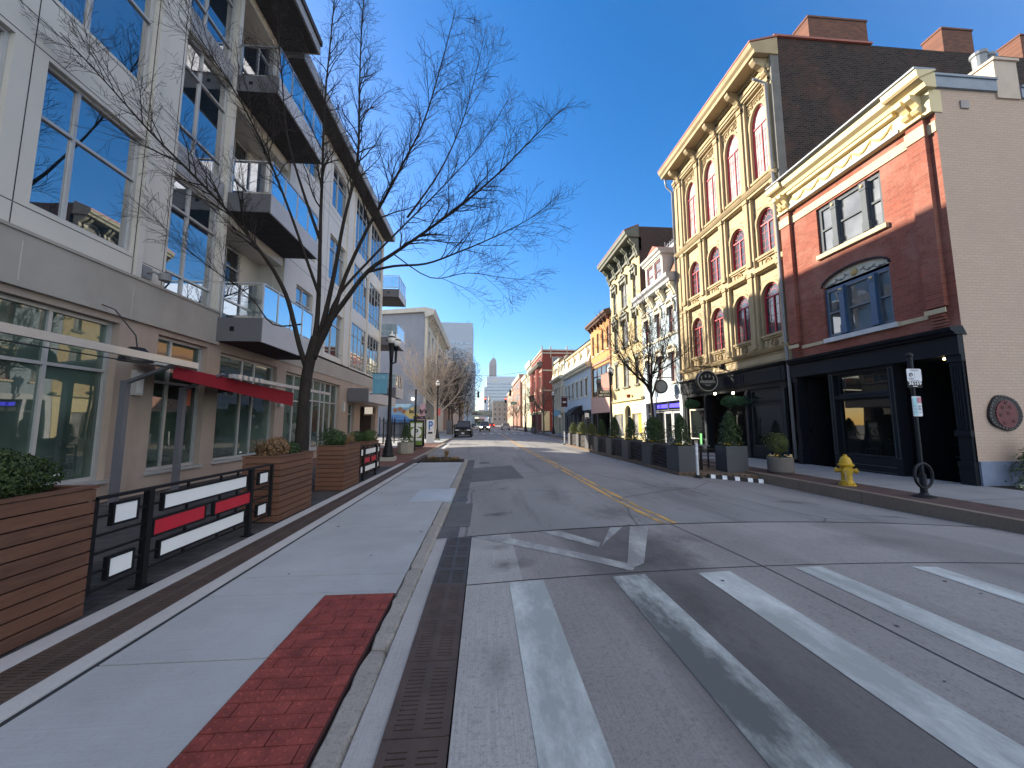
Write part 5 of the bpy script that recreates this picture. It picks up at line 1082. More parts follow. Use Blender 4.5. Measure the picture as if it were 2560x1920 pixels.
# tall white hotel on the left
t = thing('white_tower_block', 'tall white slab block with horizontal window bands behind the trees on the left', 'building', (-18, 270, 0))
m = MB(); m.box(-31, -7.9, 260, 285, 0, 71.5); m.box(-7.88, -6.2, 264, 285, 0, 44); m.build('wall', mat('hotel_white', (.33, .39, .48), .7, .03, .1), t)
for i in range(13): m = MB(); z = 8 + i * 4.0; m.box(-30.9, -8, 259.9, 259.99, z, z + 1.5); m.build('window_band', M_bandw, t)
m = MB(); m.bar((-11, 270, 71.5), (-11, 270, 76), .25); m.bar((-12, 270, 71.5), (-12, 270, 75), .25); m.build('mast', M_dgrey, t)
# left: grey side-walled stone building behind the parking lot
M_gside = mat('blue_grey_render', (.24, .255, .3), .9, .08, .4, .06, 20, bmp=.1, dirt=.25)
M_gst = mat('pale_stone_front', (.5, .45, .37), .85, .12, .6, .1, 20, dirt=.4)
t = thing('gabled_stone_building', 'large building with plain grey-blue side wall and corniced stone front beyond the parking lot', 'building', (-15, 62, 0))
m = MB(); m.prism([(-8.0, 51, 0), (-8.0, 51, 16.6), (-14, 51, 16.1), (-24, 51, 15.2), (-24, 51, 0)], (0, 24, 0)); m.build('side_wall', M_gside, t)
FG = FC((-8.0, 0, 0), (0, 1, 0), (1, 0, 0))
gops = [(c - .8, c + .8, z, z + 2.4) for c in (54, 58, 62, 66, 70, 73) for z in (4.5, 8.4, 12.2)]
m = MB(); wall(m, FG, 51.2, 75, 0, 16, gops, .15, .3); FG.box(m, 50.9, 51.19, 0, 16.4, 0, .35); m.build('stone_front', M_gst, t)
for o_ in gops: win(FG, t, *o_, M_dgrey, M_gblk, 0, -.05, .1, [], [o_[2] + 1.2], .08)
m = MB(); m.prism([(-7.95, 50.6, 15.9), (-6.9, 50.6, 16.3), (-6.6, 50.6, 17.0), (-8.0, 50.6, 17.3), (-14, 50.6, 16.7), (-24.3, 50.6, 15.8), (-24.3, 50.6, 15.2), (-14, 50.6, 16.15), (-8.1, 50.6, 16.65)], (0, 24.8, 0)); m.build('roof', mat('pale_roof_edge', (.5, .47, .42), .8), t)
m = MB()
for i in range(16): FG.prof(m, 52 + i * 1.45, 52.25 + i * 1.45, [(.15, 15.3), (.3, 15.35), (.9, 16.15), (.15, 16.15)])
m.build('brackets', M_gst, t)
m = MB(); FG.box(m, 55, 59, 8.2, 8.35, .16, 1.2)
for i in range(12): m.bar(FG.p(55 + i * .36, 8.35, 1.15), FG.p(55 + i * .36, 9.4, 1.15), .05)
m.bar(FG.p(55, 9.4, 1.15), FG.p(59, 9.4, 1.15), .06); m.build('iron_balcony', M_dgrey, t)
plain('brown_stone_house', 'brown brick house hidden behind the dark trees on the left pavement', -22, -8.2, 76, 100, 13, mat('far_brownL', (.2, .13, .1), .85), ((4.5, 6.8), (8.2, 10.4)), [(79, .8), (83, .8), (87, .8), (92, .8)], M_ftrim, M_gblk, 1, M_ftrim, face='L')
plain('grey_row_house', 'grey row of shops along the far left pavement', -22, -8.6, 101, 170, 10, mat('far_greyL', (.35, .33, .31), .85), ((4.5, 6.8),), [(105 + i * 6, 1) for i in range(10)], M_ftrim, M_gblk, .8, M_ftrim, face='L')
plain('pink_far_building', 'small pink building at the far end of the left side', -4, 1.5, 330, 345, 13, mat('far_pink', (.5, .3, .3), .85), ((4, 7),), [(333, 1)], M_ftrim, M_gblk, face='L')
t = thing('skybridge', 'glazed pedestrian bridge crossing the street in the far distance', 'bridge', (2, 250, 5)); m = MB(); m.box(-8, 14, 250, 254, 5.5, 9.5); m.build('deck', mat('bridge_grey', (.25, .3, .3), .6), t); m = MB(); m.box(-8, 14, 249.9, 249.99, 6.6, 8.6); m.build('glazing', M_gblk, t)
m = MB(); m.box(-8, -7, 250, 254, 0, 5.5); m.box(13, 14, 250, 254, 0, 5.5); m.build('pier', CACHE['bridge_grey'], t)

# ------------------------------------------------------------------ street furniture, left
def wood():
    m, nt, b = newmat('cedar'); g = nt.nodes.new('ShaderNodeNewGeometry')
    n = noise(nt, 3.5, 5, .65, (1, 1, 9)); k = noise(nt, 14, 3, .6, (.6, .6, 5)); s = noise(nt, 1.7, 4, .6, (1, 1, 2))
    c = mixc(nt, g.outputs['Random Per Island'], (.12, .048, .027), (.075, .031, .019))
    c = mixc(nt, ramp(nt, n, [(.35, 0), (.7, .6)]), c, (.16, .072, .038)); c = mixc(nt, ramp(nt, k, [(.55, 0), (.7, .5)]), c, (.05, .02, .013)); c = mixc(nt, ramp(nt, s, [(.58, 0), (.75, .5)]), c, (.17, .09, .06))
    L(nt, c, b.inputs['Base Color']); b.inputs['Roughness'].default_value = .6; bump(nt, b, n, .2, .004); return m
M_wood = wood(); M_dark = mat('planter_inside', (.008, .007, .006), .95); M_soil = mat('soil', (.035, .026, .02), 1, .4, 9, .4, 60, bmp=.8)
def wood_planter(x0, x1, y0, y1, h, label):
    t = thing('wooden_planter', label, 'planter', ((x0 + x1) / 2, (y0 + y1) / 2, 0), 'slatted wooden planters along the walkway')
    m = MB(); m.box(x0 + .03, x1 - .03, y0 + .03, y1 - .03, 0, h - .06); m.build('liner', M_dark, t)
    m = MB(); n = 10; st = (h - .02) / n
    for i in range(n):
        a, b = .01 + i * st, .01 + (i + 1) * st - .012
        m.box(x0, x1, y0, y0 + .022, a, b); m.box(x0, x1, y1 - .022, y1, a, b); m.box(x0, x0 + .022, y0 + .0225, y1 - .0225, a, b); m.box(x1 - .022, x1, y0 + .0225, y1 - .0225, a, b)
    m.build('slats', M_wood, t)
    m = MB(); z = h - .015
    m.box(x0 - .012, x1 + .012, y0 - .012, y0 + .06, z, z + .025); m.box(x0 - .012, x1 + .012, y1 - .06, y1 + .012, z, z + .025); m.box(x0 - .012, x0 + .06, y0 + .061, y1 - .061, z, z + .025); m.box(x1 - .06, x1 + .012, y0 + .061, y1 - .061, z, z + .025); m.build('rim', M_wood, t)
    m = MB(); m.box(x0 + .05, x1 - .05, y0 + .05, y1 - .05, h - .12, h - .055); m.build('soil', M_soil, t)
    return t
wood_planter(-4.05, -3.3, 2.3, 3.56, 1.06, 'big slatted wooden planter cut off by the left edge, holding the round green shrub')
wood_planter(-3.9, -3.3, 6.53, 7.72, 1.05, 'slatted wooden planter with dry brown grass at the far end of the large fence panel')
wood_planter(-3.95, -3.3, 9.4, 10.53, 1.05, 'slatted wooden planter standing free between the walkway gap and the small fence panel')
wood_planter(-4.4, -3.64, 12.5, 13.6, 1.0, 'farthest slatted wooden planter, behind the small fence panel near the lamp post')
def leaves(mb, pts_fn, n, size, rnd, flat=.5):
    for _ in range(n):
        p, d = pts_fn(rnd); d = Vector(d)
        if d.length < 1e-4: d = Vector((0, 0, 1))
        d = (d.normalized() + Vector((rnd.uniform(-1, 1), rnd.uniform(-1, 1), rnd.uniform(-1, 1))) * .7).normalized()
        u = d.orthogonal().normalized(); u = (Matrix.Rotation(rnd.uniform(0, 6.28), 3, d) @ u); v = d.cross(u)
        s = size * rnd.uniform(.6, 1.4); p = Vector(p)
        mb.poly((p - u * s * .5, p + v * s * flat * .5, p + u * s * .5 + d * s * .2, p - v * s * flat * .5))
def shell_pts(c, rx, ry, rz, lump=.25, seed=0, deep=.5):
    r0 = random.Random(seed); lobes = [(Vector((r0.gauss(0, 1), r0.gauss(0, 1), r0.gauss(0, .8))).normalized(), r0.uniform(.0, lump)) for _ in range(12)]
    def f(rnd):
        d = Vector((rnd.gauss(0, 1), rnd.gauss(0, 1), rnd.gauss(0, 1))).normalized()
        k = 1 - lump * .6 + sum(a * max(0, d.dot(l)) ** 6 for l, a in lobes) * 1.6
        r = k * (1 - deep * rnd.random() ** 2.2)
        return (c[0] + d.x * rx * r, c[1] + d.y * ry * r, c[2] + d.z * rz * r), d
    return f
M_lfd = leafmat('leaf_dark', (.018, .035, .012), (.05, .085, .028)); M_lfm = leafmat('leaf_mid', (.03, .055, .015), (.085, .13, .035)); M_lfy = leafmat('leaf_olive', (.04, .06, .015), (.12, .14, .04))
M_dry = leafmat('dry_grass', (.2, .12, .055), (.36, .23, .11)); M_stem = mat('stem_brown', (.07, .05, .035), .9, .3, 8)
def shrub(name, label, c, r, leafm, n, size, seed, group=None, cat='shrub', base=None):
    t = thing(name, label, cat, (c[0], c[1], base if base is not None else c[2] - r[2]), group); rnd = random.Random(seed)
    m = MB(); leaves(m, shell_pts(c, *r, seed=seed), n, size, rnd); m.build('foliage', leafm, t)
    m = MB()
    for i in range(7): a = rnd.uniform(0, 6.28); m.tube([(c[0], c[1], (base if base is not None else c[2] - r[2])), (c[0] + math.cos(a) * r[0] * .3, c[1] + math.sin(a) * r[1] * .3, c[2] - r[2] * .2), (c[0] + math.cos(a) * r[0] * .7, c[1] + math.sin(a) * r[1] * .7, c[2] + r[2] * .3)], [.012, .008, .004], 5)
    m.build('stems', M_stem, t); return t
shrub('green_shrub', 'wide bushy green juniper shrub in the big planter at the left edge', (-3.74, 2.9, 1.15), (.37, .5, .25), leafmat('juniper', (.015, .03, .01), (.06, .085, .022)), 16000, .032, 1, base=1.0)
def drygrass(c, h, rad, n, seed, label, mt=M_dry):
    t = thing('dry_grass_clump', label, 'plant', c); rnd = random.Random(seed); m = MB()
    for i in range(n):
        a = rnd.uniform(0, 6.28); r = rad * rnd.random() ** .6; k = rnd.uniform(.5, 1)
        p = [Vector(c) + Vector((rnd.uniform(-.04, .04), rnd.uniform(-.04, .04), 0)), Vector(c) + Vector((math.cos(a) * r * .5, math.sin(a) * r * .5, h * k * .6)), Vector(c) + Vector((math.cos(a) * r, math.sin(a) * r, h * k * rnd.uniform(.6, 1)))]
        w_ = Vector((-math.sin(a), math.cos(a), 0)) * .004; m.poly((p[0] - w_, p[0] + w_, p[1] + w_ * 1.4, p[1] - w_ * 1.4)); m.poly((p[1] - w_ * 1.4, p[1] + w_ * 1.4, p[2]))
        if rnd.random() < .6:
            for q in range(4): d = Vector((rnd.uniform(-1, 1), rnd.uniform(-1, 1), rnd.uniform(-.6, 1))) * .035; e = p[2]; m.poly((e, e + d, e + d + Vector((.006, .006, 0))))
    m.build('blades', mt, t); return t
shrub('dry_shrub', 'round clump of dry brown stems and leaves in the planter beside the large fence panel', (-3.6, 6.95, 1.17), (.21, .24, .2), leafmat('dry_leaf', (.1, .055, .028), (.22, .13, .065)), 2400, .045, 4, None, 'shrub', .99)
drygrass((-3.72, 6.72, .99), .36, .2, 260, 4, 'thin dry stems leaning toward the wall beside the round brown clump', leafmat('dry_stem', (.1, .06, .03), (.18, .11, .06)))
shrub('green_shrub', 'small dark green shrub behind the dry brown clump, at the foot of the tree trunk', (-3.6, 7.4, 1.1), (.17, .2, .16), M_lfd, 900, .045, 6, base=.99)
shrub('green_shrub', 'round dark green shrub in the free-standing wooden planter', (-3.68, 9.75, 1.22), (.27, .27, .24), M_lfd, 2600, .045, 7, base=.99)
drygrass((-3.55, 10.2, .99), .34, .2, 500, 8, 'pale dry clump beside the round shrub in the free-standing wooden planter')
shrub('green_shrub', 'left dark green shrub in the farthest wooden planter', (-4.15, 12.85, 1.12), (.25, .25, .22), M_lfd, 1600, .045, 9, base=.94); shrub('green_shrub', 'right dark green shrub with white blossoms in the farthest wooden planter', (-3.82, 13.1, 1.15), (.22, .25, .24), M_lfm, 1600, .045, 10, base=.94)
# fence panels with white and red plates
M_fblk = mat('fence_black', (.005, .005, .007), .6, .1, 3, spec=.25); M_fwh = mat('plate_white', (.74, .73, .71), .45, .03, 2, .02, 40, bmp=0); M_fred = mat('plate_red', (.45, .012, .03), .4, .05, 2, .02, 40, bmp=0)
def fence(y0, label, sc=1.0, lens=(.54, 1.68, .53), last=True):
    t = thing('fence_panel', label, 'fence', (-3.34, y0, 0), 'black fence panels with white and red plates'); x = -3.34
    yy = [y0]
    for l in lens: yy.append(yy[-1] + l * sc)
    for i, y in enumerate(yy):
        m = MB(); r = .03 if i in (1, 2) else .02; m.box(x - r, x + r, y - r, y + r, 0 if i in (1, 2) else .14, .93); m.build('post', M_fblk, t)
        if i in (1, 2): m = MB(); m.box(x - .06, x + .06, y - .07, y + .07, 0, .012); m.build('foot', M_fblk, t)
    m = MB()
    m.box(x - .03, x + .03, yy[0], yy[-1], .931, .955)
    for z in (.16, .31, .47, .62, .78): m.box(x - .01, x + .01, yy[0], yy[-1], z - .01, z + .01)
    for f in (.3, .62, .82): m.box(x - .009, x + .009, yy[1] + lens[1] * sc * f - .014, yy[1] + lens[1] * sc * f + .014, .16, .93)
    m.build('rails', M_fblk, t)
    def plate(a, b, z0, z1, mt):
        m = MB(); e = .022; m.box(x - .016, x + .026, a - e, b + e, z0 - e, z0); m.box(x - .016, x + .026, a - e, b + e, z1, z1 + e); m.box(x - .016, x + .026, a - e, a, z0, z1); m.box(x - .016, x + .026, b, b + e, z0, z1); p = m.build('plate_frame', M_fblk, t)
        m = MB(); m.box(x - .012, x + .02, a, b, z0, z1); m.build('white_plate' if mt is M_fwh else 'red_plate', mt, p)
    k = sc; w_ = lens[1] * sc
    plate(yy[0] + .17 * k, yy[0] + .39 * k, .70, .86, M_fwh); plate(yy[0] + .17 * k, yy[0] + .39 * k, .235, .39, M_fwh)
    plate(yy[1] + .1 * w_, yy[1] + .915 * w_, .71, .85, M_fwh); plate(yy[1] + .1 * w_, yy[1] + .91 * w_, .235, .375, M_fwh)
    plate(yy[1] + .04 * w_, yy[1] + .455 * w_, .47, .615, M_fred); plate(yy[1] + .56 * w_, yy[2] - .02 * w_, .47, .61, M_fred)
    plate(yy[2] + .18 * k, yy[2] + .39 * k, .70, .84, M_fwh); plate(yy[2] + .18 * k, yy[2] + .39 * k, .235, .37, M_fwh)
fence(3.6, 'large near black fence panel with white and red plates between two wooden planters'); fence(10.58, 'small far black fence panel with white and red plates in front of the farthest planter', .73)

# lamp posts
M_lamp = mat('lamp_black', (.007, .008, .012), .55, .1, 3, spec=.3); M_globe = mat('lamp_globe', (.75, .72, .68), .25, .05, 5, .02, 50, bmp=0); M_plinth = mat('lamp_plinth', (.36, .34, .3), .9, .1, 3)
def lamp(x, y, z, label, two=True, h=5.1, full=True):
    t = thing('street_lamp', label, 'street lamp', (x, y, z), 'black street lamps with white globes')
    m = MB(); m.box(x - .29, x + .29, y - .29, y + .29, z, z + .16); m.build('plinth', M_plinth, t)
    m = MB(); m.lathe([(.25, .16), (.25, .24), (.21, .27), (.225, .36), (.2, .48), (.16, .62), (.13, .85), (.105, .95), (.115, 1.0), (.085, 1.06), (.06, h - 1.0), (.075, h - .98), (.06, h - .93)], (x, y, z), 14); m.build('post', M_lamp, t, True)
    if two:
        m = MB(); m.lathe([(.06, h - .93), (.085, h - .6), (.11, h - .2), (.12, h - .12), (.15, h - .05), (.12, h - .04)], (x, y, z), 12)
        m.tube([(x, y, z + h - .95), (x + .16, y + .12, z + h - .85), (x + .17, y + .12, z + h - .25)], [.03, .05, .06], 10); m.lathe([(.07, h - .3), (.12, h - .2), (.13, h - .14)], (x + .17, y + .12, z), 12); m.build('bracket_arm', M_lamp, t, True)
        heads = ((x, y, z + h), (x + .17, y + .12, z + h - .1))
    else:
        m = MB(); m.lathe([(.06, h - .93), (.08, h - .3), (.13, h - .1), (.13, h - .04)], (x, y, z), 12); m.build('bracket_arm', M_lamp, t, True); heads = ((x, y, z + h),)
    for hx, hy, hz in heads:
        m = MB(); m.lathe([(.11, -.04), (.165, .02), (.185, .14), (.185, .2), (.17, .22)], (hx, hy, hz), 16); g_ = m.build('globe', M_globe, t, True)
        m = MB(); m.lathe([(.19, .2), (.195, .225), (.16, .26)], (hx, hy, hz), 16); m.build('ring', M_lamp, g_); m = MB(); m.lathe([(.165, .26), (.13, .34), (.06, .4), (.03, .43), (.045, .48), (.01, .54)], (hx, hy, hz), 14); m.build('cap', M_globe, g_, True)
    return t
lamp(-4.03, 16.6, 0, 'black street lamp with two white globes and a light blue banner by the garage')
t = thing('lamp_banner', 'light blue cloth banner hung on the nearest left street lamp', 'banner', (-4.45, 16.6, 3.3))
m = MB(); m.box(-4.78, -4.16, 16.59, 16.605, 2.86, 3.72); m.build('cloth', mat('banner_blue', (.13, .33, .45), .8, .1, 3), t)
text('lettering', 'OTR', .2, (-4.47, 16.585, 3.55), (1, 0, 0), (0, 0, 1), (0, -1, 0), mat('banner_white', (.4, .55, .65), .8), t, .002, sx=1.15)
m = MB(); m.bar((-4.82, 16.6, 3.74), (-4.03, 16.6, 3.74), .025); m.bar((-4.82, 16.6, 2.84), (-4.03, 16.6, 2.84), .025); m.sphere((-4.83, 16.6, 2.84), .035, 8, 6); m.build('rods', M_lamp, t)
lamp(-4.25, 35.4, 0, 'black street lamp with a single white globe half hidden in the sunlit bare tree', False)
lamp(-4.6, 76, 0, 'distant left street lamp with a white globe beside the turning leaves', False); lamp(-3.9, 62.5, 0, 'distant left street lamp standing in front of the dark parked cars and orange sign', False)
lamp(8.75, 25.3, .03, 'black street lamp with two globes in front of the yellow and orange buildings')
lamp(8.9, 47.5, .02, 'black street lamp with a globe beside the blue flag sign on the right pavement', False); lamp(9.0, 66, 0, 'distant right street lamp with a round white globe before the red corner building', False)
# concrete pot, A-frame, kiosk, sign post on the left
def pot(name, label, x, y, z, r, h, mt, seg=20, group=None):
    t = thing(name, label, 'planter', (x, y, z), group)
    m = MB(); m.lathe([(r * .88, 0), (r, .05), (r, h - .03), (r * .97, h), (r * .85, h), (r * .84, h - .08)], (x, y, z), seg); m.build('bowl', mt, t); m = MB(); m.lathe([(r * .86, h - .1), (r * .86, h - .06)], (x, y, z), seg); m.build('soil', M_soil, t); return t
M_cpot = mat('concrete_pot', (.3, .28, .24), .9, .15, 4, .2, 80, bmp=.4)
pot('concrete_pot', 'square-sided pebbled concrete pot with a young evergreen beside the parking lot entrance', -4.0, 20.1, 0, .43, .6, M_cpot, 8)
def conifer(name, label, x, y, z, r, h, mt, n, seed, size=.05, cat='shrub', group=None, pw=.75):
    t = thing(name, label, cat, (x, y, z), group); rnd = random.Random(seed); m = MB()
    def f(q):
        k = q.random() ** .8; a = q.uniform(0, 6.28); rr = r * min(1, (1 - k) ** pw * 1.05 + .03) * (1 + .22 * math.sin(a * 5 + k * 19 + seed) + .16 * math.sin(a * 9 + k * 31 + seed * 2) + .1 * math.sin(a * 17 + k * 53)) * (1 - .6 * q.random() ** 2.2)
        if q.random() < .09: rr *= q.uniform(1.0, 1.3); k = min(1.06, k + .05)
        if k < .1: rr *= .75 + k * 2.5
        return (x + math.cos(a) * rr, y + math.sin(a) * rr, z + .03 + h * k), (math.cos(a), math.sin(a), .7)
    leaves(m, f, n, size, rnd, .45); m.build('foliage', mt, t); m = MB(); m.tube([(x, y, z), (x + .01, y, z + h * .5), (x, y, z + h * .92)], [.025, .018, .004], 6); m.build('stem', M_stem, t); return t
conifer('young_evergreen', 'young dark evergreen in the concrete pot beside the parking lot entrance', -4.0, 20.1, .53, .34, .95, M_lfd, 2200, 21, .06)
t = thing('parking_board', 'green and white A-frame parking board with a white letter P on the left pavement', 'sign', (-4.05, 24.4, 0))
GR = mat('board_green', (.13, .2, .03), .5); WH = mat('board_white', (.7, .72, .68), .5)
def afr(sy, nm):
    m = MB(); dy = .32 * sy; x0, x1 = -4.65, -3.75
    m.hexa([(x0, 24.4 + dy, .1), (x1, 24.4 + dy, .1), (x1, 24.4 + dy + .03, .1), (x0, 24.4 + dy + .03, .1), (x0, 24.4 + .02 * sy, 1.75), (x1, 24.4 + .02 * sy, 1.75), (x1, 24.4 + .02 * sy + .03, 1.75), (x0, 24.4 + .02 * sy + .03, 1.75)]); m.build('frame', M_fblk, t)
afr(-1, 'f'); afr(1, 'b')
nz = Vector((0, -1.65, -.3)).normalized(); up = Vector((0, .3, 1.65)).normalized(); nz = Vector((1, 0, 0)).cross(up) 
nz = nz if nz.y < 0 else -nz; c0 = Vector((-4.2, 24.23, .92))
def pl(u0, u1, v0, v1, d, mt, nm):
    m = MB(); q = [c0 + Vector((u, 0, 0)) + up * v + nz * d for u, v in ((u0, v0), (u1, v0), (u1, v1), (u0, v1))]; m.prism(q, nz * .006); return m.build(nm, mt, t)
pl(-.4, .4, -.72, .76, .02, GR, 'face'); pl(-.36, .36, .42, .66, .03, WH, 'top_strip'); pl(-.36, .36, -.44, -.28, .03, WH, 'low_strip')
m = MB(); m.prism([c0 + Vector((.33 * math.cos(a), 0, 0)) + up * (.08 + .33 * math.sin(a)) + nz * .03 for a in [2 * math.pi * i / 28 for i in range(28)]], nz * .006); m.build('disc', WH, t)
text('letter', 'P', .5, c0 + up * .08 + nz * .04, (1, 0, 0), up, nz, mat('letter_dark', (.03, .05, .02), .5), t, .003, bold=.012)
t = thing('parking_kiosk', 'tall white parking pay pillar with a blue letter P on the left pavement', 'kiosk', (-4.28, 31.3, 0))
m = MB(); m.box(-4.6, -3.98, 31.2, 31.5, 0, 1.85); m.build('body', mat('kiosk_white', (.68, .7, .72), .4), t); m = MB(); m.box(-4.45, -4.1, 31.18, 31.197, .72, .86); m.build('slot', M_fblk, t)
text('letter', 'P', 1.0, (-4.27, 31.185, 1.33), (1, 0, 0), (0, 0, 1), (0, -1, 0), mat('letter_blue', (.03, .16, .5), .5), t, .008, sx=.7, bold=.02)
t = thing('sign_post', 'thin black pole with a small grey sign seen from behind, in front of the mural', 'sign', (-4.0, 21.5, 0))
m = MB(); m.tube([(-3.95, 22.4, 0), (-3.95, 22.4, 3.55)], .05, 8); m.build('pole', M_lamp, t); m = MB(); m.box(-4.05, -3.72, 22.44, 22.46, 2.15, 2.65); m.build('plate', mat('sign_back', (.3, .29, .28), .5, metal=.4), t)
# mural, lot fence
t = thing('wall_mural', 'long painted mural board lettered in blue, yellow and pink behind the parking lot fence', 'mural', (-9.5, 50, 3))
def mur(x0, x1, z0, z1, d, c, nm): m = MB(); m.box(x0, x1, 50.4 - d, 50.5, z0, z1); return m.build(nm, mat('mural_' + nm, c, .8, .1, 2), t)
mur(-12.3, -7.6, 1.6, 4.1, 0, (.2, .33, .45), 'blue')
def mp(pts, d, c, nm): m = MB(); m.prism([(x, 50.4 - d, z) for x, z in pts], (0, .012, 0)); m.build(nm, mat('mural_' + nm, c, .8, .1, 2), t)
mp([(-9.3, 1.62), (-7.62, 1.62), (-7.62, 4.08), (-8.2, 4.08)], .02, (.5, .3, .33), 'pink'); mp([(-10.4, 2.9), (-9.3, 3.7), (-8.3, 3.5), (-8.5, 2.4), (-9.6, 2.1)], .035, (.55, .43, .16), 'yellow'); mp([(-12.3, 3.6), (-9.8, 3.6), (-9.4, 4.08), (-12.3, 4.08)], .02, (.4, .6, .7), 'sky'); mp([(-12.3, 1.62), (-9.9, 1.62), (-9.2, 2.0), (-10.6, 2.6), (-12.3, 2.7)], .02, (.08, .2, .45), 'wave')
m = MB()
for cx, cz in ((-11.5, 3.25), (-10.9, 3.4), (-10.4, 3.1)): m.prism([(cx + .27 * math.cos(a) * (1 + .15 * math.cos(8 * a)), 50.34, cz + .27 * math.sin(a) * (1 + .15 * math.cos(8 * a))) for a in [2 * math.pi * i / 32 for i in range(32)]], (0, .012, 0))
m.build('flowers', mat('mural_flower', (.3, .13, .07), .8), t)
text('lettering', "buddy's", .75, (-8.55, 50.33, 3.1), (1, 0, 0), (0, 0, 1), (0, -1, 0), mat('mural_black', (.02, .015, .02), .7), t, .004, bold=.03); text('lettering', "place", .75, (-8.35, 50.33, 2.35), (1, 0, 0), (0, 0, 1), (0, -1, 0), CACHE['mural_black'], t, .004, bold=.03)
t = thing('wall_flood_light', 'round lit flood lamp on the blue-grey side wall above the mural', 'lamp', (-9.3, 50.9, 5)); m = MB(); m.sphere((-9.35, 50.7, 4.75), .2, 12, 8); m.build('globe', emit('flood_white', (1, .95, .85), 2.), t); m = MB(); m.bar((-9.35, 50.7, 4.75), (-9.35, 51, 4.75), .06); m.build('arm', M_dgrey, t)
def iron_fence(x0, x1, y0, y1, h, label, n, posts, solid=True):
    t = thing('iron_fence', label, 'fence', (x0, y0, 0), 'black iron fences round the parking lot'); m = MB(); a, b = Vector((x0, y0, 0)), Vector((x1, y1, 0))
    for i in range(n + 1): p = a.lerp(b, i / n); m.bar(p + Vector((0, 0, .1)), p + Vector((0, 0, h)), .022)
    for z in (.2, h - .12): m.bar(a + Vector((0, 0, z)), b + Vector((0, 0, z)), .04)
    m.build('pickets', M_fblk, t)
    for i in range(posts + 1): p = a.lerp(b, i / posts); m = MB(); m.box(p.x - .04, p.x + .04, p.y - .04, p.y + .04, 0, h + .25); m.sphere((p.x, p.y, h + .27), .055, 8, 6); m.build('post', M_fblk, t)
iron_fence(-7.6, -6.0, 29.6, 33.4, 1.7, 'black iron fence at the near side of the parking lot entrance', 34, 3); iron_fence(-12, -6.4, 45, 45.2, 2.0, 'black iron fence running across in front of the mural', 60, 4)
iron_fence(-5.6, -5.3, 37.5, 44.5, 1.7, 'black iron fence along the pavement behind the sunlit bare tree', 50, 4)
# planting bed at the end of the bump-out
m = MB(); m.box(-2.5, -.82, 15.75, 16.88, -.2, .03); struct('planting_bed', m, M_soil)
rnd = random.Random(12)
for i, (x, y, h, lab) in enumerate(((-1.55, 16.4, .55, 'tall upright tan grass tuft in the bump-out planting bed'), (-2.1, 16.2, .22, 'low brown grass tuft on the left of the planting bed'), (-1.15, 16.1, .16, 'low brown grass tuft on the right of the planting bed'))):
    drygrass((x, y, .03), h, .2 if i else .14, 260, 30 + i, lab)
shrub('ground_cover', 'flat dark withered ground plants covering the planting bed', (-1.65, 16.3, .06), (.8, .45, .1), leafmat('withered', (.05, .04, .025), (.12, .09, .05)), 1600, .06, 44, base=.03)
# small pieces of litter and chewing gum: part of the paving wear
m = MB(); rnd = random.Random(8)
for x, y, r, z in [(rnd.uniform(-2.4, -.9), rnd.uniform(4.2, 12), rnd.uniform(.008, .025), 0) for _ in range(9)]: m.lathe([(r, z + .0005), (r * .9, z + .002)], (x, y, 0), 9)
for x, y, r in [(rnd.uniform(0.0, 4.5), rnd.uniform(1.7, 4.5), rnd.uniform(.006, .018)) for _ in range(5)]: m.lathe([(r, .004), (r * .9, .006)], (x, y, zr(x, y)), 9)
tag(m.build('gum_spots', mat('gum_dark', (.07, .068, .07), .9)), kind='stuff')

# ------------------------------------------------------------------ right pavement: parklet and furniture
M_dk = mat('deck_boards', (.2, .15, .11), .8, .2, 4, .2, 60, (1, 1, 1) if False else .4, .2, .15)
t = thing('parklet_deck', 'low wooden parklet deck in the parking lane carrying the row of grey planters', 'deck', (7, 19, 0)); m = MB()
YD0, YD1 = 11.3, 27.2
for i in range(13): x = 5.98 + i * .155; m.box(x, x + .15, YD0 - max(0, (x - 5.98)) * .38, YD1, .045, .08)
m.build('boards', M_dk, t); m = MB(); m.hexa([(5.96, YD0 - .02, -.12), (7.98, YD0 - .78, -.12), (7.98, YD0 - .74, -.12), (5.96, YD0 + .02, -.12), (5.96, YD0 - .02, .044), (7.98, YD0 - .78, .044), (7.98, YD0 - .74, .044), (5.96, YD0 + .02, .044)]); m.box(5.96, 6.0, YD0, YD1, -.12, .044); m.box(6.0, 7.98, YD1 - .05, YD1, -.12, .044); m.build('edge_board', mat('deck_edge', (.12, .085, .06), .85, .2, 4), t)
M_pl = mat('planter_charcoal', (.07, .072, .08), .55, .08, 1.5, .05, 60, bmp=.05)
rnd = random.Random(77)
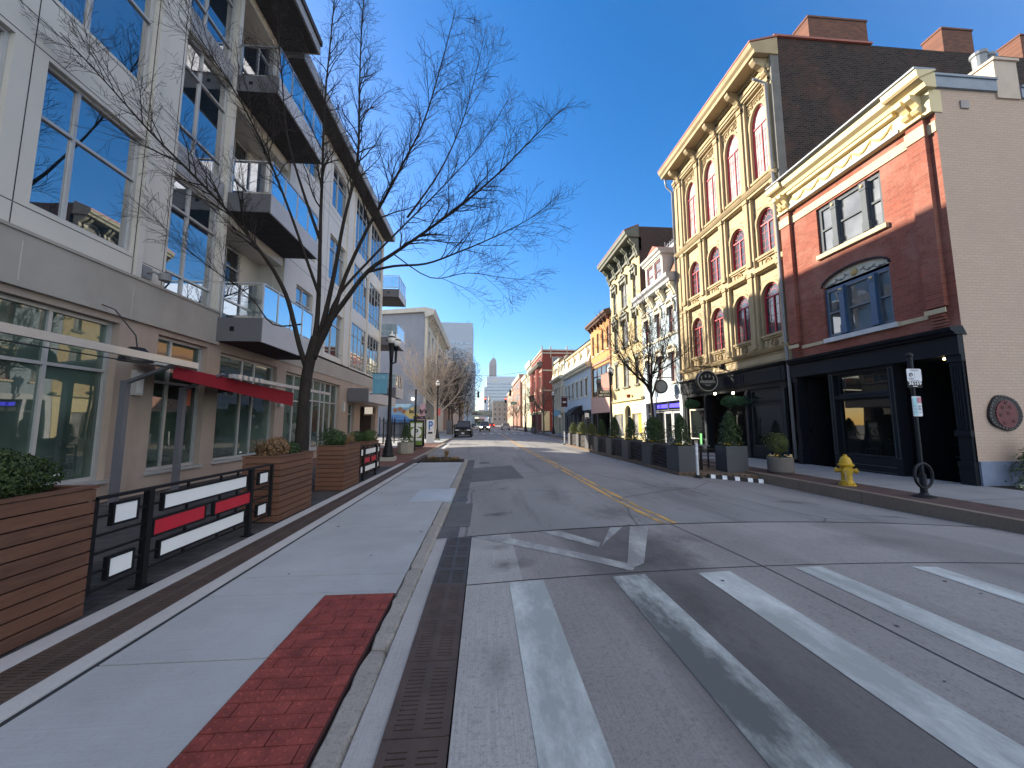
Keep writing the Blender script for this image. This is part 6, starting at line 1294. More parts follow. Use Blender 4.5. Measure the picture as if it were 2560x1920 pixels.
def shared_planter():
    t = thing('grey_planter', 'x', 'planter', (0, 0, 0), 'tall grey planters on the parklet'); s = .33; h = .8
    m = MB(); m.box(-s, s, -s, s, 0, h - .1)
    for a in ((-s, s, -s, -s + .03), (-s, s, s - .03, s), (-s, -s + .03, -s + .0301, s - .0301), (s - .03, s, -s + .0301, s - .0301)): m.box(*a, h - .1, h)
    m.build('box', M_pl, t); m = MB(); m.box(-s + .035, s - .035, -s + .035, s - .035, h - .099, h - .05); m.build('soil', M_soil, t)
    m = MB(); r = random.Random(2)
    def f(q): a, b = q.uniform(-s + .06, s - .06), q.uniform(-s + .06, s - .06); return (a, b, h - .04 + q.random() * .08), (0, 0, 1)
    leaves(m, f, 160, .06, r, .5); m.build('greens', M_lfd, t)
    for nm, mt, k in (('pansies_yellow', mat('pansy_yellow', (.6, .36, .02), .7), 8), ('pansies_white', mat('pansy_white', (.6, .5, .42), .7), 8)):
        m = MB()
        for _ in range(k): a, b = r.choice((-1, 1)) * r.uniform(.12, s - .04), r.uniform(-s + .05, s - .05); p = (a, b, h + .03 + r.random() * .05); m.sphere(p, .03, 6, 4, 1, 1, .6)
        m.build('pansies', mt, t)
    return t
def shared_conifer(r, h, n, seed, mt, pw): return conifer('evergreen_shrub', 'x', 0, 0, 0, r, h, mt, n, seed, .06, 'shrub', 'evergreen shrubs in the grey planters', pw)
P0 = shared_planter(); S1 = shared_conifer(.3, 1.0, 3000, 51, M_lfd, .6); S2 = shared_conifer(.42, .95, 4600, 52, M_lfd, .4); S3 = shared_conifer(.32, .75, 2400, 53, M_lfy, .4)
spots = [(6.36, 11.78, 6, S1, 1.0, 'nearest grey planter of the parklet row, at its front corner by the white delineator', 'narrow evergreen in the grey planter at the front corner of the parklet'),
 (7.86, 11.55, -4, S1, 1.1, 'grey planter at the parklet\'s kerb side, left of the flower pot on the pavement', 'full evergreen in the grey planter on the kerb side of the parklet'),
 (6.38, 13.78, 2, S2, 1.0, 'second grey planter of the row, with the widest bush', 'widest round evergreen bush, in the second grey planter of the row'),
 (6.36, 15.85, 0, S1, .95, 'third grey planter of the row, in front of the yellow doorway', 'evergreen in the third grey planter of the row'),
 (6.38, 18.0, 3, S1, 1.02, 'fourth grey planter of the row, below the street lamp pole', 'evergreen in the fourth grey planter of the row'),
 (6.36, 20.0, 0, S1, .9, 'fifth grey planter of the row, last one in the shade', 'evergreen in the fifth grey planter, last one in the shade'),
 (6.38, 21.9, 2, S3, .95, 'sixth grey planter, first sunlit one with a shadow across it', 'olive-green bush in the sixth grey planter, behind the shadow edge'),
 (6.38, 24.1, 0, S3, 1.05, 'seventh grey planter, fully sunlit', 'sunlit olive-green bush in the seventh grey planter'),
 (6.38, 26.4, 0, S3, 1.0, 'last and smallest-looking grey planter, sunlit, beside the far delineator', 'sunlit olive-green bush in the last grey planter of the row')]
used = set()
for x, y, a, S, k, lab, lab2 in spots:
    if 'P' not in used: p = P0; used.add('P'); p.location = (x, y, .082); p.rotation_euler = (0, 0, R(a)); p['label'] = lab
    else: dup(P0, (x, y, .082), R(a), lab)
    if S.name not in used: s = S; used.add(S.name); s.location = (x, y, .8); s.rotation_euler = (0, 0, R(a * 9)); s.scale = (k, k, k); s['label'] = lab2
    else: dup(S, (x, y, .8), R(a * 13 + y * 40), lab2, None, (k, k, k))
def rail(x, y0, y1, label, k):
    t = thing('slat_screen', label, 'screen', (x, (y0 + y1) / 2, .08), 'slatted screens between the grey planters'); m = MB(); r = random.Random(k)
    for z in range(7):
        zz = .16 + z * .1; pts = [(x + .015 * math.sin(j * 1.3 + z + k), y0 + (y1 - y0) * j / 8, zz + .018 * math.sin(j * .9 + z * 2 + k)) for j in range(9)]; m.tube(pts, .014, 5)
    m.build('slats', mat('screen_brown', (.05, .035, .03), .6), t); m = MB(); m.box(x + .05, x + .08, y0, y1, .1, .82); m.build('backing', mat('screen_back', (.02, .02, .024), .8), t)
for i, (a, b) in enumerate(((12.15, 13.42), (14.14, 15.5), (16.2, 17.64), (18.36, 19.64), (20.36, 21.54), (22.26, 23.74), (24.46, 26.04))):
    rail(6.15, a, b, ('dark wavy slat screen right behind the nearest planter', 'dark slat screen between the second and third planters', 'dark slat screen between the third and fourth planters', 'dark slat screen between the fourth and fifth planters', 'dark slat screen at the shadow edge of the planter row', 'dark slat screen between the first two sunlit planters', 'dark slat screen before the last sunlit planter')[i], i)
t = thing('slat_screen', 'low dark slatted screen across the open end of the parklet between the two nearest planters', 'screen', (7.1, 11.9, .08), 'slatted screens between the grey planters'); m = MB()
for z in range(6): m.bar((6.7, 12.05, .2 + z * .11), (7.5, 11.85, .2 + z * .11), .03, .02)
m.build('slats', CACHE['screen_brown'], t); m = MB(); m.box(7.08, 7.14, 11.94, 12.0, .08, .85); m.build('post', M_fblk, t)
t = thing('cafe_table', 'rectangular cafe table inside the parklet behind the slatted screen', 'table', (7.2, 12.8, .08)); m = MB(); m.box(6.75, 7.7, 12.4, 13.1, .8, .84); m.build('table_top', mat('table_grey', (.25, .25, .26), .5), t)
for x in (6.8, 7.65):
    for y in (12.45, 13.05): m = MB(); m.box(x - .02, x + .02, y - .02, y + .02, .08, .799); m.build('leg', M_fblk, t)
t = thing('menu_box', 'small black napkin box on the cafe table', 'box', (7.3, 12.6, .84)); m = MB(); m.box(7.15, 7.4, 12.5, 12.56, .841, 1.05); m.build('box', M_fblk, t); m = MB(); m.box(7.21, 7.34, 12.494, 12.499, .88, 1.0); m.build('paper', mat('paper_tan', (.5, .42, .33), .8), t)
M_chr = mat('chair_wire', (.28, .3, .32), .35, .05, 5, .03, 50, metal=.6, bmp=0)
def chair(x, y, rz, label):
    t = thing('wire_chair', label, 'chair', (x, y, .08), 'oval-backed wire cafe chairs'); t.rotation_euler = (0, 0, 0); M_ = Matrix.Rotation(rz, 3, 'Z'); o_ = Vector((x, y, .08)); q = lambda a, b, c: o_ + M_ @ Vector((a, b, c))
    m = MB()
    for i in range(9): u = -.18 + i * .045; m.bar(q(u, -.18, .45), q(u, .18, .45), .012)
    m.tube([q(.2 * math.cos(a), .2 * math.sin(a), .45) for a in [2 * math.pi * i / 18 for i in range(19)]], .012, 5); m.build('seat', M_chr, t)
    m = MB(); m.tube([q(.2 * math.cos(a), .2 + .06 * (math.sin(a) + 1) * .5, .75 + .26 * math.sin(a)) for a in [2 * math.pi * i / 22 for i in range(23)]], .013, 5)
    for i in range(8): u = -.16 + i * .046; h = .26 * math.sqrt(max(0, 1 - (u / .2) ** 2)); m.bar(q(u, .21, .75 - h), q(u, .25, .75 + h), .009)
    m.build('backrest', M_chr, t)
    for a, b in ((-.17, -.17), (.17, -.17), (-.17, .2), (.17, .2)): m = MB(); m.tube([q(a, b, .45), q(a * 1.1, b * 1.1, 0)], .012, 6); m.build('leg', M_chr, t)
chair(6.75, 12.55, R(80), 'oval-backed wire chair nearest the white delineator post'); chair(6.9, 13.1, R(100), 'oval-backed wire chair just behind the nearest wire chair'); chair(6.7, 14.6, R(70), 'wire chair tucked between the second and third planters')
t = thing('green_bottle_board', 'bright green upright board leaning in the tavern window', 'board', (11.15, 18.9, 0.9)); m = MB(); FR.box(m, 18.72, 18.95, .5, 1.05, .05, .08); m.build('board', mat('board_bright_green', (.1, .42, .12), .6), t)
# delineators, wheel stop
def delin(x, y, label):
    z = zr(x, y); t = thing('delineator_post', label, 'delineator', (x, y, z), 'white delineator posts beside the parklet')
    m = MB(); m.lathe([(.13, 0), (.12, .03), (.06, .05), (.05, .08)], (x, y, z), 14); m.build('base', M_fblk, t); m = MB(); m.lathe([(.038, .08), (.038, .98), (.03, 1.0)], (x, y, z), 12); m.build('tube', mat('delineator_white', (.6, .62, .65), .5, .15, 8), t)
    m = MB(); m.lathe([(.0395, .8), (.0395, .9)], (x, y, z), 12); m.lathe([(.0395, .66), (.0395, .76)], (x, y, z), 12); m.build('reflective_bands', mat('band_white', (.75, .78, .8), .3), t)
delin(6.35, 10.9, 'white delineator post at the front corner of the parklet'); delin(6.12, 28.2, 'white delineator post at the far end of the planter row')
t = thing('wheel_stop', 'black rubber wheel stop with white reflector bars lying in front of the parklet', 'wheel stop', (7.35, 10.65, zr(7.3, 10.65))); a, b = Vector((6.62, 11.0, 0)), Vector((8.0, 10.3, 0)); d = (b - a).normalized(); nn = Vector((-d.y, d.x, 0)); z0 = -.1
m = MB(); zz = Vector((0, 0, 1)); pr = [(-.085, 0), (-.05, .1), (.05, .1), (.085, 0)]
pa = [a + nn * q + zz * (zr(a.x, a.y) + r) for q, r in pr]; m.prism([a + d * .1 + nn * q + zz * (zr(a.x, a.y) + r + .002) for q, r in pr], (b - a) - d * .2 + zz * (zr(b.x, b.y) - zr(a.x, a.y)))
m.poly([a + nn * -.085 + zz * zr(a.x, a.y), a + nn * .085 + zz * zr(a.x, a.y), a + d * .1 + nn * .05 + zz * (zr(a.x, a.y) + .1), a + d * .1 - nn * .05 + zz * (zr(a.x, a.y) + .1)]); m.build('body', mat('rubber_black', (.014, .014, .015), .7), t)
m = MB(); Lg = (b - a).length
for s in (.16, .46, .78, 1.1, 1.36):
    q0 = a + d * s + zz * (zr((a + d * s).x, (a + d * s).y) + .004); m.poly([q0 + nn * -.0865, q0 + d * .12 + nn * -.0865, q0 + d * .12 - nn * .05 + zz * .101, q0 - nn * .05 + zz * .101]); m.poly([q0 - nn * .05 + zz * .102, q0 + d * .12 - nn * .05 + zz * .102, q0 + d * .12 + nn * .05 + zz * .102, q0 + nn * .05 + zz * .102])
m.build('reflectors', mat('reflector_white', (.75, .77, .8), .4), t)
# flower pot on the pavement
z = zs(10.6) + .01; pot('concrete_pot', 'round smooth grey-brown pot with yellow and white pansies in front of the black shopfront', 8.72, 10.6, z, .33, .46, mat('pot_brown', (.17, .15, .135), .85, .1, 3, .15, 90), 32)
shrub('potted_shrub', 'airy green shrub growing in the round pansy pot', (8.72, 10.6, z + .85), (.27, .27, .32), M_lfy, 1500, .045, 61, base=z + .4)
t = thing('pansies', 'ring of yellow and white pansies along the rim of the round pot', 'flowers', (8.72, 10.6, z + .42)); rnd = random.Random(4)
for i in range(24):
    m = MB(); nm, mt = ('yellow_flower', CACHE['pansy_yellow']) if i % 2 else ('white_flower', CACHE['pansy_white']); a = rnd.uniform(0, 6.28); m.sphere((8.72 + .27 * math.cos(a), 10.6 + .27 * math.sin(a), z + .48 + rnd.random() * .05), .032, 7, 4, 1, 1, .6); m.build(nm, mt, t)
m = MB(); leaves(m, lambda q: ((8.72 + .27 * math.cos(q.random() * 6.28), 10.6 + .27 * math.sin(q.random() * 6.28), z + .45), (0, 0, 1)), 120, .06, rnd); m.build('greens', M_lfd, t)
# hydrant
x, y, z = 8.56, 8.42, zs(8.42); M_hy = mat('hydrant_yellow', (.5, .31, .012), .45, .12, 6, .06, 50, spec=.5, bmp=.08)
t = thing('fire_hydrant', 'yellow fire hydrant on the brick strip of the right pavement', 'fire hydrant', (x, y, z))
m = MB(); m.lathe([(.165, 0), (.165, .025), (.15, .03), (.15, .05), (.125, .06), (.12, .1), (.105, .12), (.1, .38), (.112, .4), (.115, .43), (.125, .44)], (x, y, z), 20); m.build('barrel', M_hy, t)
m = MB(); m.lathe([(.155, .46), (.16, .485), (.125, .5), (.115, .56), (.085, .64), (.04, .675), (.035, .7), (.04, .71), (.02, .715)], (x, y, z), 20); m.lathe([(.14, .44), (.15, .461)], (x, y, z), 20); m.build('bonnet', M_hy, t)
for dx, dy, r_, l_ in ((-.7, .7, .05, .2), (.7, -.7, .05, .2), (-.6, -.8, .075, .19)):
    d = Vector((dx, dy, 0)).normalized(); p = Vector((x, y, z + .34)); m = MB(); m.tube([p, p + d * (l_ - .03)], r_, 14); m.tube([p + d * (l_ - .04), p + d * l_], r_ * 1.25, 14); m.tube([p + d * l_, p + d * (l_ + .03)], .02, 5); m.build('nozzle', M_hy, t)
m = MB()
for k in range(8): a = k * .785; m.lathe([(.014, .03), (.014, .055)], (x + .145 * math.cos(a), y + .145 * math.sin(a), z), 6)
m.build('bolts', mat('bolt_dark', (.12, .09, .03), .6), t)
m = MB(); m.tube([(x - .16, y - .14, z + .36), (x - .19, y - .15, z + .2), (x - .16, y - .13, z + .1), (x - .11, y - .1, z + .22)], .006, 5); m.build('chain', M_chr, t)
# parking sign post with bicycle ring
x, y, z = 8.7, 6.97, zs(6.97)
t = thing('parking_sign_post', 'black post with white parking notice, number plate 36169 and bicycle ring', 'sign post', (x, y, z))
m = MB(); m.tube([(x, y, z), (x, y, z + .45)], .055, 12); m.tube([(x, y, z + .45), (x, y, 2.95)], .032, 12); m.sphere((x, y, 2.97), .06, 10, 8); m.tube([(x, y, 2.7), (x, y, 2.93)], .045, 10); m.build('pole', M_lamp, t)
m = MB(); m.lathe([(.19, 0), (.18, .02), (.08, .05), (.06, .09)], (x, y, z), 18); m.build('foot', M_lamp, t)
m = MB(); m.tube([(x + .19 * math.cos(a), y - .02, z + .42 + .24 * math.sin(a)) for a in [2 * math.pi * i / 28 for i in range(29)]], .026, 8, False); m.build('bicycle_ring', M_lamp, t)
yd = -.045
def rrect(cx, cz, hw, hh, r=.03):
    out = []
    for sx_, sz_, a0 in ((1, 1, 0), (-1, 1, 90), (-1, -1, 180), (1, -1, 270)):
        for k in range(5): a = R(a0 + 22.5 * k); out.append((cx + sx_ * (hw - r) + r * math.cos(a), cz + sz_ * (hh - r) + r * math.sin(a)))
    return out
def plate(cx, cz, hw, hh, mt, nm, d=0, r=.03): m = MB(); m.prism([(a, y + yd - d, b) for a, b in rrect(cx, cz, hw, hh, r)], (0, .006, 0)); return m.build(nm, mt, t)
zA = Vector((0, 0, 0))
cz = 2.5; plate(x, cz, .165, .195, M_fblk, 'number_plate'); plate(x, cz + .06, .16, .13, mat('notice_white', (.68, .68, .72), .5), 'white_notice', .007)
M_ink = mat('ink', (.05, .05, .07), .6); yy = y + yd - .0075
text('lettering', '36169', .085, (x, yy + .0005, cz - .11), (1, 0, 0), (0, 0, 1), (0, -1, 0), mat('letter_white', (.8, .8, .8), .5), t, .001, sx=1.35, bold=.002)
m = MB(); m.box(x - .05, x + .05, yy - .001, yy + .001, cz - .172, cz - .158); m.build('small_text_bar', CACHE['letter_white'], t)
m = MB()
for (a, b, h_) in ((-.1, .1, .165), (-.07, .07, .148), (-.09, .09, -.045)): m.box(x + a, x + b, yy - .008, yy - .006, cz + h_ - .004, cz + h_ + .004)
for i in range(4): m.box(x - .13, x - .03, yy - .008, yy - .006, cz + .0 - i * .009, cz + .004 - i * .009)
m.box(x - .001, x + .002, yy - .008, yy - .006, cz + .0, cz + .11); m.build('notice_lines', mat('ink_grey', (.25, .25, .3), .6), t)
m = MB(); m.tube([(x - .08 + .034 * math.cos(a), yy - .007, cz + .07 + .034 * math.sin(a)) for a in [2 * math.pi * i / 20 for i in range(21)]], .005, 5, False); m.build('p_symbol_ring', M_ink, t); text('p_symbol', 'P', .055, (x - .08, yy - .0072, cz + .07), (1, 0, 0), (0, 0, 1), (0, -1, 0), M_ink, t, .001)
cz2 = 1.93; plate(x, cz2, .1, .2, mat('sticker_board', (.66, .68, .72), .5), 'small_notice', 0, .02)
m = MB(); m.box(x - .09, x - .005, yy - .001, yy + .0, cz2 - .18, cz2 + .18); m.build('teal_column', mat('teal', (.3, .55, .6), .6), t); m = MB(); m.box(x + .005, x + .09, yy - .001, yy + .0, cz2 + .07, cz2 + .18); m.build('red_block', mat('pink_red', (.5, .2, .25), .6), t)
m = MB()
for i in range(3):
    for s in (-.05, .048): m.box(x + s - .025, x + s + .025, yy - .002, yy - .001, cz2 - .02 - i * .055, cz2 + .02 - i * .055 if i < 2 else cz2 - .11)
m.build('pictogram_blocks', mat('ink_soft', (.3, .33, .42), .6), t)
# planting strip and bush by the pink wall
m = MB(); m.box(11.42, 30, 7.05, 7.85, .05, .175); struct('soil_bed', m, M_soil)
conifer('wall_bush', 'loose feathery evergreen bush in front of the blue plinth of the pink wall', 12.25, 7.45, .17, .52, 1.15, leafmat('leaf_grey', (.05, .07, .03), (.14, .16, .08)), 2600, 71, .075, pw=.85)
shrub('bed_flowers', 'low pale flowers in the soil bed at the foot of the pink wall', (11.75, 7.4, .22), (.28, .2, .06), leafmat('pale_leaf', (.1, .16, .06), (.5, .5, .35)), 260, .05, 72, base=.17)
# hanging tavern sign
t = thing('tavern_sign', 'round black hanging tavern sign with white hands emblem and lettering', 'sign', (10.5, 16.7, 3.7)); ys_ = 16.68
m = MB(); m.prism([(10.42 + .5 * math.cos(a), ys_, 3.55 + .5 * math.sin(a)) for a in [2 * math.pi * i / 36 for i in range(36)]], (0, .2, 0)); m.build('drum', mat('sign_black', (.012, .012, .012), .5), t)
m = MB(); m.tube([(10.42 + .475 * math.cos(a), ys_ - .005, 3.55 + .475 * math.sin(a)) for a in [2 * math.pi * i / 36 for i in range(37)]], .018, 6, False); m.build('rim', mat('sign_cream', (.55, .52, .45), .5), t)
text('lettering', "KRUEGER'S", .155, (10.42, ys_ - .006, 3.5), (1, 0, 0), (0, 0, 1), (0, -1, 0), CACHE['sign_cream'], t, .004, sx=.95, bold=.004); text('lettering', "TAVERN", .075, (10.42, ys_ - .006, 3.33), (1, 0, 0), (0, 0, 1), (0, -1, 0), CACHE['sign_cream'], t, .004)
m = MB(); m.box(10.16, 10.68, ys_ - .008, ys_ - .002, 3.39, 3.4)
for s in (-1, 1):       # raised hands emblem
    for k in range(4): a = R(90 - s * (6 + 13 * k)); p = Vector((10.42 + s * .05, ys_ - .005, 3.66)); m.bar(p + Vector((math.cos(a) * .05, 0, math.sin(a) * .05)), p + Vector((math.cos(a) * (.2 - .012 * k), 0, math.sin(a) * (.2 - .012 * k))), .026, .008)
    p = Vector((10.42 + s * .25, ys_ - .005, 3.66)); m.tube([p + Vector((0, 0, .12)), p + Vector((s * .05, 0, .06)), p + Vector((s * .05, 0, -.02)), p + Vector((0, 0, -.05))], [.01, .022, .022, .01], 5)
m.build('emblem', CACHE['sign_cream'], t)
m = MB(); m.bar((11.28, 16.78, 4.22), (9.85, 16.78, 4.22), .05); m.box(11.12, 11.28, 16.7, 16.86, 4.1, 4.34)
for dx in (-.25, .25): m.bar((10.42 + dx, 16.78, 4.2), (10.42 + dx, 16.78, 3.96), .025)
m.build('bracket', M_fblk, t)
for yy_, zz_, lab in ((17.2, 2.99, 'lit spot lamp below the round tavern sign'), (15.9, 2.92, 'lit soffit lamp over the tavern entrance')):
    tt = thing('spot_lamp', lab, 'lamp', (11.1, yy_, zz_), 'lit spot lamps on the tavern front'); m = MB(); m.sphere((11.08, yy_, zz_), .06, 10, 6); m.build('bulb', emit('spot_warm', (1, .85, .6), 8), tt); m = MB(); m.lathe([(.07, .05), (.05, .1)], (11.08, yy_, zz_), 10); m.build('fitting', M_fblk, tt)
for yy_, lab in ((15.75, 'large hanging fern basket over the tavern entrance'), (19.2, 'hanging fern basket over the left tavern window')):
    tt = thing('hanging_fern', lab, 'plant', (10.9, yy_, 2.9), 'ferns hung on the tavern front'); m = MB(); rnd = random.Random(int(yy_)); leaves(m, shell_pts((10.95, yy_, 2.55), .3, .5, .26, .5, int(yy_)), 1500, .1, rnd, .3); m.build('fronds', leafmat('fern_green', (.02, .06, .025), (.06, .15, .06)), tt)
    m = MB(); m.lathe([(.1, 2.35), (.17, 2.55)], (10.95, yy_, 0), 12); m.tube([(10.95, yy_, 2.55), (10.95, yy_, 3.2)], .008, 5); m.build('basket', M_brownt, tt)
# blade signs further down
t = thing('art_store_sign', 'long dark blade sign lettered for an art store, mounted on the orange building', 'sign', (10.2, 31.9, 4.6))
m = MB(); m.box(9.95, 11.2, 32.0, 32.1, 3.82, 4.42); m.build('board', mat('sign_brown', (.03, .024, .02), .7), t)
text('lettering', "SUDER'S", .25, (10.58, 31.99, 4.26), (1, 0, 0), (0, 0, 1), (0, -1, 0), WH, t, .004, sx=.95, bold=.006); text('lettering', "ART STORE", .24, (10.58, 31.99, 3.98), (1, 0, 0), (0, 0, 1), (0, -1, 0), WH, t, .004, sx=.88, bold=.006)
m = MB(); m.bar((11.28, 32.05, 4.55), (9.9, 32.05, 4.55), .05); m.bar((10.1, 32.05, 4.55), (10.1, 32.05, 4.42), .03); m.bar((11.0, 32.05, 4.55), (11.0, 32.05, 4.42), .03); m.build('bracket', M_dgrey, t)
t = thing('maroon_sign', 'square maroon hanging sign with pale marks over the black awning', 'sign', (10.4, 47, 4.2)); m = MB(); m.box(9.85, 10.6, 46.9, 47.05, 3.6, 4.8); m.build('board', mat('sign_maroon', (.1, .018, .022), .6), t); m = MB(); m.box(10.0, 10.45, 46.88, 46.899, 4.1, 4.3); m.build('mark', WH, t); m = MB(); m.bar((11.28, 47, 4.9), (9.8, 47, 4.9), .06); m.build('bracket', M_dgrey, t)
t = thing('black_awning', 'black curved shop awning on the clapboard building', 'awning', (10.9, 43.5, 2.8)); m = MB(); FR.prof(m, 42.2, 45.4, [(.06, 3.6), (.9, 3.2), (1.4, 2.6), (1.4, 2.4), (1.3, 2.55), (.06, 2.6)]); m.build('canopy', mat('awning_black', (.012, .012, .014), .8), t); m = MB(); m.bar((9.95, 42.3, .05), (9.95, 42.3, 2.5), .05); m.bar((9.95, 45.3, .05), (9.95, 45.3, 2.5), .05); m.build('support', M_dgrey, t)
t = thing('blue_flag', 'small pale blue flag sign hanging near the far right lamp', 'flag', (9.7, 47.4, 2.9)); m = MB(); m.prism([(9.1, 48.2, 3.3), (10.0, 48.2, 3.1), (9.9, 48.2, 2.5), (9.15, 48.2, 2.4)], (0, .03, 0)); m.build('cloth', mat('flag_blue', (.2, .4, .55), .7), t); m = MB(); m.bar((8.9, 48.215, 3.34), (10.1, 48.215, 3.1), .03); m.build('rod', M_dgrey, t)
for x_, y_, h_, lab in ((8.5, 30.5, 2.4, 'white parking sign on a thin post in front of the orange storefront'), (8.6, 42.0, 2.5, 'pair of small white signs on a post before the clapboard building')):
    tt = thing('small_sign_post', lab, 'sign', (x_, y_, 0)); m = MB(); m.tube([(x_, y_, 0), (x_, y_, h_)], .03, 8); m.build('pole', M_lamp, tt); m = MB(); m.box(x_ - .16, x_ + .16, y_ - .05, y_ - .035, h_ - .45, h_); m.build('plate', CACHE['notice_white'], tt); m = MB(); m.box(x_ - .13, x_ + .13, y_ - .056, y_ - .051, h_ - .44, h_ - .34); m.build('dark_strip', M_fblk, tt)

# ------------------------------------------------------------------ trees
def bark(name, c1, c2):
    m, nt, b = newmat(name); n = noise(nt, 5, 6, .7, (1.6, 1.6, .5)); f = noise(nt, 40, 4, .7, (1, 1, .35))
    c = mixc(nt, ramp(nt, n, [(.35, 0), (.65, 1)]), c1, c2); c = mixc(nt, ramp(nt, f, [(.35, .5), (.6, 0)]), c, [x * .4 for x in c1]); L(nt, c, b.inputs['Base Color']); b.inputs['Roughness'].default_value = .9; b.inputs['Specular IOR Level'].default_value = .2
    bump(nt, b, f, .6, .02); return m
M_bark = bark('bark_dark', (.02, .016, .014), (.04, .032, .027)); M_barkp = bark('bark_pale', (.34, .28, .23), (.5, .43, .36)); M_bark2 = bark('bark_far', (.06, .05, .042), (.1, .085, .07)); M_twig = bark('twig_dark', (.026, .019, .018), (.045, .033, .03))
def shoots(mb, pts, rads, lvl, rnd, cfg, start=.15, big=None):
    n = len(pts); seg = [(pts[i + 1] - pts[i]).length for i in range(n - 1)]; tot = sum(seg)
    if tot < .05: return
    s = start * tot + rnd.uniform(0, cfg['gap'][lvl])
    while s < tot * .985:
        acc = 0
        for i in range(n - 1):
            if acc + seg[i] >= s: break
            acc += seg[i]
        f = (s - acc) / max(seg[i], 1e-6); p = pts[i].lerp(pts[i + 1], f); r = rads[i] * (1 - f) + rads[i + 1] * f; tan = (pts[i + 1] - pts[i]).normalized()
        a = rnd.uniform(0, 6.283); o = tan.orthogonal().normalized(); o = (o * math.cos(a) + tan.cross(o) * math.sin(a))
        ang = rnd.uniform(*cfg['ang'][lvl]); d = (tan * math.cos(ang) + o * math.sin(ang)); d.z += cfg['up']; d.normalize()
        ln = cfg['len'][lvl] * rnd.uniform(.45, 1.15) * (1 - .55 * s / tot); rr = min(r * .62, cfg['rad'][lvl]); k = max(3, min(8, int(ln / .16))); q = [p]; R_ = [rr]; dd = d
        for j in range(k):
            dd = (dd + Vector((rnd.gauss(0, 1), rnd.gauss(0, 1), rnd.gauss(0, 1) + .3 * cfg['up'])) * cfg['wob'] ).normalized(); q.append(q[-1] + dd * ln / k); R_.append(max(cfg['min'], rr * (1 - .85 * (j + 1) / k)))
        (mb if lvl else (big or mb)).tube(q, R_, 5 if lvl == 0 else 3, False)
        if lvl + 1 < len(cfg['gap']): shoots(mb, q, R_, lvl + 1, rnd, cfg, .12)
        s += cfg['gap'][lvl] * rnd.uniform(.5, 1.5)
def smooth(pts, k=4):
    out = []
    for i in range(len(pts) - 1):
        p0, p1, p2, p3 = pts[max(i - 1, 0)], pts[i], pts[i + 1], pts[min(i + 2, len(pts) - 1)]
        for j in range(k):
            t = j / k; out.append(tuple(.5 * (2 * b + (c - a) * t + (2 * a - 5 * b + 4 * c - d) * t * t + (3 * b - a - 3 * c + d) * t ** 3) for a, b, c, d in zip(p0, p1, p2, p3)))
    return [Vector(p) for p in out] + [Vector(pts[-1])]
T = thing('bare_tree', 'large bare dark-barked tree spreading over the left walkway in the foreground', 'tree', (-4.3, 9.2, 0))
tr = MB(); tw = MB(); rnd = random.Random(101)
TRUNK = [(-4.2, 9.2, 0.0), (-4.21, 9.2, 1.1), (-4.22, 9.2, 1.96), (-4.19, 9.2, 2.62), (-4.11, 9.2, 3.18), (-4.01, 9.2, 3.65)]
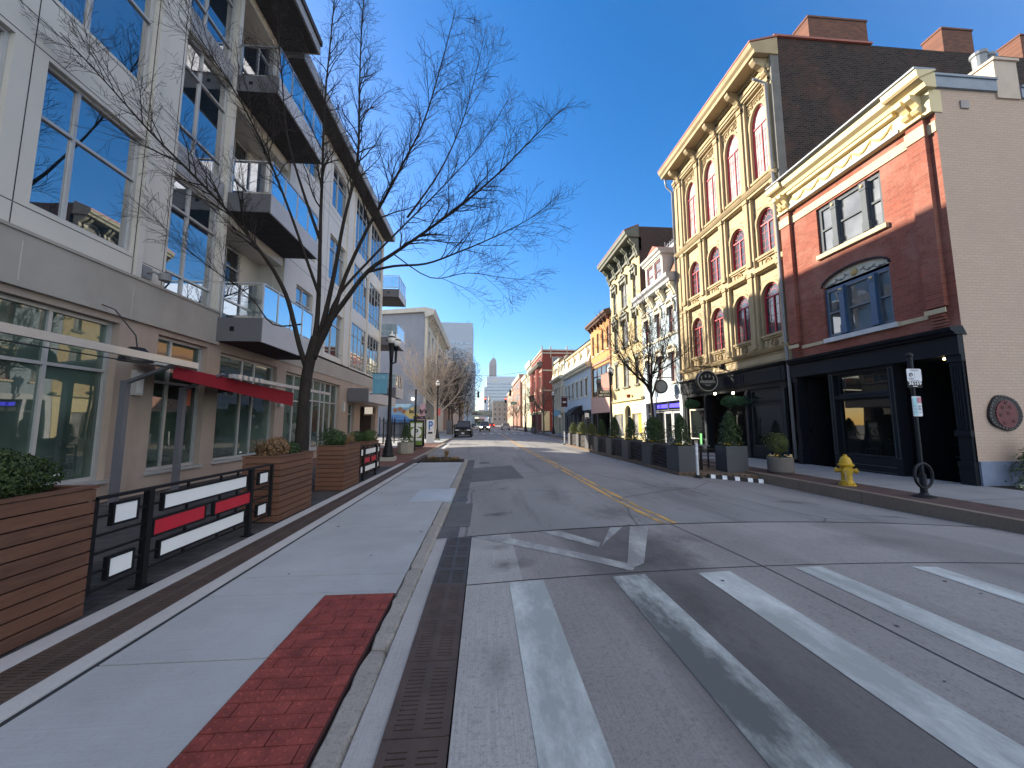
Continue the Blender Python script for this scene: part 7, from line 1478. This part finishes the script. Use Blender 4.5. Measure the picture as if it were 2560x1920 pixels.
LIMBS = [([(-4.18, 9.2, 2.84), (-4.35, 9.1, 3.43), (-4.56, 8.9, 4.43), (-4.78, 8.7, 5.01), (-4.99, 8.4, 5.42), (-5.36, 8.0, 5.98), (-5.79, 7.5, 6.5), (-6.2, 7.0, 6.96), (-6.71, 6.7, 7.58), (-7.44, 6.5, 8.4)], 0.085, 0.008),
 ([(-4.14, 9.2, 2.95), (-4.02, 9.2, 3.97), (-4.02, 9.2, 5.12), (-4.04, 9.15, 6.52), (-4.04, 9.1, 7.95), (-4.03, 9.0, 9.62), (-3.92, 8.9, 11.46), (-3.81, 8.8, 13.47)], 0.09, 0.012),
 ([(-4.07, 9.2, 3.18), (-3.9, 9.3, 4.11), (-3.79, 9.5, 5.37), (-3.7, 9.7, 6.84), (-3.49, 9.9, 8.69), (-3.58, 10.1, 10.67), (-3.68, 10.3, 12.78), (-3.71, 10.5, 15.36)], 0.095, 0.014),
 ([(-4.07, 9.2, 3.18), (-3.76, 9.3, 4.0), (-3.47, 9.35, 5.2), (-2.99, 9.3, 6.4), (-2.54, 9.2, 7.23), (-2.06, 9.1, 8.19), (-1.58, 9.0, 9.21), (-1.18, 8.9, 10.64), (-0.79, 8.8, 12.28)], 0.085, 0.01),
 ([(-4.06, 9.2, 3.12), (-3.76, 9.15, 3.9), (-3.35, 9.1, 4.53), (-2.8, 9.0, 5.25), (-2.2, 8.9, 5.66), (-1.58, 8.8, 6.08), (-0.7, 8.7, 6.74), (0.25, 8.6, 7.58), (1.03, 8.5, 8.4), (1.89, 8.4, 9.3)], 0.1, 0.01),
 ([(-2.84, 9.0, 5.22), (-2.18, 8.9, 5.35), (-1.38, 8.7, 5.35), (-0.61, 8.5, 5.57), (0.14, 8.3, 5.83), (0.98, 8.1, 6.21), (1.61, 8.0, 6.68)], 0.045, 0.006),
 ([(-3.84, 9.2, 3.74), (-3.71, 9.6, 4.8), (-3.13, 10.2, 6.07), (-2.29, 10.8, 7.52), (-1.28, 11.3, 9.07), (-0.13, 11.7, 10.87), (0.82, 12.0, 12.9)], 0.06, 0.008),
 ([(-3.99, 9.2, 4.66), (-4.29, 8.9, 5.68), (-4.57, 8.6, 6.64), (-4.87, 8.2, 7.59), (-5.29, 7.9, 8.52), (-5.82, 7.6, 9.37), (-6.28, 7.4, 10.17)], 0.05, 0.007),
 ([(-4.02, 9.15, 6.04), (-4.78, 9.6, 7.76), (-5.43, 10.0, 9.48), (-5.81, 10.3, 11.27), (-6.22, 10.6, 13.36), (-6.59, 10.8, 15.47)], 0.05, 0.008),
 ([(-1.93, 9.1, 6.71), (-1.18, 9.3, 8.12), (-0.62, 9.6, 9.86), (-0.26, 9.8, 11.63), (-0.01, 9.9, 13.09)], 0.035, 0.006),
 ([(-2.2, 8.9, 5.66), (-1.25, 8.6, 4.97), (-0.38, 8.3, 4.99), (0.45, 8.1, 4.82), (0.96, 8.0, 4.75)], 0.02, 0.004),
 ([(-4.34, 9.1, 3.93), (-4.7, 8.6, 3.79), (-4.93, 8.1, 4.26), (-5.33, 7.7, 4.59), (-5.85, 7.3, 5.04), (-6.06, 7.0, 5.42)], 0.025, 0.004)]

trunk = smooth(TRUNK, 4)
tr.tube(trunk, [.175 - .055 * min(1, i / 8) + (.05 if i == 0 else 0) for i in range(len(trunk))], 14)
cfg = dict(gap=[.17, .12, .085], ang=[(.45, .95), (.4, .95), (.4, 1.0)], len=[1.9, .8, .34], rad=[.024, .009, .0048], min=.0026, up=.2, wob=.12)
for pts, r0, r1 in LIMBS:
    q = smooth(pts, 4); rr = [.84 * (r0 + (r1 - r0) * (i / (len(q) - 1)) ** .7) for i in range(len(q))]; tr.tube(q, rr, 10); shoots(tw, q, rr, 0, rnd, cfg, .36, tr)
tr.build('trunk', M_bark, T, True); tw.build('crown', M_twig, T)
M_bt = bark('bark_tan2', (.13, .1, .075), (.22, .17, .12))
def generic_tree(name, label, x, y, z, h, spread, barkm, twigm, seed, n=9, fork=.28, tr_r=.16, gap=(.5, .35, .3), leafm=None, nleaf=0, group='bare street trees', leansun=0):
    t = thing(name, label, 'tree', (x, y, z), group); rnd = random.Random(seed); a = MB(); b = MB(); hf = h * fork
    base = smooth([(x, y, z - .05), (x + .04, y, z + hf * .5), (x, y, z + hf), (x - .06, y + .03, z + h * .5), (x + .05, y, z + h * .72)], 3); a.tube(base, [tr_r * (1.1 - .95 * i / (len(base) - 1)) for i in range(len(base))], 9)
    cf = dict(gap=list(gap), ang=[(.4, .9)] * 3, len=[h * .2, h * .085, h * .04], rad=[.03, .014, .009], min=.006, up=.2, wob=.14)
    for i in range(n):
        an = 6.283 * (i + rnd.uniform(-.3, .3)) / n; s = spread * rnd.uniform(.5, 1.0) if i else .1; e = Vector((x + math.cos(an) * s, y + math.sin(an) * s, z + h * rnd.uniform(.78, 1.0) - s * .35)); f0 = i / max(n - 1, 1) * .8; p0 = Vector((x - .03 * f0, y, z + hf * .92 + (h * .5 - hf * .92) * f0))
        mid = p0.lerp(e, .45) + Vector((0, 0, -.03 * h)) + Vector((math.cos(an), math.sin(an), 0)) * s * .1; q = smooth([p0, mid, e], 6); rr = [tr_r * (.5 - .2 * f0) * (1 - .88 * k / (len(q) - 1)) for k in range(len(q))]; a.tube(q, rr, 6); shoots(b, q, rr, 0, rnd, cf, .2, a)
    a.build('trunk', barkm, t, True); b.build('crown', twigm, t)
    if leafm:
        m = MB(); leaves(m, lambda r: ((lambda d, k: ((x + d.x * spread * k, y + d.y * spread * k, z + h * .62 + d.z * h * .36 * k), d))(Vector((r.gauss(0, 1), r.gauss(0, 1), r.gauss(0, 1))).normalized(), r.random() ** .45)), nleaf, .16, rnd, .5); m.build('leaves', leafm, t)
    return t
generic_tree('bare_tree', 'sunlit pale bare tree in front of the stone building by the parking lot', -5.0, 39.8, 0, 11.3, 4.2, M_barkp, M_barkp, 5, 17, .2, .18, (.26, .2, .16))
M_pod = leafmat('brown_pods', (.035, .028, .022), (.09, .07, .055))
generic_tree('dense_dark_tree', 'dense dark tree with withered brown leaves just behind the parked black car', -4.3, 52.5, 0, 12.5, 4.2, M_bark2, M_bark2, 6, 14, .22, .2, (.5, .4, .34), M_pod, 17000)
generic_tree('dense_dark_tree', 'second dense dark tree half hidden behind the first on the left pavement', -5.4, 60, 0, 11.5, 4.0, M_bark2, M_bark2, 7, 11, .25, .18, (.6, .5, .42), M_pod, 9000)
M_aut = leafmat('turning_leaves', (.12, .1, .03), (.32, .22, .08))
generic_tree('turning_tree', 'small tree with yellow-green turning leaves on the left pavement beyond the black car', -4.6, 82, 0, 8, 3.4, M_bark2, M_bark2, 8, 8, .28, .14, (.8, .6, .6), M_aut, 2600, 'trees with leaves far down the street')
generic_tree('turning_tree', 'darker leafy tree farther down the left pavement, right of the yellow-green one', -4.4, 104, 0, 11, 4.2, M_bark2, M_bark2, 9, 8, .28, .16, (.9, .8, .8), leafmat('olive_leaves', (.06, .07, .03), (.16, .15, .06)), 2600, 'trees with leaves far down the street')
generic_tree('bare_tree', 'slender dark bare tree in front of the pale blue and yellow buildings', 9.3, 20.2, .07, 9.0, 3.3, M_bark, M_twig, 15, 12, .33, .11, (.22, .16, .13))
generic_tree('bare_tree', 'bare tree in front of the cream corner building and red brick turret', 8.9, 55.5, .03, 9.6, 3.6, M_bt, M_bt, 16, 13, .26, .15, (.34, .28, .24))
generic_tree('bare_tree', 'thin bare tree beyond the cross street by the green sign', 8.6, 78, .03, 8, 3, M_bark2, M_bark2, 17, 8, .3, .13, (.8, .7, .6)); generic_tree('bare_tree', 'farthest brownish bare tree above the silver car', 6.9, 110, .03, 8.5, 3.6, bark('bark_tan', (.2, .15, .1), (.3, .23, .16)), CACHE.get('none', M_barkp), 18, 8, .25, .16, (.9, .8, .7))

generic_tree('bare_tree', 'brownish bare tree just before the crossing on the right pavement', 9.2, 64.5, .03, 8.6, 3.2, M_bt, M_bt, 23, 10, .28, .13, (.55, .45, .4)); generic_tree('bare_tree', 'first brownish bare tree beyond the red corner building', 8.2, 92, .03, 9, 3.6, M_bt, M_bt, 24, 10, .28, .14, (.6, .5, .45)); generic_tree('bare_tree', 'brownish bare tree between two distant lamp posts on the right', 8.0, 100, .03, 9.4, 3.6, M_bt, M_bt, 25, 10, .28, .14, (.7, .6, .5))
# ------------------------------------------------------------------ cars
def car(name, label, cat, x, y, face, L_, W_, H_, bodym, hood=.62, roof0=.28, roof1=.95, lights_on=False, tail=False, group='cars on the street'):
    """face=-1 looks at the camera. profile along local l (0 = front bumper)"""
    z = zr(min(max(x, -3.2), 7.8), y) ; t = thing(name, label, cat, (x, y, z), group)
    P = lambda l, u, h: Vector((x + u, y + (L_ / 2 - l) * (-face) * -1 if False else y + face * (L_ / 2 - l), z + h))
    gl = mat('car_glass_' + name, (.012, .016, .02), .06, .05, 2, .0, 40, spec=.8, bmp=0)
    hb = .3; hh = hood * H_; w2 = W_ / 2
    # lower body: cross sections along the car with rounded corners
    secs = [(0.0, .82, hb + .08, hh * .82), (.06, .95, hb, hh * .93), (.25, .99, hb - .02, hh * .97), (L_ * roof0, 1.0, hb - .02, hh), (L_ * .6, 1.0, hb - .02, hh * 1.02), (L_ * .92, .98, hb, hh * 1.03), (L_ - .06, .94, hb + .03, hh), (L_, .85, hb + .1, hh * .9)]
    m = MB(); rings = []
    for l, k, a, b in secs:
        w = w2 * k; ring = [(-w * .93, a), (w * .93, a), (w, a + .12), (w, b - .16), (w * .93, b - .03), (w * .8, b), (-w * .8, b), (-w * .93, b - .03), (-w, b - .16), (-w, a + .12)]
        rings.append([m.vert(P(l, u, h)) for u, h in ring])
    for r0, r1 in zip(rings, rings[1:]):
        for i in range(10): m.f.append([r0[i], r0[(i + 1) % 10], r1[(i + 1) % 10], r1[i]])
    m.f.append(rings[0][::-1]); m.f.append(rings[-1]); m.build('body', bodym, t)
    # cabin with pillars, then glass set in
    c0, c1, c2, c3_ = L_ * roof0, L_ * (roof0 + .13), L_ * (roof1 - .06), L_ * roof1; m = MB()
    bot = [P(c0, -w2 * .86, hh - .02), P(c0, w2 * .86, hh - .02), P(c3_, w2 * .86, hh), P(c3_, -w2 * .86, hh)]; top = [P(c1, -w2 * .7, H_), P(c1, w2 * .7, H_), P(c2, w2 * .7, H_), P(c2, -w2 * .7, H_)]
    m.hexa(bot + top); m.build('cabin', bodym, t)
    def pane(nm, a, b, c, d, e=.012, ins=.1):
        pts = [Vector(p) for p in (a, b, c, d)]; ce = sum(pts, Vector()) / 4; n_ = (pts[1] - pts[0]).cross(pts[3] - pts[0]).normalized()
        if n_.dot(ce - P(L_ * .6, 0, H_ * .8)) < 0: n_ = -n_
        m = MB(); m.prism([p.lerp(ce, ins) + n_ * .002 for p in pts], n_ * e); return m.build(nm, gl, t)
    pane('windscreen', bot[0], bot[1], top[1], top[0]); pane('rear_window', bot[3], bot[2], top[2], top[3])
    for s in (0, 1): i, j = (0, 3) if s == 0 else (1, 2); pane('side_window', bot[i], bot[j], top[j], top[i])
    tyre = mat('tyre', (.012, .012, .012), .9); rim = mat('rim', (.3, .3, .31), .35, metal=.7); rw = .37 if H_ > 1.6 else .32
    for l in (L_ * .19, L_ * .8):
        for s in (-1, 1):
            c = P(l, s * (w2 - .1), 0) + Vector((0, 0, rw)); m = MB(); m.tube([c - Vector((.12, 0, 0)), c + Vector((.12, 0, 0))], rw, 18); w_ = m.build('wheel', tyre, t); m = MB(); m.tube([c - Vector((.125, 0, 0)), c + Vector((.125, 0, 0))], rw * .62, 14); m.build('rim', rim, w_)
    hl = emit('headlight_on', (1, .88, .62), 14) if lights_on else mat('headlight', (.55, .57, .6), .15, bmp=0)
    for s in (-1, 1):
        m = MB(); c = P(.02, s * w2 * .66, hh * .74); m.obox(c, (w2 * .2, 0, 0), (0, .03, 0), (0, 0, .07)); m.build('headlight', hl, t)
        m = MB(); c = P(L_ - .02, s * w2 * .74, hh * .8); m.obox(c, (w2 * .14, 0, 0), (0, .03, 0), (0, 0, .1)); m.build('tail_light', emit('tail_on', (1, .02, .01), 5) if tail else mat('tail', (.3, .01, .01), .3, bmp=0), t)
        m = MB(); m.obox(P(L_ * roof0 + .25, s * (w2 + .1), hh + .08), (.1, 0, 0), (0, .05, 0), (0, 0, .07)); m.build('mirror', bodym, t)
    m = MB(); m.obox(P(-.01, 0, hh * .66), (w2 * .46, 0, 0), (0, .03, 0), (0, 0, hh * .18)); m.build('grille', mat('grille', (.02, .02, .022), .4, bmp=0), t)
    m = MB(); m.obox(P(-.03, 0, hb + .14), (w2 * .86, 0, 0), (0, .04, 0), (0, 0, .1)); m.build('bumper', bodym if H_ < 1.8 else mat('bumper_dark', (.02, .02, .022), .5), t)
    m = MB(); m.obox(P(L_ + .03, 0, hb + .22), (w2 * .86, 0, 0), (0, .04, 0), (0, 0, .12)); m.build('rear_bumper', bodym, t); m = MB(); m.obox(P(-.065 if face < 0 else L_ + .075, 0, hb + .2), (.16, 0, 0), (0, .008, 0), (0, 0, .08)); m.build('number_plate', mat('plate_pale', (.6, .6, .62), .5, bmp=0), t)
    return t
def paintm(n, c): return mat('car_paint_' + n, c, .25, .03, 1, .0, 40, metal=.0, spec=.4, bmp=0)
k = car('parked_suv', 'big black parked sport utility vehicle facing the camera on the left', 'car', -2.3, 45.9, -1, 5.2, 1.98, 1.92, mat('car_paint_black', (.004, .0045, .006), .35, .03, 1, .0, 40, spec=.12, bmp=0), .6, .27, .97)
m = MB(); m.obox((-2.3, 43.27, zr(-2.3, 45.9) + .88), (.13, 0, 0), (0, .01, 0), (0, 0, .05)); m.build('emblem', mat('chrome', (.6, .6, .62), .2, metal=.9, bmp=0), k)
car('pickup_truck', 'oncoming grey pickup truck with lit headlights in the middle of the street', 'truck', .3, 71.5, -1, 5.6, 1.95, 1.88, paintm('grey', (.16, .17, .18)), .6, .27, .6, True)
car('parked_car', 'pale parked car partly hidden behind the black sport utility vehicle', 'car', -2.25, 90.2, -1, 4.6, 1.82, 1.5, paintm('white', (.55, .56, .58)))
car('silver_car', 'silver car seen from behind on the right side of the street', 'car', 5.0, 85, 1, 4.7, 1.85, 1.55, paintm('silver', (.4, .42, .45)))
car('red_car', 'distant car with red tail lights waiting behind the oncoming truck', 'car', 2.9, 128, 1, 4.6, 1.85, 1.6, paintm('red', (.3, .02, .015)), tail=True)
t = thing('city_bus', 'distant blue-green bus crossing at the end of the visible street', 'bus', (-1.5, 150, 0)); m = MB(); m.box(-3.4, .4, 150, 160, .4, 3.2); m.build('body', mat('bus_green', (.06, .14, .14), .4), t); m = MB(); m.box(-3.2, .2, 149.95, 149.99, 1.5, 2.9); m.build('windscreen', M_gblk, t)
for x_ in (-3.1, .1): m = MB(); m.tube([(x_ - .1, 152, .5), (x_ + .1, 152, .5)], .5, 14); m.build('wheel', CACHE['tyre'], t)

# ------------------------------------------------------------------ signals, wires
M_sig = mat('signal_black', (.015, .015, .016), .5); M_sigy = mat('signal_dark', (.05, .05, .045), .5)
def signal(x, y, z, label, lit=None, back=False):
    t = thing('traffic_light', label, 'traffic light', (x, y, z), 'traffic lights over the crossing'); m = MB(); m.box(x - .17, x + .17, y - .1, y + .1, z - .52, z + .52); m.build('housing', M_sig, t)
    for i in range(3):
        zz = z + .33 - .33 * i; on = lit == i; m = MB(); m.lathe([(.12, 0), (.12, .02)], (0, 0, 0), 14)
        mm = MB(); mm.tube([(x, y - .1, zz), (x, y - .13, zz)], .12, 14); mm.build('lens', emit('signal_red', (1, .06, .03), 9) if on else M_sigy, t)
        mm = MB(); mm.prism([(x - .14, y - .1, zz + .02), (x - .1, y - .1, zz + .13), (x + .1, y - .1, zz + .13), (x + .14, y - .1, zz + .02), (x + .11, y - .1, zz + .11), (x - .11, y - .1, zz + .11)], (0, -.2, 0)); mm.build('visor', M_sig, t)
    return t
signal(-.85, 63, 6.3, 'dark traffic light seen edge on, left of the lit pair'); signal(.35, 72, 5.9, 'red-lit traffic light hanging left over the street', 0); signal(4.25, 72, 5.9, 'red-lit traffic light hanging right over the street beside the green sign', 0); signal(4.5, 63, 6.6, 'dark traffic light hanging just above the right red one'); signal(7.9, 63, 5.6, 'dark traffic light on the pole at the right corner, left unit'); signal(8.35, 63, 5.7, 'dark traffic light on the pole at the right corner, right unit')
t = thing('street_name_sign', 'small green street name sign hanging beside the right red traffic light', 'sign', (5.6, 72, 5.6)); m = MB(); m.box(5.2, 6.4, 71.98, 72.02, 5.1, 5.6); m.build('plate', mat('sign_green', (.01, .2, .1), .5), t); m = MB(); m.box(5.4, 6.2, 71.96, 71.975, 5.3, 5.4); m.build('lettering_line', WH, t)
t = thing('signal_pole', 'slim black signal pole at the right corner of the crossing', 'pole', (8.3, 68.3, 0)); m = MB(); m.lathe([(.3, 0), (.2, .6), (.1, .9), (.09, 7.6), (.02, 8.6)], (7.75, 68.3, 0), 12); m.build('post', M_lamp, t)
t = thing('span_wire', 'thin span wire carrying the traffic lights over the crossing', 'wire', (2, 63, 7)); m = MB(); m.tube([(-9, 72, 7.2), (.35, 72, 6.5), (4.25, 72, 6.5), (9, 72, 7.4)], .018, 5); m.tube([(-9, 63, 7.4), (-.85, 63, 6.9), (4.5, 63, 7.15), (8.3, 63, 7.6)], .018, 5); m.build('cable', M_joint, t)
t = thing('overhead_wire', 'single dark overhead wire crossing the sky between both sides of the street', 'wire', (2, 80, 12)); m = MB(); m.tube([(-9, 80, 12.0), (-3, 80, 11.5), (4, 80, 11.8), (11.3, 80, 12.9)], .03, 5); m.build('cable', M_joint, t)
t = thing('small_street_sign', 'small white and red sign on a post at the foot of the sunlit bare tree', 'sign', (-4.5, 38, 0)); m = MB(); m.tube([(-4.4, 37.6, 0), (-4.4, 37.6, 3)], .03, 6); m.build('pole', M_chr, t); m = MB(); m.box(-4.6, -4.2, 37.55, 37.57, 2.3, 3.0); m.build('plate', mat('sign_redwhite', (.45, .1, .1), .5), t)
for i, (x_, y_, lab) in enumerate(((-4.35, 49, 'dark utility cabinet at the kerb left of the black car'), (-4.0, 56.5, 'dark planter box under the dense dark tree'))):
    tt = thing('utility_cabinet', lab, 'cabinet', (x_, y_, 0)); m = MB(); m.box(x_ - .3, x_ + .3, y_ - .3, y_ + .3, .1, 1.9 - .5 * i); m.build('body', M_dgrey, tt); m = MB(); m.box(x_ - .36, x_ + .36, y_ - .36, y_ + .36, 0, .099); m.build('base', M_plinth, tt)
pot('concrete_pot', 'small dark corner pot on the right pavement by the crossing', 7.75, 58, .03, .4, .9, M_dgrey, 12); conifer('young_evergreen', 'small round bright bush in the corner pot by the crossing', 7.75, 58, .85, .4, .9, M_lfy, 500, 91, .12)

# ------------------------------------------------------------------ air
hz, hnt, hb = newmat('haze'); hnt.nodes.remove(hb); pv = hnt.nodes.new('ShaderNodeVolumePrincipled'); pv.inputs['Color'].default_value = (.8, .88, 1, 1); pv.inputs['Density'].default_value = .00014; pv.inputs['Anisotropy'].default_value = 0
hnt.links.new(pv.outputs[0], hnt.nodes['Material Output'].inputs['Volume'])
m = MB(); m.box(-610, 610, -310, 1510, -1.6, 125); tag(m.build('haze', hz), kind='stuff')
